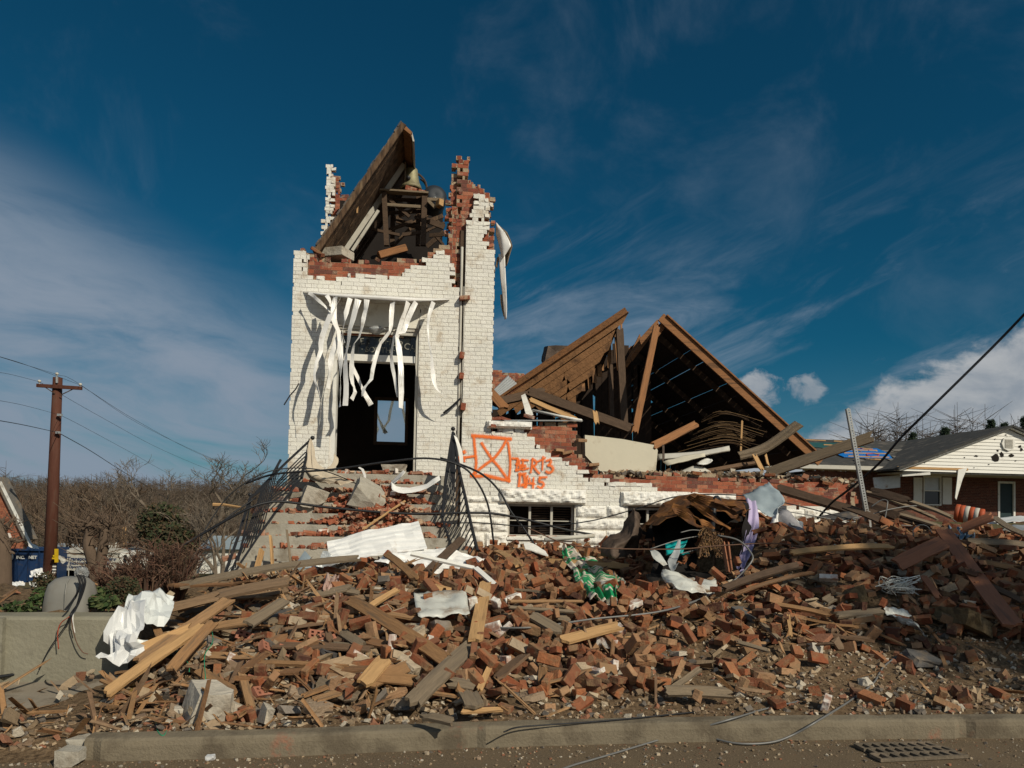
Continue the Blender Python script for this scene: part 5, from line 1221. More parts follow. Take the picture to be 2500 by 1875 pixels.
# grit, chips and splinters
def field(n, seed, f, smin, smax, flat, h=0.0):
    r = random.Random(seed); pos, siz = [], []
    while len(pos) < n:
        x = r.uniform(-4.6, 9.5); y = 5.5 + 5.8 * r.random() ** 1.4
        if y < kerb_y(x) + KW + .02 or r.random() > f(x, y): continue
        if x > 6 and y < 6 or x < -2.5 and y > 6.05 and r.random() < .95: continue
        s = smin + (smax - smin) * r.random() ** 2.6; pos.append((x, y, ground_z(x, y) + s * flat * .3 + h * r.random())); siz.append((s * r.uniform(.7, 1.5), s, s * flat * r.uniform(.6, 1.3)))
    rr_ = np.array([np.array(Euler((r.gauss(0, .5), r.gauss(0, .5), r.uniform(0, 6.3))).to_matrix()) for _ in range(n)])
    return np.array(pos), np.array(siz), rr_
stuff(scatter('rubble_grit', *field(15000, 5, lambda x, y: (1 if y < 7.6 else .6) * (1 if x > -3.4 else .35), .008, .05, .65), ['plaster_i'], .22, 7), 'grit, mortar crumbs and small stones scattered over the dirt and the heap', 'rubble grit')
p_, s_, r_ = field(2600, 6, lambda x, y: (1.0 if x < -.3 else .30) * (1 if y > 6.0 else .4) * (1 - .9 * sstep(1.6, 2.4, x) * sstep(7.4, 6.9, y)), .03, .22, .12, .10); s_[:, 0] *= 1.8; s_[:, 1] *= .18; s_[:, 2] = np.minimum(s_[:, 2], .014)
stuff(scatter('wood_splinters', p_, s_, r_, ['wood_i'], .2, 9), 'splinters and slivers of wood strewn over the rubble heap', 'wood splinters')
p_, s_, r_ = field(2200, 16, lambda x, y: (1.0 if x < -.2 else .35) * (.25 if y < 6.1 else 1) * (1 - .9 * sstep(1.6, 2.4, x) * sstep(7.4, 6.9, y)), .03, .13, .35, .07)
stuff(scatter('plaster_crumbs', p_, s_, r_, ['plaster_i'], .2, 19), 'lumps of tan plaster, mortar and shingle scattered through the heap', 'plaster rubble')

# ------------------------------------------------------------------ boards
def board(name, label, a, b, w, t, m, roll=0.0, rag=.03, bend=0.0, cat='board', grp=None, seed=None):
    a, b = Vector(a), Vector(b); L = (b - a).length
    o = plank_mesh(L, w, t, rag, seed if seed is not None else int(abs(a.x * 9713 + a.y * 577)) % 9999, bend).build(name, m)
    R = frame(b - a, (0, -.35, 1)) @ Matrix.Rotation(roll, 3, 'X'); o.matrix_world = Matrix.Translation((a + b) / 2) @ R.to_4x4(); return tag(o, label, cat, grp)
BD = [ # px ends, lift of both ends, width, material, roll, label
 (1000,1722,1157,1572,.07,.14,.15,'wood_grey',.1,'grey weathered board lying diagonally at the front middle of the heap'),
 (848,1461,1092,1614,.12,.14,.12,'wood',.5,'long dark brown timber slanting down to the right in the middle of the heap'),
 (1186,1421,1160,1566,.10,.14,.13,'wood_new',.0,'upright tan board leaning on the heap below the white battens'),
 (1367,1566,1516,1527,.12,.14,.12,'wood_new',.1,'short pale knotty board lying level among bricks at the centre'),
 (1290,1497,1372,1545,.12,.13,.14,'wood_grey',.0,'grey board end pointing down to the pale knotty board'),
 (1240,1482,1432,1495,.13,.13,.035,'wood_grey',.3,'long thin grey lath lying level above the grey board end'),
 (1237,1468,1425,1468,.13,.12,.03,'wood',.3,'long thin brown lath parallel to the thin grey lath'),
 (1336,1370,1544,1385,.14,.12,.10,'wood_new',.7,'tan board passing behind the green and white cloth'),
 (252,1698,505,1522,.05,.24,.10,'wood_new',.1,'longest tan splintered board slanting down to the ground at the left end'),
 (335,1619,565,1460,.14,.26,.11,'wood',.2,'brown board above the longest tan board at the left end'),
 (411,1641,522,1518,.12,.24,.09,'wood',.4,'shorter brown board right of the longest tan board'),
 (377,1494,538,1455,.20,.26,.09,'wood',.9,'brown board on edge sticking out left over the plastic sheet'),
 (299,1502,375,1510,.22,.22,.05,'wood',.2,'short board tip sticking out furthest left over the plastic sheet'),
 (361,1478,397,1570,.28,.14,.07,'wood',.2,'short steep board standing in front of the plastic sheet'),
 (292,1604,475,1528,.12,.22,.07,'wood_new',.8,'tan board on edge just below the plastic sheet'),
 (430,1432,880,1362,.20,.20,.16,'wood_grey',.0,'very long flat grey brown board lying across the foot of the steps'),
 (425,1486,712,1418,.18,.20,.18,'wood',.1,'wide brown board below the very long flat board'),
 (602,1527,702,1462,.16,.18,.11,'wood_grey',.3,'grey brown board slanting up in the left middle of the heap'),
 (1043,1398,1130,1314,.10,.34,.11,'timber_dark',.4,'dark charred timber leaning up in front of the white metal sheets'),
 (942,1352,1016,1414,.20,.14,.09,'wood',.3,'brown board end left of the dark charred timber'),
 (898,1484,973,1438,.12,.15,.06,'wood_new',.2,'thin tan board above the long dark brown timber'),
 (1169,1688,1204,1610,.06,.12,.05,'wood_new',.1,'thin pale split stick right of the grey weathered board'),
 (884,1674,945,1604,.08,.13,.13,'wood_new',.1,'wide pale torn board left of the grey weathered board'),
 (1090,1665,1163,1676,.08,.06,.11,'wood_grey',.2,'short grey board just right of the grey weathered board'),
 (1139,1686,1162,1730,.09,.06,.15,'wood_grey',.0,'broad grey board stub pointing at the kerb'),
 (1023,1748,1110,1763,.03,.03,.07,'wood_grey',.1,'grey board lying flat along the kerb below the weathered board'),
 (1123,1737,1230,1731,.03,.03,.045,'wood_new',.1,'thin tan lath lying level near the kerb at the centre'),
 (2302,1292,2476,1530,.18,.10,.20,'wood_red',.15,'long red brown plank slanting down at the far right'),
 (2188,1380,2309,1322,.12,.22,.20,'wood_red',.35,'red brown plank lying left of the long red plank'),
 (2345,1292,2428,1259,.10,.26,.22,'wood_red',.2,'red brown plank tilted up in front of the neighbouring door'),
 (2361,1322,2510,1330,.14,.14,.10,'wood_grey',.6,'grey beam lying level behind the long red plank'),
 (1925,1350,2184,1334,.14,.16,.08,'wood_new',.4,'long pale lath lying level below the grey pipe'),
 (2038,1503,2160,1491,.10,.10,.09,'wood_grey',.2,'grey brown board lying level under the torn paper'),
 (1895,1476,2027,1502,.12,.10,.06,'wood',.3,'thin brown board left of the torn paper'),
 (2253,1405,2294,1463,.14,.10,.07,'wood_red',.4,'short dark red board leaning right of the wire tangle'),
 (2427,1262,2510,1308,.18,.16,.12,'wood_grey',.3,'grey squared beam at the right edge below the neighbouring door'),
 (1616,1686,1790,1693,.05,.04,.09,'wood_grey',.5,'grey brown board lying level at the front right of the brick heap'),
 (1762,1438,1955,1378,.10,.14,.09,'timber_dark',.3,'dark board slanting up right of the pale zinc sheet'),
 (1790,1452,1990,1396,.10,.14,.05,'wood',.2,'brown lath below the dark slanting board'),
 (1924,1499,1932,1557,.12,.05,.03,'wood_new',.2,'thin pale stick standing among bricks on the right'),
 (1796,1566,1880,1590,.06,.05,.05,'wood_grey',.2,'grey stick lying where the bricks end on the right'),
 (1636,1684,1712,1630,.05,.10,.05,'wood_grey',.2,'thin grey lath poking up above the level front board'),
 (1209,1345,1268,1382,.14,.12,.09,'wood_new',.3,'tan board end near the foot of the right railing'),
 (1020,1428,1110,1448,.15,.15,.10,'wood_new',.5,'pale squared wood lying left of the upright tan board'),
 (2240,1420,2300,1380,.12,.14,.07,'wood_grey',.3,'grey stick between the two red planks'),
 (2390,1420,2500,1470,.1,.1,.09,'timber_dark',.3,'dark board half hidden at the right edge of the heap'),
 (1490,1372,1548,1392,.1,.1,.08,'wood_new',.2,'short tan board right of the green and white cloth')]
for (x0, y0, x1, y1, h0, h1, w, mm, ro, lab) in BD:
    board('board', lab, on_pile(x0, y0, h0 + (.15 if mm == 'wood_red' else .08)), on_pile(x1, y1, h1 + (.15 if mm == 'wood_red' else .08)), w, .028 if w > .05 else .018, mm, ro, .035 if w > .06 else .02, RR.uniform(-.01, .03))
# standing boards on the steps, white battens, charred boards
board('board', 'pale pointed board standing upright on the lower steps', P(667, 1400, 10.9), P(660, 1302, 11.1), .16, .025, 'wood_new', rad(80), .05)
board('board', 'shorter pale board leaning left of the pointed board on the steps', P(624, 1402, 10.8), P(640, 1340, 11.0), .12, .025, 'wood_new', rad(80), .03)
board('stick', 'thin bent grey stick standing on the lower steps', P(712, 1398, 10.8), P(700, 1292, 11.0), .03, .03, 'wood_grey', 0, .01, .02, 'stick')
for a, b, lab in (((1003, 1352), (1160, 1388), 'white painted batten lying over the white metal sheets'), ((1160, 1386), (1214, 1433), 'white painted batten bent down to the upright tan board')):
    board('white_batten', lab, on_pile(*a, .24), on_pile(*b, .16), .06, .03, 'trim', .2, .01)
board('board', 'brown stick slanting down across the middle steps', P(885, 1293, 11.3), P(990, 1222, 12.4), .03, .02, 'wood_new', 0, .01)
for k, (x0, y0, x1, y1) in enumerate(((2112, 1200, 2300, 1272), (2104, 1215, 2240, 1268), (2108, 1232, 2195, 1262), (2160, 1205, 2330, 1265), (2100, 1246, 2290, 1290), (2118, 1196, 2225, 1225), (2170, 1250, 2320, 1295), (2060, 1235, 2180, 1285))):
    board('charred_board', 'blackened board in the fan of burnt boards right of the steel post', P(x0, y0, 11.6 - .1 * k), P(x1, y1, 10.9 - .1 * k), .13, .03, 'timber_dark' if k % 3 else 'wood_grey', .4 * (k % 3), .06, .02, 'board', 'blackened boards by the steel post')
# more boards at random
RB = random.Random(5); k = 0
while k < 118:
    px = RB.uniform(250, 1150) if RB.random() < .62 else RB.uniform(1150, 2500); py = RB.uniform(1440, 1730) if px < 1900 else RB.uniform(1310, 1580)
    p = on_pile(px, py, .06)
    if p.x > 1.7 and p.y < 7.2: continue
    if p.x < -2.6 or p.y < toe(p.x) - .05: continue
    a = RB.uniform(0, 6.283); L = RB.uniform(.22, .85) * (1.15 if px < 900 else .85); d = Vector((math.cos(a), math.sin(a) * .8, 0)) * L / 2
    q = [p + d, p - d]
    for v in q: v.z = ground_z(v.x, v.y) + RB.uniform(.06, .16)
    if q[0].y < 5.8 or q[1].y < 5.8: continue
    left = px < 1150
    board('splintered_board', 'splintered brown board end lying in the left half of the rubble heap' if left else 'splintered brown board end lying among bricks in the right half of the heap', q[0], q[1], RB.uniform(.04, .12), RB.uniform(.015, .03), 'wood' if RB.random() < .75 else 'wood_grey', RB.uniform(-.6, .6), .05, RB.uniform(-.02, .03), 'board', 'splintered boards in the left half' if left else 'splintered boards in the right half', k); k += 1

# ------------------------------------------------------------------ stones, plaster, shingles
def put_rock(name, label, px, py, r, m, seed, flat=.8, lift=.5, sc_=(1, 1, 1), cat='stone', grp=None, Y=None, e=(0, 0, 0)):
    o = rock(r, seed, flat).build(name, m); p = on_pile(px, py, r * lift) if Y is None else P(px, py, Y); o.location = p; o.scale = sc_; o.rotation_euler = e; return tag(o, label, cat, grp)
put_rock('white_stone', 'big pale squared stone lying on the dirt near the kerb on the left', 521, 1722, .17, 'stone', 5, 1.0, .5, (1, .9, 1), e=(.2, .3, .5))
put_rock('small_stone', 'small cream stone lying left of the big pale stone', 436, 1740, .055, 'stone', 9)
M['foam'] = mat('yellow brown foam', (.30, .20, .055), rough=.95, scale=12, var=.4, bump=.8, dirt=(.14, .10, .06), dirt_amt=.45)
put_rock('foam_pad', 'flat yellowish foam pad lying under the longest tan board', 322, 1692, .16, 'foam', 12, .25, .2, (1.1, .7, .6), 'foam pad')
for i, (px, py, r, mm, fl, lab) in enumerate((
    (1070, 1538, .16, 'plaster', .45, 'rough orange tan lump of plaster above the grey weathered board'), (1005, 1550, .15, 'plaster', .4, 'grey tan slab of plaster left of the orange tan lump'),
    (1000, 1632, .16, 'plaster', .6, 'crumbly tan plaster mass left of the weathered board'), (975, 1325, .18, 'plaster', .7, 'tan clay lump lying on the white ribbed sheet'),
    (925, 1352, .13, 'plaster', .6, 'smaller tan lump at the lower edge of the white ribbed sheet'), (860, 1640, .2, 'plaster', .25, 'wide flat tan plaster slab in the left middle of the heap'),
    (805, 1590, .17, 'slate', .22, 'dark grey shingle slab right of the cored bricks'), (905, 1405, .13, 'slate', .3, 'dark shingle lump below the white ribbed sheet'), (945, 1412, .12, 'slate', .25, 'second dark shingle lump left of the pale squared wood'),
    (1828, 1500, .2, 'slate', .16, 'olive grey slab lying among bricks on the right'), (2090, 1458, .17, 'straw', .7, 'clump of straw and dirt left of the wire tangle'), (2355, 1518, .30, 'straw', .3, 'rough woven brown mat slab below the long red plank'),
    (2250, 1605, .16, 'slate', .2, 'pale flat round stone lying on the dirt at the right'), (1990, 1585, .07, 'stone', .8, 'small pale stone at the upper edge of the dirt'), (2110, 1665, .06, 'stone', .9, 'small pale knob of plaster standing on the dirt by the grey wire'),
    (2140, 1375, .12, 'plaster', .6, 'tan lump behind the red brown plank'), (430, 1585, .09, 'plaster', .5, 'pale plaster bit under the boards on the left'), (690, 1500, .14, 'slate', .25, 'dark shingle piece in the upper left of the heap'),
    (1420, 1612, .08, 'stone', .8, 'pale round stone among bricks left of centre'), (1655, 1455, .08, 'stone', .6, 'dusty lump below the pale zinc sheet'))):
    if 'straw' not in M: M['straw'] = mat('matted straw and earth', (.19, .135, .07), rough=.95, scale=30, var=.6, bump=1.0, dirt=(.08, .055, .03), dirt_amt=.45, dirt_scale=9)
    put_rock('plaster_lump' if mm == 'plaster' else {'slate': 'shingle_slab', 'straw': 'straw_clump', 'stone': 'small_stone'}[mm], lab, px, py, r, mm, 30 + i, fl, .45, (1, .9, 1), {'plaster': 'plaster', 'slate': 'shingle', 'straw': 'straw', 'stone': 'stone'}[mm], e=(.35, RR.uniform(-.2, .2), RR.uniform(0, 6)))
for k in range(74):                                         # further lumps, mostly on the left
    px = RB.uniform(420, 1150) if k < 58 else RB.uniform(1200, 2450); py = RB.uniform(1460, 1740) if px < 1700 else RB.uniform(1340, 1600)
    mm = RB.choice(('plaster', 'plaster', 'slate')); left = px < 1200
    put_rock('rubble_lump', {True: {'plaster': 'broken lump of tan plaster in the left half of the heap', 'slate': 'torn piece of dark shingle in the left half of the heap'}, False: {'plaster': 'broken lump of tan plaster in the right half of the heap', 'slate': 'torn piece of dark shingle in the right half of the heap'}}[left][mm],
             px, py, RB.uniform(.05, .12), mm, 100 + k, .35 if mm == 'plaster' else .15, .5, (1, .8, 1), 'plaster' if mm == 'plaster' else 'shingle', ('plaster lumps' if mm == 'plaster' else 'shingle pieces') + (' on the left' if left else ' on the right'), e=(RB.uniform(-.2, .6), RB.uniform(-.4, .4), RB.uniform(0, 6)))
# on the steps
put_rock('stone_block', 'pale square stone block lying on the upper left steps', 762, 1214, .20, 'stone', 61, .95, Y=12.55, e=(.2, .3, .4))
put_rock('concrete_chunk', 'big grey concrete chunk tilted on the middle of the steps', 898, 1216, .28, 'concrete', 64, .8, Y=12.35, e=(.3, .5, .2), cat='concrete chunk')
put_rock('stone_block', 'flat pale stone lying on the door sill', 960, 1143, .16, 'stone', 66, .5, Y=13.5, sc_=(1.5, 1, .8))
RS = random.Random(8); pos, siz, rot = [], [], []
def heap_h(x, y):                                           # red brick dust heap on the steps
    c = P(870, 1240, 12.3).x; return .36 * math.exp(-((x - c - .30) / .62) ** 2 - ((y - 12.25) / .62) ** 2)
while len(pos) < 2300:
    x = RS.uniform(STEP[4][0] + .1, STEP[2][1] - .05); y = RS.uniform(11.0, 13.6)
    dns = .012 + heap_h(x, y) * 3.4
    if RS.random() > dns or not any(s[0] + .03 < x < s[1] - .03 and s[2] + .02 < y < s[2] + .27 for s in STEP): continue
    s = RS.uniform(.015, .05) + .05 * RS.random() ** 5; h = heap_h(x, y) * RS.random() ** .5
    pos.append((x, y, step_z(x, y) + s * .35 + h * .8)); siz.append((s * 1.4, s, s * .8)); rot.append(np.array(Euler((RS.uniform(-.6, .6), RS.uniform(-.6, .6), RS.uniform(0, 6))).to_matrix()))
stuff(scatter('brick_crumbs', np.array(pos), np.array(siz), np.array(rot), ['brick_fresh'], .2, 4), 'heap of bright red broken brick crumbs spilling down the steps', 'brick rubble')
fresh = [me.copy() for me in whole[:3] + broken[:3]]
for me in fresh: me.materials.clear(); me.materials.append(mat('fresh red brick', [(.29, .095, .05), (.34, .12, .06), (.24, .075, .045), (.33, .16, .10)], 'object', .9, scale=14, var=.35, bump=.5, dirt=(.45, .36, .28), dirt_amt=.38, dirt_scale=6)) if me is fresh[0] else me.materials.append(fresh[0].materials[0])
spots = [(668, 1213), (690, 1213), (720, 1215), (650, 1270), (663, 1262), (690, 1240), (725, 1240), (775, 1238), (625, 1265), (600, 1330), (632, 1325), (690, 1330), (724, 1332), (755, 1328), (560, 1358), (600, 1362), (640, 1300), (720, 1365), (767, 1355), (768, 1338), (790, 1300), (775, 1262), (810, 1180), (830, 1195), (850, 1190), (800, 1205), (830, 1140), (850, 1150), (905, 1150), (915, 1162), (930, 1168), (940, 1158), (915, 1138), (965, 1160), (985, 1180), (1035, 1150), (1045, 1155), (1020, 1152), (1000, 1210), (1015, 1215), (990, 1205), (1030, 1210), (960, 1240), (985, 1245)]
for i, (px, py) in enumerate(spots):
    best = None
    for (x0, x1, ys, z) in STEP:                             # the tread seen through this pixel
        p = G(px, py + 9, z)
        if ys + .0 <= p.y <= ys + .34 or (ys == STEP[0][2] and p.y > ys and p.y < 14): best = p; break
    if best is None:
        d = ray(px, py + 6); y = 10.6
        while y < 14 and (CO + d * (y / d.y)).z > step_z(0, y) : y += .02
        best = CO + d * ((y + .08) / d.y); best.z = step_z(0, y + .08)
    white = i in (5, 9, 20, 27, 33, 42)
    o = link('painted_brick' if white else 'loose_brick', pm[i % 3] if white else fresh[i % 6]); o.location = best + Vector((0, 0, .035 + heap_h(best.x, best.y) * .7)); o.rotation_euler = (RS.choice((0, 1.57, .3)), RS.uniform(-.3, .3), RS.uniform(0, 6))
    tag(o, 'loose brick with white paint lying on the front steps' if white else 'bright red brick lying on the front steps', 'brick', 'white painted bricks on the steps' if white else 'red bricks on the steps')
# bricks and dirt along the broken top of the low wall
pos, siz, rot = [], [], []
for k in range(700):
    px = RS.uniform(1470, 2090); p = P(px, 1163 + max(0, px - 1750) * .07 - 3, FAC + RS.uniform(.12, .9)); s = RS.uniform(.02, .10)
    pos.append((p.x, p.y, p.z + RS.uniform(-.03, .10 if px > 1780 else .05))); siz.append((s * 1.5, s, s * .7)); rot.append(np.array(Euler((RS.uniform(-.6, .6), RS.uniform(-.6, .6), RS.uniform(0, 6))).to_matrix()))
stuff(scatter('wall_top_rubble', np.array(pos), np.array(siz), np.array(rot), ['plaster_i', ], .2, 14), 'crumbs of plaster, lath and brick lying along the broken wall top', 'rubble')
for i, (px, py) in enumerate(((1210, 1022), (1235, 1024), (1292, 1017), (1450, 1135), (1420, 1075), (1365, 1100), (1385, 1105), (1440, 1152), (1880, 1160), (1950, 1168), (2020, 1180), (1820, 1158), (1700, 1155))):
    o = link('loose_brick', fresh[i % 6] if px < 1300 else whole[i % 8]); o.location = P(px, py, FAC + .05); o.rotation_euler = (RS.uniform(-.2, .2), RS.uniform(-.3, .3), RS.uniform(-.6, .6)); tag(o, 'loose red brick lying on the broken top of the low wall', 'brick', 'loose bricks on the wall top')

M['grey_soft'] = mat('lint wrapped pipe', (.30, .29, .30), rough=.95, scale=8, var=.3, bump=.5)
M['twine'] = mat('green twine', (.02, .25, .13), rough=.8, bump=0)

# ------------------------------------------------------------------ sheet metal, cloth and other finds on the heap
def pts_px(rows, Ys): return [[P(x, y, Ys[i] if not hasattr(Ys[i], '__len__') else Ys[i][j]) for j, (x, y) in enumerate(r)] for i, r in enumerate(rows)]
def find(name, label, cat, rows, Ys, m, nu=14, nv=14, smooth=True, **kw):
    if Ys is None:
        yy = [float(np.mean([on_pile(x, y, kw.get('lift', .12)).y for x, y in r])) for r in rows]; yy = [max(v, yy[i] - 0) if i == 0 else v for i, v in enumerate(yy)]; R_ = [[P(x, y, yy[i]) for x, y in r] for i, r in enumerate(rows)]
    else: R_ = pts_px(rows, Ys)
    kw.pop('lift', None); o = sheet(name, patch(R_, nu, nv, **kw), m, smooth=smooth); at_origin(o); return tag(o, label, cat)
find('white_siding_sheet', 'long white ribbed metal sheet lying slanted at the foot of the steps', 'metal sheet', [[(797, 1319), (900, 1292), (1021, 1268)], [(803, 1350), (905, 1322), (1032, 1303)], [(822, 1374), (925, 1352), (1043, 1337)]], (10.6, 10.35, 10.1), 'white_metal', 12, 30, False, rib=.018, ribn=5, crumple=.03, seed=1, thick=.006)
find('white_siding_sheet', 'grey crumpled end of a white ribbed sheet below the long one', 'metal sheet', [[(790, 1340), (805, 1345), (822, 1368)], [(772, 1378), (800, 1380), (826, 1376)]], (10.3, 10.0), 'galv', 8, 18, False, rib=.02, ribn=5, crumple=.03, seed=2, thick=.006)
find('white_siding_sheet', 'second white metal sheet lying flat in front of the right railing', 'metal sheet', [[(975, 1343), (1083, 1336), (1150, 1352), (1222, 1375)], [(940, 1354), (1040, 1368), (1110, 1372), (1180, 1384)], [(915, 1366), (1000, 1388), (1060, 1398), (1137, 1398)]], (10.2, 9.9, 9.6), 'white_metal', 20, 20, False, rib=.014, ribn=4, crumple=.05, seed=3, thick=.006)
find('zinc_sheet', 'pale stained zinc sheet lying dented in the middle of the heap', 'metal sheet', [[(1010, 1446), (1070, 1441), (1137, 1440)], [(1014, 1475), (1075, 1472), (1142, 1470)], [(1021, 1503), (1085, 1501), (1147, 1498)]], None, 'galv_white', 14, 14, True, crumple=.05, seed=4, thick=.005, lift=.26)
M['film'] = mat('cloudy plastic film', (.62, .65, .64), rough=.35, scale=3, var=.2, bump=.1, spec=.5)
M['film_white'] = mat('crumpled white plastic', (.66, .67, .67), rough=.4, scale=3, var=.1, bump=.1, spec=.5)
find('plastic_sheet', 'grey cloudy plastic sheet draped over the board ends at the left', 'plastic sheet', [[(318, 1440), (360, 1430), (398, 1434), (430, 1450)], [(300, 1468), (350, 1460), (385, 1468), (425, 1480)], [(285, 1496), (330, 1500), (360, 1515), (400, 1530)]], ((7.6, 7.7, 7.75, 7.8), (7.35, 7.4, 7.45, 7.5), (7.15, 7.1, 7.1, 7.2)), 'film', 10, 9, False, crumple=.12, seed=5)
find('white_plastic_sheet', 'bright crumpled white plastic sheet hanging over the low concrete wall', 'plastic sheet', [[(305, 1455), (322, 1448), (345, 1468)], [(280, 1492), (305, 1496), (352, 1503)], [(258, 1525), (300, 1532), (348, 1535)], [(240, 1562), (285, 1560), (330, 1565)], [(268, 1590), (300, 1590), (345, 1592)], [(246, 1626), (272, 1622), (320, 1610)]], (7.2, 6.98, 6.85, 6.75, 6.8, 6.7), 'film_white', 9, 13, False, crumple=.17, fold=.03, foldn=2, seed=6)
find('white_plastic_sheet', 'lower tail of white plastic lying on the drive under the boards', 'plastic sheet', [[(300, 1580), (350, 1562), (385, 1565)], [(275, 1612), (330, 1600), (380, 1590)]], (6.95, 6.8), 'film', 16, 16, False, crumple=.08, seed=7)
# the burnt, folded metal roof with a dark hollow under it
bm_ = thing('burnt_metal_roof', 'mound of rusty folded metal roofing with a dark hollow under it before the low wall', 'metal wreck', loc=P(1720, 1300, 11))
def lp(name, rows, Ys, m, nu=14, nv=14, sm=True, **kw): return local(sheet(name, patch(pts_px(rows, Ys), nu, nv, **kw), m, smooth=sm), bm_)
M['hollow_shade'] = mat('black for shaded hollow', (.012, .010, .009), rough=.9, scale=6, var=.5, bump=.3)  # near black stands in for the shade inside the hollow
lp('top_sheet', [[(1560, 1292), (1613, 1240), (1672, 1206), (1740, 1210), (1832, 1222)], [(1570, 1288), (1622, 1244), (1684, 1212), (1752, 1220), (1834, 1232)], [(1600, 1272), (1640, 1246), (1705, 1236), (1780, 1248), (1832, 1250)]], (11.6, 10.9, 10.0), 'rust', nu=7, nv=9, sm=False, crumple=.12, seed=11)
lp('inner_sheet', [[(1590, 1276), (1660, 1242), (1828, 1244)], [(1600, 1345), (1690, 1330), (1845, 1320)], [(1580, 1430), (1700, 1440), (1830, 1430)]], (11.2, 10.8, 10.2), 'hollow_shade', crumple=.1, seed=12)
for k, (q, w) in enumerate((([(1640, 1236), (1672, 1252), (1700, 1283), (1718, 1286)], .16), ([(1680, 1212), (1725, 1248), (1752, 1272), (1783, 1292)], .14), ([(1700, 1212), (1750, 1232), (1790, 1255), (1806, 1272)], .13), ([(1745, 1222), (1790, 1236), (1818, 1240), (1812, 1258)], .12), ([(1690, 1258), (1715, 1275), (1745, 1290)], .10), ([(1640, 1242), (1660, 1256), (1690, 1268)], .10))):
    pt = [P(x, y, 9.95 - .06 * k) for x, y in q]; local(sheet('bent_rib', ribbon(pt, [w * .6, w, w * .9, w * .25], .5, k, .012, .1, (.5, .3, .8)), 'rust', smooth=False), bm_)
lp('back_sheet', [[(1560, 1285), (1680, 1225), (1830, 1230)], [(1570, 1340), (1690, 1330), (1850, 1330)], [(1590, 1420), (1700, 1430), (1840, 1420)]], (12.3, 12.2, 11.6), 'hollow_shade', crumple=.1, seed=13)
lp('shade_sheet', [[(1815, 1225), (1840, 1240), (1862, 1262)], [(1820, 1300), (1850, 1310), (1890, 1330)], [(1800, 1390), (1830, 1392), (1870, 1390)]], ((9.9, 10.6, 11.4), (9.7, 10.4, 11.2), (9.4, 10.1, 10.9)), 'hollow_shade', crumple=.06, seed=14)  # sheet added to keep the sun out of the hollow
lp('pit_shade', [[(1575, 1400), (1680, 1395), (1780, 1395)], [(1590, 1440), (1690, 1435), (1770, 1430)]], (10.3, 9.2), 'hollow_shade', crumple=.06, seed=15)  # dark sheet laid over the pit floor as shade
find('torn_duct', 'torn upright piece of brown metal ducting standing before the second basement window', 'duct', [[(1536, 1237), (1548, 1244), (1566, 1262)], [(1528, 1270), (1550, 1275), (1568, 1300)], [(1512, 1296), (1540, 1310), (1560, 1330)], [(1470, 1318), (1505, 1335), (1546, 1350)], [(1466, 1356), (1500, 1362), (1540, 1362)]], ((11.5, 11.2, 11.3), (11.4, 11.0, 11.2), (11.2, 10.8, 11.1), (11, 10.7, 11), (10.9, 10.6, 10.9)), 'rust_dark', 22, 16, True, crumple=.07, seed=15, thick=.01)
M['bluegrey'] = mat('blue grey metal', (.30, .36, .39), rough=.4, scale=4, var=.2, bump=.15, spec=.5, dirt=(.45, .47, .46), dirt_amt=.3)
find('blue_grey_sheet', 'blue grey bent metal sheet standing up behind the lilac cloth', 'metal sheet', [[(1812, 1203), (1845, 1192), (1877, 1175)], [(1828, 1225), (1868, 1212), (1905, 1206)], [(1850, 1242), (1886, 1240), (1914, 1220)], [(1870, 1256), (1884, 1260), (1895, 1245)]], (11.4, 11.1, 10.9, 10.8), 'bluegrey', 14, 14, True, crumple=.05, rib=.006, ribn=5, seed=16, thick=.006)
find('crushed_gutter', 'crushed white metal gutter piece hanging below the blue grey sheet', 'gutter', [[(1886, 1256), (1900, 1250), (1913, 1258)], [(1872, 1282), (1892, 1276), (1908, 1282)], [(1864, 1294), (1880, 1296), (1890, 1290)], [(1857, 1312), (1870, 1318), (1884, 1316)]], ((10.6, 10.45, 10.6), (10.5, 10.35, 10.5), (10.45, 10.3, 10.4), (10.4, 10.3, 10.4)), 'white_metal', 16, 12, False, crumple=.06, seed=17, thick=.008)
m = MB(); m.tube([P(1912, 1262, 10.6), P(1935, 1290, 10.35), P(1958, 1316, 10.15), P(1975, 1336, 10.0)], [.13, .12, .10, .08], 12, smooth=4); o = m.build('grey_pipe', 'grey_soft', None, True); at_origin(o); tag(o, 'fat grey pipe wrapped in lint lying down the slope right of the white gutter', 'pipe')
find('grey_flap', 'small torn grey sheet flap beside the fat grey pipe', 'metal sheet', [[(1925, 1262), (1960, 1275)], [(1935, 1280), (1965, 1298)]], (10.4, 10.2), 'galv', 8, 8, False, crumple=.05, seed=18)
find('dark_panel', 'flat dark green grey panel lying against the wall end right of the burnt roof', 'panel', [[(1990, 1262), (2085, 1245)], [(2020, 1272), (2100, 1268)]], (12.6, 12.2), 'slate', 6, 6)
mt = mat('lilac cloth', (.44, .38, .56), rough=.95, scale=60, var=.15, bump=.2); M['lilac'] = mt
find('lilac_cloth', 'long lilac cloth hanging from the burnt roof down to the rubble', 'cloth', [[(1821, 1218), (1838, 1222), (1850, 1235)], [(1826, 1245), (1840, 1252), (1853, 1265)], [(1820, 1290), (1835, 1298), (1850, 1300)], [(1808, 1345), (1820, 1350), (1834, 1352)], [(1796, 1386), (1808, 1388), (1822, 1380)]], (10.3, 10.15, 9.95, 9.6, 9.2), 'lilac', 28, 20, True, fold=.02, foldn=2, seed=19)
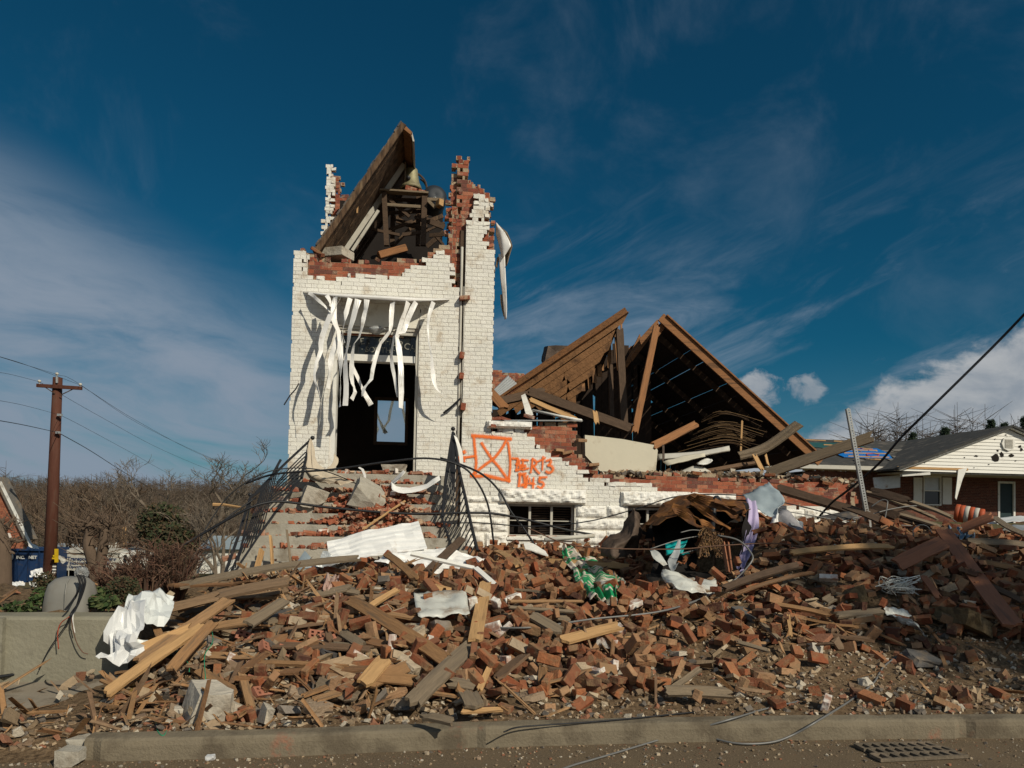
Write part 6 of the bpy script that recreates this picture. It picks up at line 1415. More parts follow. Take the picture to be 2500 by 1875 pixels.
find('lilac_cloth', 'short twisted lilac tail of cloth on the rubble below the long one', 'cloth', [[(1819, 1386), (1800, 1398), (1790, 1404)], [(1816, 1394), (1808, 1412), (1800, 1420)]], (8.9, 8.8), 'lilac', 10, 10, True, fold=.015, foldn=2, seed=20)
M['teal'] = mat('teal plastic', (.0, .30, .30), rough=.5, scale=8, var=.2, bump=.1)
find('teal_bag', 'bright teal plastic bag caught in the hollow below the burnt roof', 'bag', [[(1624, 1328), (1650, 1318), (1676, 1324)], [(1626, 1345), (1655, 1340), (1672, 1342)], [(1630, 1352), (1650, 1350), (1684, 1352)]], (9.9, 9.7, 9.6), 'teal', 14, 14, True, crumple=.10, seed=21)
find('zinc_bowl', 'bent pale zinc basin lying on its side in the heap right of centre', 'metal sheet', [[(1615, 1388), (1630, 1392), (1665, 1408), (1705, 1414), (1747, 1410)], [(1618, 1412), (1640, 1412), (1672, 1418), (1710, 1425), (1750, 1428)], [(1634, 1436), (1650, 1432), (1680, 1440), (1715, 1450), (1752, 1444)]], ((8.8, 8.7, 8.8, 8.9, 8.8), (8.5, 8.35, 8.35, 8.4, 8.45), (8.3, 8.2, 8.15, 8.15, 8.2)), 'galv_white', 12, 26, True, crumple=.07, seed=22, thick=.008)
find('zinc_flap', 'torn pointed zinc flap sticking up left of the bent zinc basin', 'metal sheet', [[(1587, 1341), (1592, 1340)], [(1595, 1362), (1612, 1352)], [(1620, 1380), (1630, 1378)]], (9.1, 9.0, 8.9), 'galv_white', 8, 6, False, crumple=.03, seed=23)
find('zinc_flap', 'grey twisted metal strip standing in front of the teal bag', 'metal sheet', [[(1655, 1318), (1662, 1316)], [(1645, 1345), (1660, 1350)], [(1630, 1370), (1650, 1375)], [(1640, 1398), (1655, 1372)]], (9.5, 9.3, 9.1, 8.95), 'galv', 10, 6, False, crumple=.04, seed=24)
mt, nt, b = new_mat('green and white flag cloth'); M['flag'] = mt
tc = node(nt, 'ShaderNodeTexCoord'); f = fbm(nt, tc.outputs['Object'], 3.3, 2, .4, .9); f2 = fbm(nt, tc.outputs['Object'], 7, 2, .5, .3)
c = mixc(nt, f.step(.485, .515), (.0, .25, .085), (.62, .56, .47)); c = mixc(nt, f2.step(.63, .66) * f.step(.53, .56), c, (.36, .20, .08)); nt.links.new(c, b.inputs['Base Color']); b.inputs['Roughness'].default_value = .8
find('green_white_cloth', 'crumpled green and white printed cloth lying on the heap before the basement windows', 'cloth', [[(1372, 1330), (1392, 1332), (1412, 1350)], [(1376, 1362), (1415, 1362), (1470, 1368)], [(1398, 1392), (1440, 1390), (1500, 1395)], [(1402, 1412), (1440, 1425), (1527, 1420)], [(1425, 1436), (1462, 1440), (1505, 1432)], [(1445, 1455), (1480, 1470), (1506, 1464)]], None, 'flag', 40, 30, True, fold=.03, foldn=3, crumple=.045, seed=25, lift=.20)
M['denim'] = mat('faded blue cloth', (.13, .20, .27), rough=.95, scale=14, var=.5, bump=.3)
find('blue_cloth', 'faded blue cloth bunched on top of the heap by the red planks', 'cloth', [[(2303, 1297), (2340, 1289), (2374, 1290)], [(2310, 1304), (2345, 1302), (2380, 1305)], [(2320, 1312), (2352, 1312), (2378, 1316)]], None, 'denim', 24, 20, True, fold=.03, foldn=4, crumple=.06, seed=26, lift=.16)
M['pink'] = mat('dusty pink cloth', (.42, .28, .23), rough=.95, scale=12, var=.3, bump=.4, dirt=(.5, .42, .35), dirt_amt=.4)
find('pink_cloth', 'dusty pink rag lying in the heap below the long flat board', 'cloth', [[(797, 1404), (820, 1402), (832, 1412)], [(790, 1425), (812, 1430), (830, 1435)], [(788, 1448), (808, 1456), (832, 1458)]], None, 'pink', 20, 20, True, fold=.025, foldn=3, crumple=.08, seed=27, lift=.14)
M['beige'] = mat('beige sack cloth', (.50, .43, .33), rough=.95, scale=8, var=.2, bump=.3, dirt=(.34, .26, .18), dirt_amt=.35)
find('beige_cloth', 'beige cloth hanging from the left railing post and trailing over the top step', 'cloth', [[(757, 1073), (759, 1073), (761, 1074)], [(748, 1105), (760, 1110), (772, 1118)], [(742, 1140), (764, 1145), (795, 1142)], [(762, 1172), (785, 1166), (830, 1160)], [(800, 1178), (825, 1178), (862, 1182)]], ((12.95,) * 3, (12.9, 12.75, 12.9), (12.8, 12.6, 12.8), (12.6, 12.5, 12.7), (12.4, 12.4, 12.5)), 'beige', 28, 22, True, fold=.03, foldn=2, crumple=.03, seed=28)
find('white_cloth_strip', 'white cloth strip draped down the right railing', 'cloth', [[(1108, 1062), (1116, 1068)], [(1118, 1100), (1128, 1100)], [(1122, 1130), (1131, 1130)], [(1118, 1160), (1126, 1155)]], (12.9, 12.85, 12.8, 12.75), 'trim', 12, 6, True, crumple=.02, seed=29)
find('paper_scrap', 'bent white plastic trim lying on the upper right steps', 'plastic trim', [[(955, 1176), (975, 1190), (1030, 1185), (1072, 1160)], [(958, 1196), (980, 1203), (1032, 1196), (1076, 1172)]], (12.5, 12.35), 'strip', 8, 24, True, crumple=.02, seed=30)
find('white_strip', 'thin white bent strip standing on the top steps', 'metal strip', [[(874, 1142), (884, 1150), (889, 1172), (884, 1190)], [(878, 1140), (890, 1148), (895, 1172), (890, 1190)]], (12.9, 12.9), 'strip', 4, 16)
find('white_strip', 'white torn strip lying slanted on the top steps right of the bricks', 'metal strip', [[(985, 1148), (965, 1166), (950, 1182)], [(990, 1152), (972, 1172), (955, 1186)]], (12.9, 12.7), 'strip', 4, 10)
find('door_flap', 'torn beige sheet curled at the foot of the left door jamb', 'sheet', [[(816, 1106), (826, 1120)], [(812, 1130), (824, 1134)], [(795, 1146), (810, 1148)]], (13.7, 13.6, 13.5), 'beige', 10, 8, True, crumple=.02, seed=31)
find('blue_board', 'blue grey painted board leaning on the lowest steps', 'board', [[(722, 1378), (745, 1345)], [(728, 1390), (780, 1385)]], (10.7, 10.5), 'bluegrey', 6, 6, False, thick=.02)
find('white_scrap', 'white painted board scrap lying right of the right railing foot', 'board', [[(1278, 1326), (1300, 1328), (1330, 1345)], [(1282, 1340), (1310, 1348), (1338, 1358)]], (10.8, 10.5), 'trim', 8, 8, False, thick=.015, crumple=.01)
find('torn_white_paper', 'torn white sheet draped on the grey board at the right', 'paper', [[(2158, 1480), (2185, 1486), (2215, 1492)], [(2162, 1505), (2192, 1502), (2235, 1510)], [(2175, 1506), (2220, 1520), (2250, 1530)], [(2225, 1512), (2245, 1540), (2262, 1552)]], None, 'galv_white', 20, 16, False, crumple=.06, seed=33, lift=.16)
M['straw2'] = M['straw']
rw = random.Random(12); wt = thing('wire_tangle', 'tangle of pale wires and torn net on the heap at the right', 'wire tangle', loc=on_pile(2190, 1440, .1)); base = on_pile(2190, 1440, .12)
for k in range(16):
    q = [base + Vector((rw.uniform(-.22, .25), rw.uniform(-.12, .05), rw.uniform(-.06, .16))) for _ in range(5)]; m = MB(); m.tube(q, .004, 4, smooth=5); local(m.build('wire_loop', 'galv_white'), wt)
m = MB(); q = [P(2137, 1432, base.y), P(2180, 1420, base.y - .05), P(2245, 1405, base.y), P(2247, 1412, base.y), P(2225, 1426, base.y)]; m.tube(q, .007, 5); local(m.build('frame_rod', 'galv_white'), wt)
# dead plant bundle, charred pole over the hollow
dp = thing('dead_plant', 'dried brown plant bundle hanging in front of the burnt roof hollow', 'dead plant', loc=P(1735, 1320, 9.6))
m = MB(); c0 = P(1722, 1286, 9.7)
for k in range(150):
    e = P(1705 + rw.uniform(0, 62), 1300 + rw.uniform(0, 62), 9.6 + rw.uniform(-.15, .15)); mid = c0.lerp(e, .5) + Vector((rw.uniform(-.03, .03), rw.uniform(-.03, .03), rw.uniform(-.02, .02)))
    m.tube([c0 + Vector((rw.uniform(-.03, .03), 0, 0)), mid, e], .003, 3); m.box(e, (.018, .018, .014), Euler((rw.random() * 3, rw.random() * 3, 0)).to_matrix())
M['dead'] = mat('dead plant stalks', [(.17, .09, .045), (.22, .13, .06), (.13, .08, .05)], 'island', .95, scale=20, var=.3, bump=0)
local(m.build('stalks', 'dead'), dp)
m = MB(); m.tube([P(1738, 1300, 9.7), P(1742, 1260, 10), P(1745, 1222, 10.1), P(1750, 1215, 10.2), P(1756, 1222, 10.3)], .035, 8, smooth=4); tag(at_origin(m.build('charred_pole', 'iron', None, True)), 'charred black hooked pole standing in front of the burnt roof', 'pole')
for k, (x0, y0, x1, y1) in enumerate(((1765, 1324, 1778, 1400), (1776, 1324, 1785, 1396))): board('board', ('left' if k == 0 else 'right') + ' one of two red brown uprights under the lilac cloth', P(x0, y0, 9.5), P(x1, y1, 9.1), .06, .02, 'wood_red', rad(70), .02)
for k, pts in enumerate(([(1588, 1340), (1650, 1320), (1700, 1310), (1745, 1306)], [(1660, 1352), (1700, 1342), (1720, 1332)], [(1662, 1300), (1690, 1294), (1720, 1297), (1745, 1302)])):
    cable('wire', ('grey wire slanting across the dark hollow', 'short pale rod in the dark hollow by the teal bag', 'pale bent wire deep in the dark hollow')[k], pp(pts, 9.6, 9.8), .008, 'wire')
rb = thing('traffic_barrel', 'orange and white traffic barrel lying on its side near the neighbouring house', 'traffic barrel', loc=P(2365, 1258, 16))
a, b = P(2332, 1252, 16.0), P(2402, 1262, 15.6); ax = (b - a)
M['orange'] = mat('dull orange plastic', (.42, .085, .03), rough=.6, scale=5, var=.3, bump=.1, dirt=(.2, .09, .05), dirt_amt=.3)
for i in range(6):
    m = MB(); p0, p1 = a + ax * (i / 6), a + ax * ((i + 1) / 6); r_ = .21 - .006 * i
    m.tube([p0, p0.lerp(p1, .08), p0.lerp(p1, .92), p1], [r_ - .012, r_, r_, r_ - .012], 18); local(m.build('barrel_band' if i % 2 else 'barrel_body', 'trim_dim' if i in (2, 4) else 'orange', None, True), rb)
for i, (x, y, w, lab) in enumerate(((2455, 1270, .9, 'pale blue white sheet lying flat behind the heap below the neighbouring door'),)):
    find('white_sheet', lab, 'metal sheet', [[(2400, 1268), (2460, 1262), (2520, 1258)], [(2390, 1282), (2455, 1276), (2520, 1272)]], (14.5, 13.2), 'white_metal', 8, 10, True, crumple=.05, seed=40)
find('grey_sheet', 'grey metal sheet lying between heap and neighbouring house at the right edge', 'metal sheet', [[(2405, 1290), (2460, 1284), (2520, 1280)], [(2395, 1308), (2450, 1304), (2520, 1300)]], (12.5, 11.8), 'galv', 8, 10, True, crumple=.05, seed=41)
m = MB(); m.tube([P(1330, 1318, 11.6), P(1400, 1312, 11.7), P(1450, 1308, 11.8)], .035, 8); tag(at_origin(m.build('white_pipe', 'trim_dim', None, True)), 'dull white pipe lying below the first basement window', 'pipe')
for k, q in enumerate(([(690, 1350), (640, 1380), (505, 1500), (520, 1560), (500, 1600), (502, 1660)], [(395, 1580), (430, 1590), (460, 1620), (462, 1640)], [(380, 1755), (385, 1785), (400, 1795), (415, 1770), (440, 1762)])):
    if k == 0: q = q[2:]
    cable('twine', ('thin green twine hanging down over the boards at the left', 'thin green twine looped under the boards at the left', 'thin green twine loop lying on the verge by the kerb')[k], [on_pile(x, y, .20 - .09 * k) for x, y in q], .004, 'twine', 'twine')
# drain grate in the road
gr_ = thing('drain_grate', 'rusty iron drain grate with slanted slots set in the road at the lower right', 'drain grate', loc=G(2230, 1830, 0))
a, b, c, d = G(2088, 1822, .006), G(2272, 1818, .006), G(2362, 1850, .006), G(2148, 1860, .006)
M['grate_dark'] = mat('drain shade black', (.008, .008, .008), rough=1, bump=0); M['grate'] = mat('dusty cast iron', (.13, .105, .075), rough=.8, scale=14, var=.4, bump=.5, dirt=(.22, .17, .12), dirt_amt=.5)
m = MB(); m.prism([a, b, c, d], (0, 0, -.002)); local(m.build('grate_shade', 'grate_dark'), gr_)  # flat black sheet stands in for the shaded drain below the bars
up_ = Vector((0, 0, .012))
for i in range(4):
    t = i / 3; m = MB(); m.bar(a.lerp(d, t) + up_, b.lerp(c, t) + up_, .02, .024); local(m.build('grate_bar', 'grate'), gr_)
for r_ in range(3):
    for i in range(9):
        u0 = (i + (.5 if r_ % 2 else 0)) / 8.5
        if u0 > 1: continue
        p = a.lerp(d, r_ / 3).lerp(b.lerp(c, r_ / 3), u0); q = a.lerp(d, (r_ + 1) / 3).lerp(b.lerp(c, (r_ + 1) / 3), min(1, u0 + .02))
        m = MB(); m.bar(p + up_, q + up_, .03, .022); local(m.build('grate_bar', 'grate'), gr_)
put_rock('white_scrap_paper', 'small crumpled white scrap lying on the road below the kerb', 512, 1849, .03, 'film_white', 91, .5, cat='scrap')
for k in range(16):
    x = rw.uniform(-1.8, 3.8); y = kerb_y(x) - rw.uniform(.05, .55); o = rock(rw.uniform(.008, .02), 200 + k, .7, 1).build('pebble', 'plaster'); o.location = (x, y, .006); tag(o, 'small loose pebble lying on the dusty road by the kerb', 'pebble', 'pebbles on the road')
rp = random.Random(4); pos, siz, rot = [], [], []
for k in range(2600):
    x = rp.uniform(-4, 6); y = kerb_y(x) - .02 - .65 * rp.random() ** 1.6; s = .004 + .014 * rp.random() ** 4; pos.append((x, y, s * .3)); siz.append((s * 1.3, s, s * .7)); rot.append(np.array(Euler((rp.uniform(-.4, .4), rp.uniform(-.4, .4), rp.uniform(0, 6))).to_matrix()))
stuff(scatter('road_grit', np.array(pos), np.array(siz), np.array(rot), ['plaster_i'], .2, 31), 'fine grit swept along the gutter of the road', 'grit')

M['redwire'] = mat('red wire', (.35, .06, .03), rough=.6, bump=0)

# ------------------------------------------------------------------ left foreground: wall, pedestal, plants
lw_ = thing('concrete_wall', 'low stained concrete retaining wall at the left edge beside the drive', 'wall', loc=(-3.2, 7.2, 0))
m = MB(); xs = np.linspace(-9, -2.66, 60); vs = []; prof = [(0, -.1), (0, .35), (.0, .705), (.012, .725), (.03, .735), (.30, .735), (.31, .5)]
for x in xs:
    for a, z in prof: vs.append((x, 7.06 + a + .006 * noise.noise(Vector((x * 2, z * 4, 0))), z + (.008 * noise.noise(Vector((x * 3, a * 9, 4))) if z > .6 else 0)))
n = len(prof); m.add(vs, [(i*n + q, (i+1)*n + q, (i+1)*n + q + 1, i*n + q + 1) for i in range(len(xs) - 1) for q in range(n - 1)] + [tuple(range((len(xs)-1)*n, len(xs)*n))])
local(m.build('wall_body', 'wall_concrete'), lw_)
xj = P(14, 1560, 7.06).x; m = MB(); m.bx(xj - .5, xj, 7.0, 7.055, -.1, .728); local(m.build('wall_pier', 'wall_concrete'), lw_)
pe = thing('utility_pedestal', 'grey plastic utility pedestal box standing on the planter with black cables over it', 'utility box', loc=P(174, 1493, 7.55))
m = MB(); rows = [(1494, 49, .19), (1480, 49, .19), (1445, 46, .18), (1425, 41, .16), (1412, 30, .11), (1408, 18, .07)]; vs = []; nn = 24
for (py, hw, dp_) in rows:
    c = P(174 + (py - 1450) * -.05, py, 7.55); s = hw / 1800 * 7.55 * 1.02
    for k in range(nn):
        a = 2 * math.pi * k / nn; ca, sa = math.cos(a), math.sin(a); r_ = (abs(ca) ** 4 + abs(sa) ** 4) ** -.25; vs.append(c + Vector((s * r_ * ca, dp_ * r_ * sa, 0)))
m.add(vs, [(i*nn + k, i*nn + (k+1) % nn, (i+1)*nn + (k+1) % nn, (i+1)*nn + k) for i in range(len(rows) - 1) for k in range(nn)] + [tuple(range((len(rows)-1)*nn, len(rows)*nn))])
M['ped'] = mat('grey moulded plastic', (.20, .195, .175), rough=.55, scale=4, var=.18, bump=.06, dirt=(.17, .15, .12), dirt_amt=.35); local(m.build('pedestal_box', 'ped', None, True), pe)
m = MB(); m.tube([P(158, 1492, 7.34), P(159, 1450, 7.35), P(163, 1424, 7.38), P(170, 1412, 7.45)], .006, 5); local(m.build('moulded_rib', 'ped'), pe)
cb_ = MB(); cr = random.Random(4)
for k in range(40):
    c1 = Vector((cr.gauss(0, 1), cr.gauss(0, 1), cr.gauss(0, 1))).normalized(); c2 = c1.orthogonal().normalized(); c3 = c1.cross(c2); cb_.tube([(c2 * math.cos(a) + c3 * math.sin(a)) * .055 * cr.uniform(.8, 1.1) for a in np.linspace(0, 5, 9)], .008, 4)
o = cb_.build('cable_bundle', 'galv_dark'); o.location = P(199, 1399, 7.6); tag(o, 'grey ball of taped cable ends on top of the utility pedestal', 'cable bundle')
for k, q in enumerate(([(190, 1404), (195, 1425), (190, 1445), (178, 1465), (160, 1488)], [(196, 1403), (202, 1425), (199, 1445), (194, 1462), (188, 1478), (176, 1495), (165, 1520)], [(203, 1404), (208, 1420), (204, 1440), (197, 1460), (190, 1475)])):
    cable('power_cable', ('black cable looping down the left of the utility pedestal', 'black cable hanging down the front of the utility pedestal', 'black cable at the right of the utility pedestal')[k], [P(x, y, 7.32 if y < 1488 else 7.0) for x, y in q], .010)
for k, q in enumerate(([(192, 1470), (180, 1495), (158, 1530), (120, 1585), (95, 1635)], [(190, 1475), (176, 1500), (150, 1520), (141, 1545), (143, 1585)], [(188, 1478), (178, 1505), (180, 1530), (183, 1545)], [(186, 1480), (175, 1510), (184, 1560), (200, 1590), (215, 1597)])):
    cable('wire', ('thin black wire slanting from the pedestal to the wall foot', 'thin red wire dangling over the concrete wall', 'thin white wire dangling over the concrete wall', 'thin dark wire curling over the concrete wall')[k], [P(x, y, 7.25 if y < 1490 else 6.99) for x, y in q], .0045, ('cable', 'redwire', 'trim', 'wire_rust')[k])
for k, q in enumerate(([(-20, 1625), (60, 1612), (150, 1604), (260, 1600), (330, 1590)], [(-20, 1655), (80, 1640), (170, 1628), (250, 1618)], [(-20, 1632), (60, 1626), (130, 1622), (190, 1620)], [(330, 1640), (250, 1640), (150, 1640), (118, 1655), (112, 1665), (135, 1673), (220, 1672), (310, 1664)], [(150, 1640), (200, 1640), (330, 1643)])):
    cable('power_cable' if k != 3 else 'cable_loop', ('black cable lying highest along the wall foot', 'black cable lying nearest the drive along the wall foot', 'short black cable in the dark tangle at the wall foot', 'thin cable lying in a loop on the drive', 'brown flattened pipe lying on the drive')[k], [G(x, y, .22 if k < 3 else .17) for x, y in q], (.016, .014, .022, .006, .02)[k], 'cable' if k != 4 else 'wire_rust')
rt = random.Random(2); wt2 = thing('cable_tangle', 'dark tangle of thin cables heaped along the foot of the concrete wall', 'cable tangle', loc=G(90, 1630, .2))
for k in range(26):
    x = rt.uniform(-10, 160); q = [G(x + rt.uniform(-40, 60), 1628 + rt.uniform(-6, 10), .2) + Vector((0, 0, rt.uniform(0, .09))) for _ in range(5)]; m = MB(); m.tube(q, .004, 4, smooth=4); local(m.build('thin_cable', 'cable' if k % 3 else 'wire'), wt2)

LEAF = {'green': mat('low green leaves', [(.03, .055, .016), (.045, .075, .02), (.025, .04, .014), (.07, .085, .03)], 'island', .8, scale=9, var=.3, bump=0),
        'dark': mat('dark evergreen leaves', [(.025, .035, .016), (.04, .05, .02), (.05, .045, .022), (.07, .045, .022)], 'island', .85, scale=9, var=.3, bump=0),
        'red': mat('red brown twigs', [(.10, .05, .035), (.14, .075, .05), (.08, .05, .035), (.16, .10, .065)], 'island', .9, scale=9, var=.3, bump=0),
        'needle': mat('pine needles', [(.022, .042, .022), (.032, .055, .026), (.018, .032, .02)], 'island', .85, scale=9, var=.3, bump=0),
        'bark': mat('grey bark', (.15, .12, .09), rough=.95, scale=6, stretch=(1, 1, .3), var=.5, bump=.8),
        'bark2': mat('brown bark', (.12, .085, .06), rough=.95, scale=6, stretch=(1, 1, .3), var=.5, bump=.8),
        'twig': mat('grey twigs', [(.17, .14, .11), (.13, .105, .08), (.20, .16, .12)], 'island', .95, scale=6, var=.2, bump=0),
        'twig2': mat('brown twigs', [(.14, .095, .065), (.11, .075, .05), (.17, .12, .08)], 'island', .95, scale=6, var=.2, bump=0)}
for k, v in LEAF.items(): M['l_' + k] = v
def leaf_cloud(name, c, rad_, n, size, m, seed, par=None, blade=False):
    r = random.Random(seed); V = np.empty((n, 4, 3)); c = Vector(c)
    for i in range(n):
        d = Vector((r.gauss(0, 1), r.gauss(0, 1), r.gauss(0, 1))).normalized() * r.random() ** .45
        p = c + Vector((d.x * rad_[0], d.y * rad_[1], d.z * rad_[2]))
        q = Vector((r.gauss(0, 1), r.gauss(0, 1), r.gauss(0, .7))).normalized() if not blade else Vector((r.gauss(0, .5), r.gauss(0, .5), 1)).normalized()
        w = q.orthogonal().normalized(); s = size * r.uniform(.5, 1.3); ww = w * s * (.28 if not blade else .10)
        V[i] = [p - q * s * .5, p - ww, p + q * s * .5, p + ww]
    return np_mesh(name, V.reshape(-1, 3), np.arange(n * 4).reshape(-1, 4), [m], par)
def shrub(name, label, cat, px, py, Y, r, n, size, m, seed, grp=None, twigs=0):
    p = P(px, py, Y); t = thing(name, label, cat, grp, loc=p)
    local(leaf_cloud('foliage', p + Vector((0, 0, r[2] * .8)), r, n, size, m, seed), t)
    rr = random.Random(seed); mb = MB()
    for k in range(twigs or 8):
        a = rr.uniform(0, 6.28); e = p + Vector((math.cos(a) * r[0] * .8, math.sin(a) * r[1] * .8, r[2] * rr.uniform(1.0, 1.9)))
        mb.tube([p, p.lerp(e, .5) + Vector((rr.uniform(-.05, .05), 0, .05)), e], [.010, .007, .003], 4)
    local(mb.build('stems', 'l_red'), t); return t
shrub('low_plant', 'low green leafy plant along the wall top at the far left', 'plant', 60, 1494, 7.5, (.22, .12, .06), 420, .055, 'l_green', 1)
shrub('low_plant', 'green leafy clump beside the left of the utility pedestal', 'plant', 104, 1478, 7.6, (.10, .12, .10), 380, .05, 'l_green', 2)
shrub('evergreen_shrub', 'dark reddish evergreen shrub behind the left side of the utility pedestal', 'shrub', 108, 1450, 8.0, (.11, .15, .13), 900, .03, 'l_dark', 3)
shrub('low_plant', 'spiky green plant right of the utility pedestal', 'plant', 250, 1484, 7.5, (.15, .12, .07), 480, .07, 'l_green', 4)
shrub('low_plant', 'green leafy patch behind the spiky plant by the plastic sheet', 'plant', 240, 1462, 8.2, (.18, .15, .07), 350, .06, 'l_green', 5)
shrub('evergreen_shrub', 'dark green shrub left of the plastic sheet', 'shrub', 300, 1468, 8.2, (.17, .2, .15), 1500, .03, 'l_dark', 6)
def twig_shrub(label, px, py, Y, h, spread, n, seed, grp=None, m='l_red'):
    p = P(px, py, Y); p.z = ground_z(p.x, p.y) - .05 if Y < 12 else p.z; t = thing('bare_shrub', label, 'shrub', grp, loc=p); r = random.Random(seed); mb = MB(); mc = MB()
    for k in range(n):
        a = r.uniform(0, 6.28); s = spread * r.random() ** .6; e = p + Vector((math.cos(a) * s, math.sin(a) * s, h * r.uniform(.45, 1.0)))
        q = [p + Vector((math.cos(a) * s * .2, math.sin(a) * s * .2, 0)), p.lerp(e, .5) + Vector((r.uniform(-.06, .06), r.uniform(-.06, .06), .04)), e]
        mb.tube(q, [.011, .008, .003], 4)
        for j in range(6):
            b = q[1].lerp(e, r.random()); d = Vector((r.gauss(0, 1), r.gauss(0, 1), r.uniform(.1, 1.2))).normalized() * h * r.uniform(.1, .3); mc.tube([b, b + d], [.005, .002], 3)
    local(mb.build('stems', m), t); local(mc.build('twigs', m), t)
twig_shrub('reddish bare twiggy shrub right of the white trailer', 360, 1440, 9.0, .66, .34, 60, 1); twig_shrub('dense bare brown shrub beside the left railing', 430, 1440, 9.2, .78, .42, 80, 2); twig_shrub('smaller bare shrub between the trailer and the plastic sheet', 300, 1440, 9.0, .50, .28, 44, 3)
twig_shrub('bare thorny shrub behind the cut double trunk', 258, 1445, 9.3, .36, .30, 36, 4)
find('curved_grey_sheet', 'curved grey metal sheet lying on the ground beyond the planter at the far left', 'metal sheet', [[(-30, 1470), (20, 1438), (60, 1462), (140, 1468)], [(-30, 1490), (30, 1480), (80, 1485), (140, 1483)]], (9.0, 8.4), 'galv', 16, 8, True, crumple=.02, seed=51)
for i, (rows, Y, mm, lab) in enumerate((([[(75, 1392), (100, 1388), (115, 1400)], [(72, 1408), (95, 1408), (118, 1410)]], 30, 'white_metal', 'crumpled white sheet lying before the blue container'), ([[(25, 1420), (48, 1418), (62, 1422)], [(28, 1432), (46, 1430), (60, 1430)]], 30, 'white_metal', 'flat white board lying left under the blue container'), ([[(70, 1418), (96, 1424)], [(76, 1434), (98, 1432)]], 29, 'trim', 'broken white frame lying right under the blue container'), ([[(80, 1406), (112, 1408)], [(82, 1422), (118, 1426)]], 30, 'rust_dark', 'dark bent panel under the crumpled white sheet'))):
    find('scrap_sheet', lab, 'debris', rows, (Y, Y - .6), mm, 10, 8, False, crumple=.10, seed=60 + i)

# ------------------------------------------------------------------ utility pole and lines
YP = 30.0
up_ = thing('utility_pole', 'tall reddish brown wooden utility pole with one crossarm at the far left', 'utility pole', loc=P(121, 1432, YP))
M['pole'] = mat('red brown creosoted pole', (.085, .030, .018), rough=.8, scale=3, stretch=(3, 3, .4), var=.45, bump=.3, dirt=(.09, .045, .03), dirt_amt=.4)
pb_ = P(121, 1440, YP); pt_ = P(141, 922, YP); pb_.x = pt_.x - .02
m = MB(); m.tube([pb_, pb_.lerp(pt_, .5), pt_], [.235, .20, .165], 14); local(m.build('pole', 'pole', None, True), up_)
m = MB(); m.bar(P(90, 941, YP - .2), P(200, 948, YP - .2), .1, .13); local(m.build('crossarm', 'pole'), up_)
for a, b in (((111, 946), (134, 961)), ((178, 950), (147, 965))): m = MB(); m.bar(P(*a, YP - .2), P(*b, YP - .2), .03, .03); local(m.build('brace', 'rust_dark'), up_)
for (x, y) in ((96, 932), (196, 940), (139, 914)):
    m = MB(); p = P(x, y, YP - .2); m.tube([p + Vector((0, 0, -.14)), p], .02, 5); m.sphere(p + Vector((0, 0, .02)), .065, 8, 6, (1, 1, .9)); local(m.build('insulator', 'trim_dim', None, True), up_)
m = MB(); m.bar(P(139, 918, YP - .2), P(139, 935, YP - .2), .06, .06, (1, 0, 0)); local(m.build('pole_pin', 'galv'), up_)
for (x, y) in ((146, 1013), (142, 1056)): m = MB(); m.box(P(x, y, YP - .25), (.16, .1, .08)); local(m.build('clamp', 'galv'), up_)
def line(label, pts, Ys, r=.012): cable('power_line', label, [P(x, y, Y) for (x, y), Y in zip(pts, Ys)], r, 'linewire', 'power line', 4, 6)
M['linewire'] = mat('overhead line', (.05, .055, .06), rough=.7, bump=0)
for k, (l_, r_) in enumerate((([(-30, 862), (60, 890), (139, 914)], [(139, 914), (190, 935), (340, 1035), (520, 1120), (640, 1160)]), ([(-30, 905), (30, 915), (96, 932)], [(96, 932), (250, 1020), (400, 1100), (560, 1165), (660, 1190)]), ([(-30, 862), (70, 893), (196, 940)], [(196, 940), (330, 1025), (480, 1105), (600, 1150), (680, 1170)]), ([(-30, 973), (60, 990), (146, 1013)], [(146, 1013), (200, 1040), (320, 1105), (420, 1160), (520, 1200)]), ([(-30, 1022), (60, 1038), (142, 1056)], [(142, 1056), (220, 1100), (290, 1145), (360, 1188), (420, 1225)]))):
    nm = ('topmost', 'left arm', 'right arm', 'upper middle', 'lowest and thickest')[k]
    line('thin overhead line running left from the pole, the %s one' % nm, l_, (16, 22, YP - .2), .006 + .006 * (k == 4)); line('thin overhead line running right from the pole, the %s one' % nm, r_, (YP - .2, 38, 48, 58, 66), .008 + .008 * (k == 4))
ys = thing('yellow_bracket', 'yellow steel bracket fixed to the utility pole', 'bracket', loc=P(136, 1356, YP - .4)); M['yellow'] = mat('yellow paint', (.55, .36, .01), rough=.6, scale=6, var=.2, bump=0)
for a, b in (((136, 1340), (136, 1373)), ((140, 1340), (140, 1373)), ((130, 1357), (141, 1357)), ((128, 1363), (134, 1363))): m = MB(); m.bar(P(*a, YP - .45), P(*b, YP - .45), .06, .06, (0, 1, 0)); local(m.build('bracket_bar', 'yellow'), ys)
sg = thing('striped_board', 'black and white striped board on the utility pole under the yellow bracket', 'sign', loc=P(133, 1390, YP - .4))
for k in range(7): m = MB(); m.bx(P(129, 1378, YP - .4).x, P(137, 1378, YP - .4).x, YP - .42, YP - .38, P(133, 1379 + 3.6 * k, YP).z, P(133, 1375.6 + 3.6 * k, YP).z); local(m.build('stripe', 'trim' if k % 2 else 'cable'), sg)
rf_ = find('torn_roof_panel', 'broken red white roof panel sticking out from behind the utility pole', 'debris', [[(138, 1350), (164, 1368)], [(140, 1362), (155, 1376)]], (32, 31), 'trim_dim', 6, 6, False, crumple=.1, seed=70)

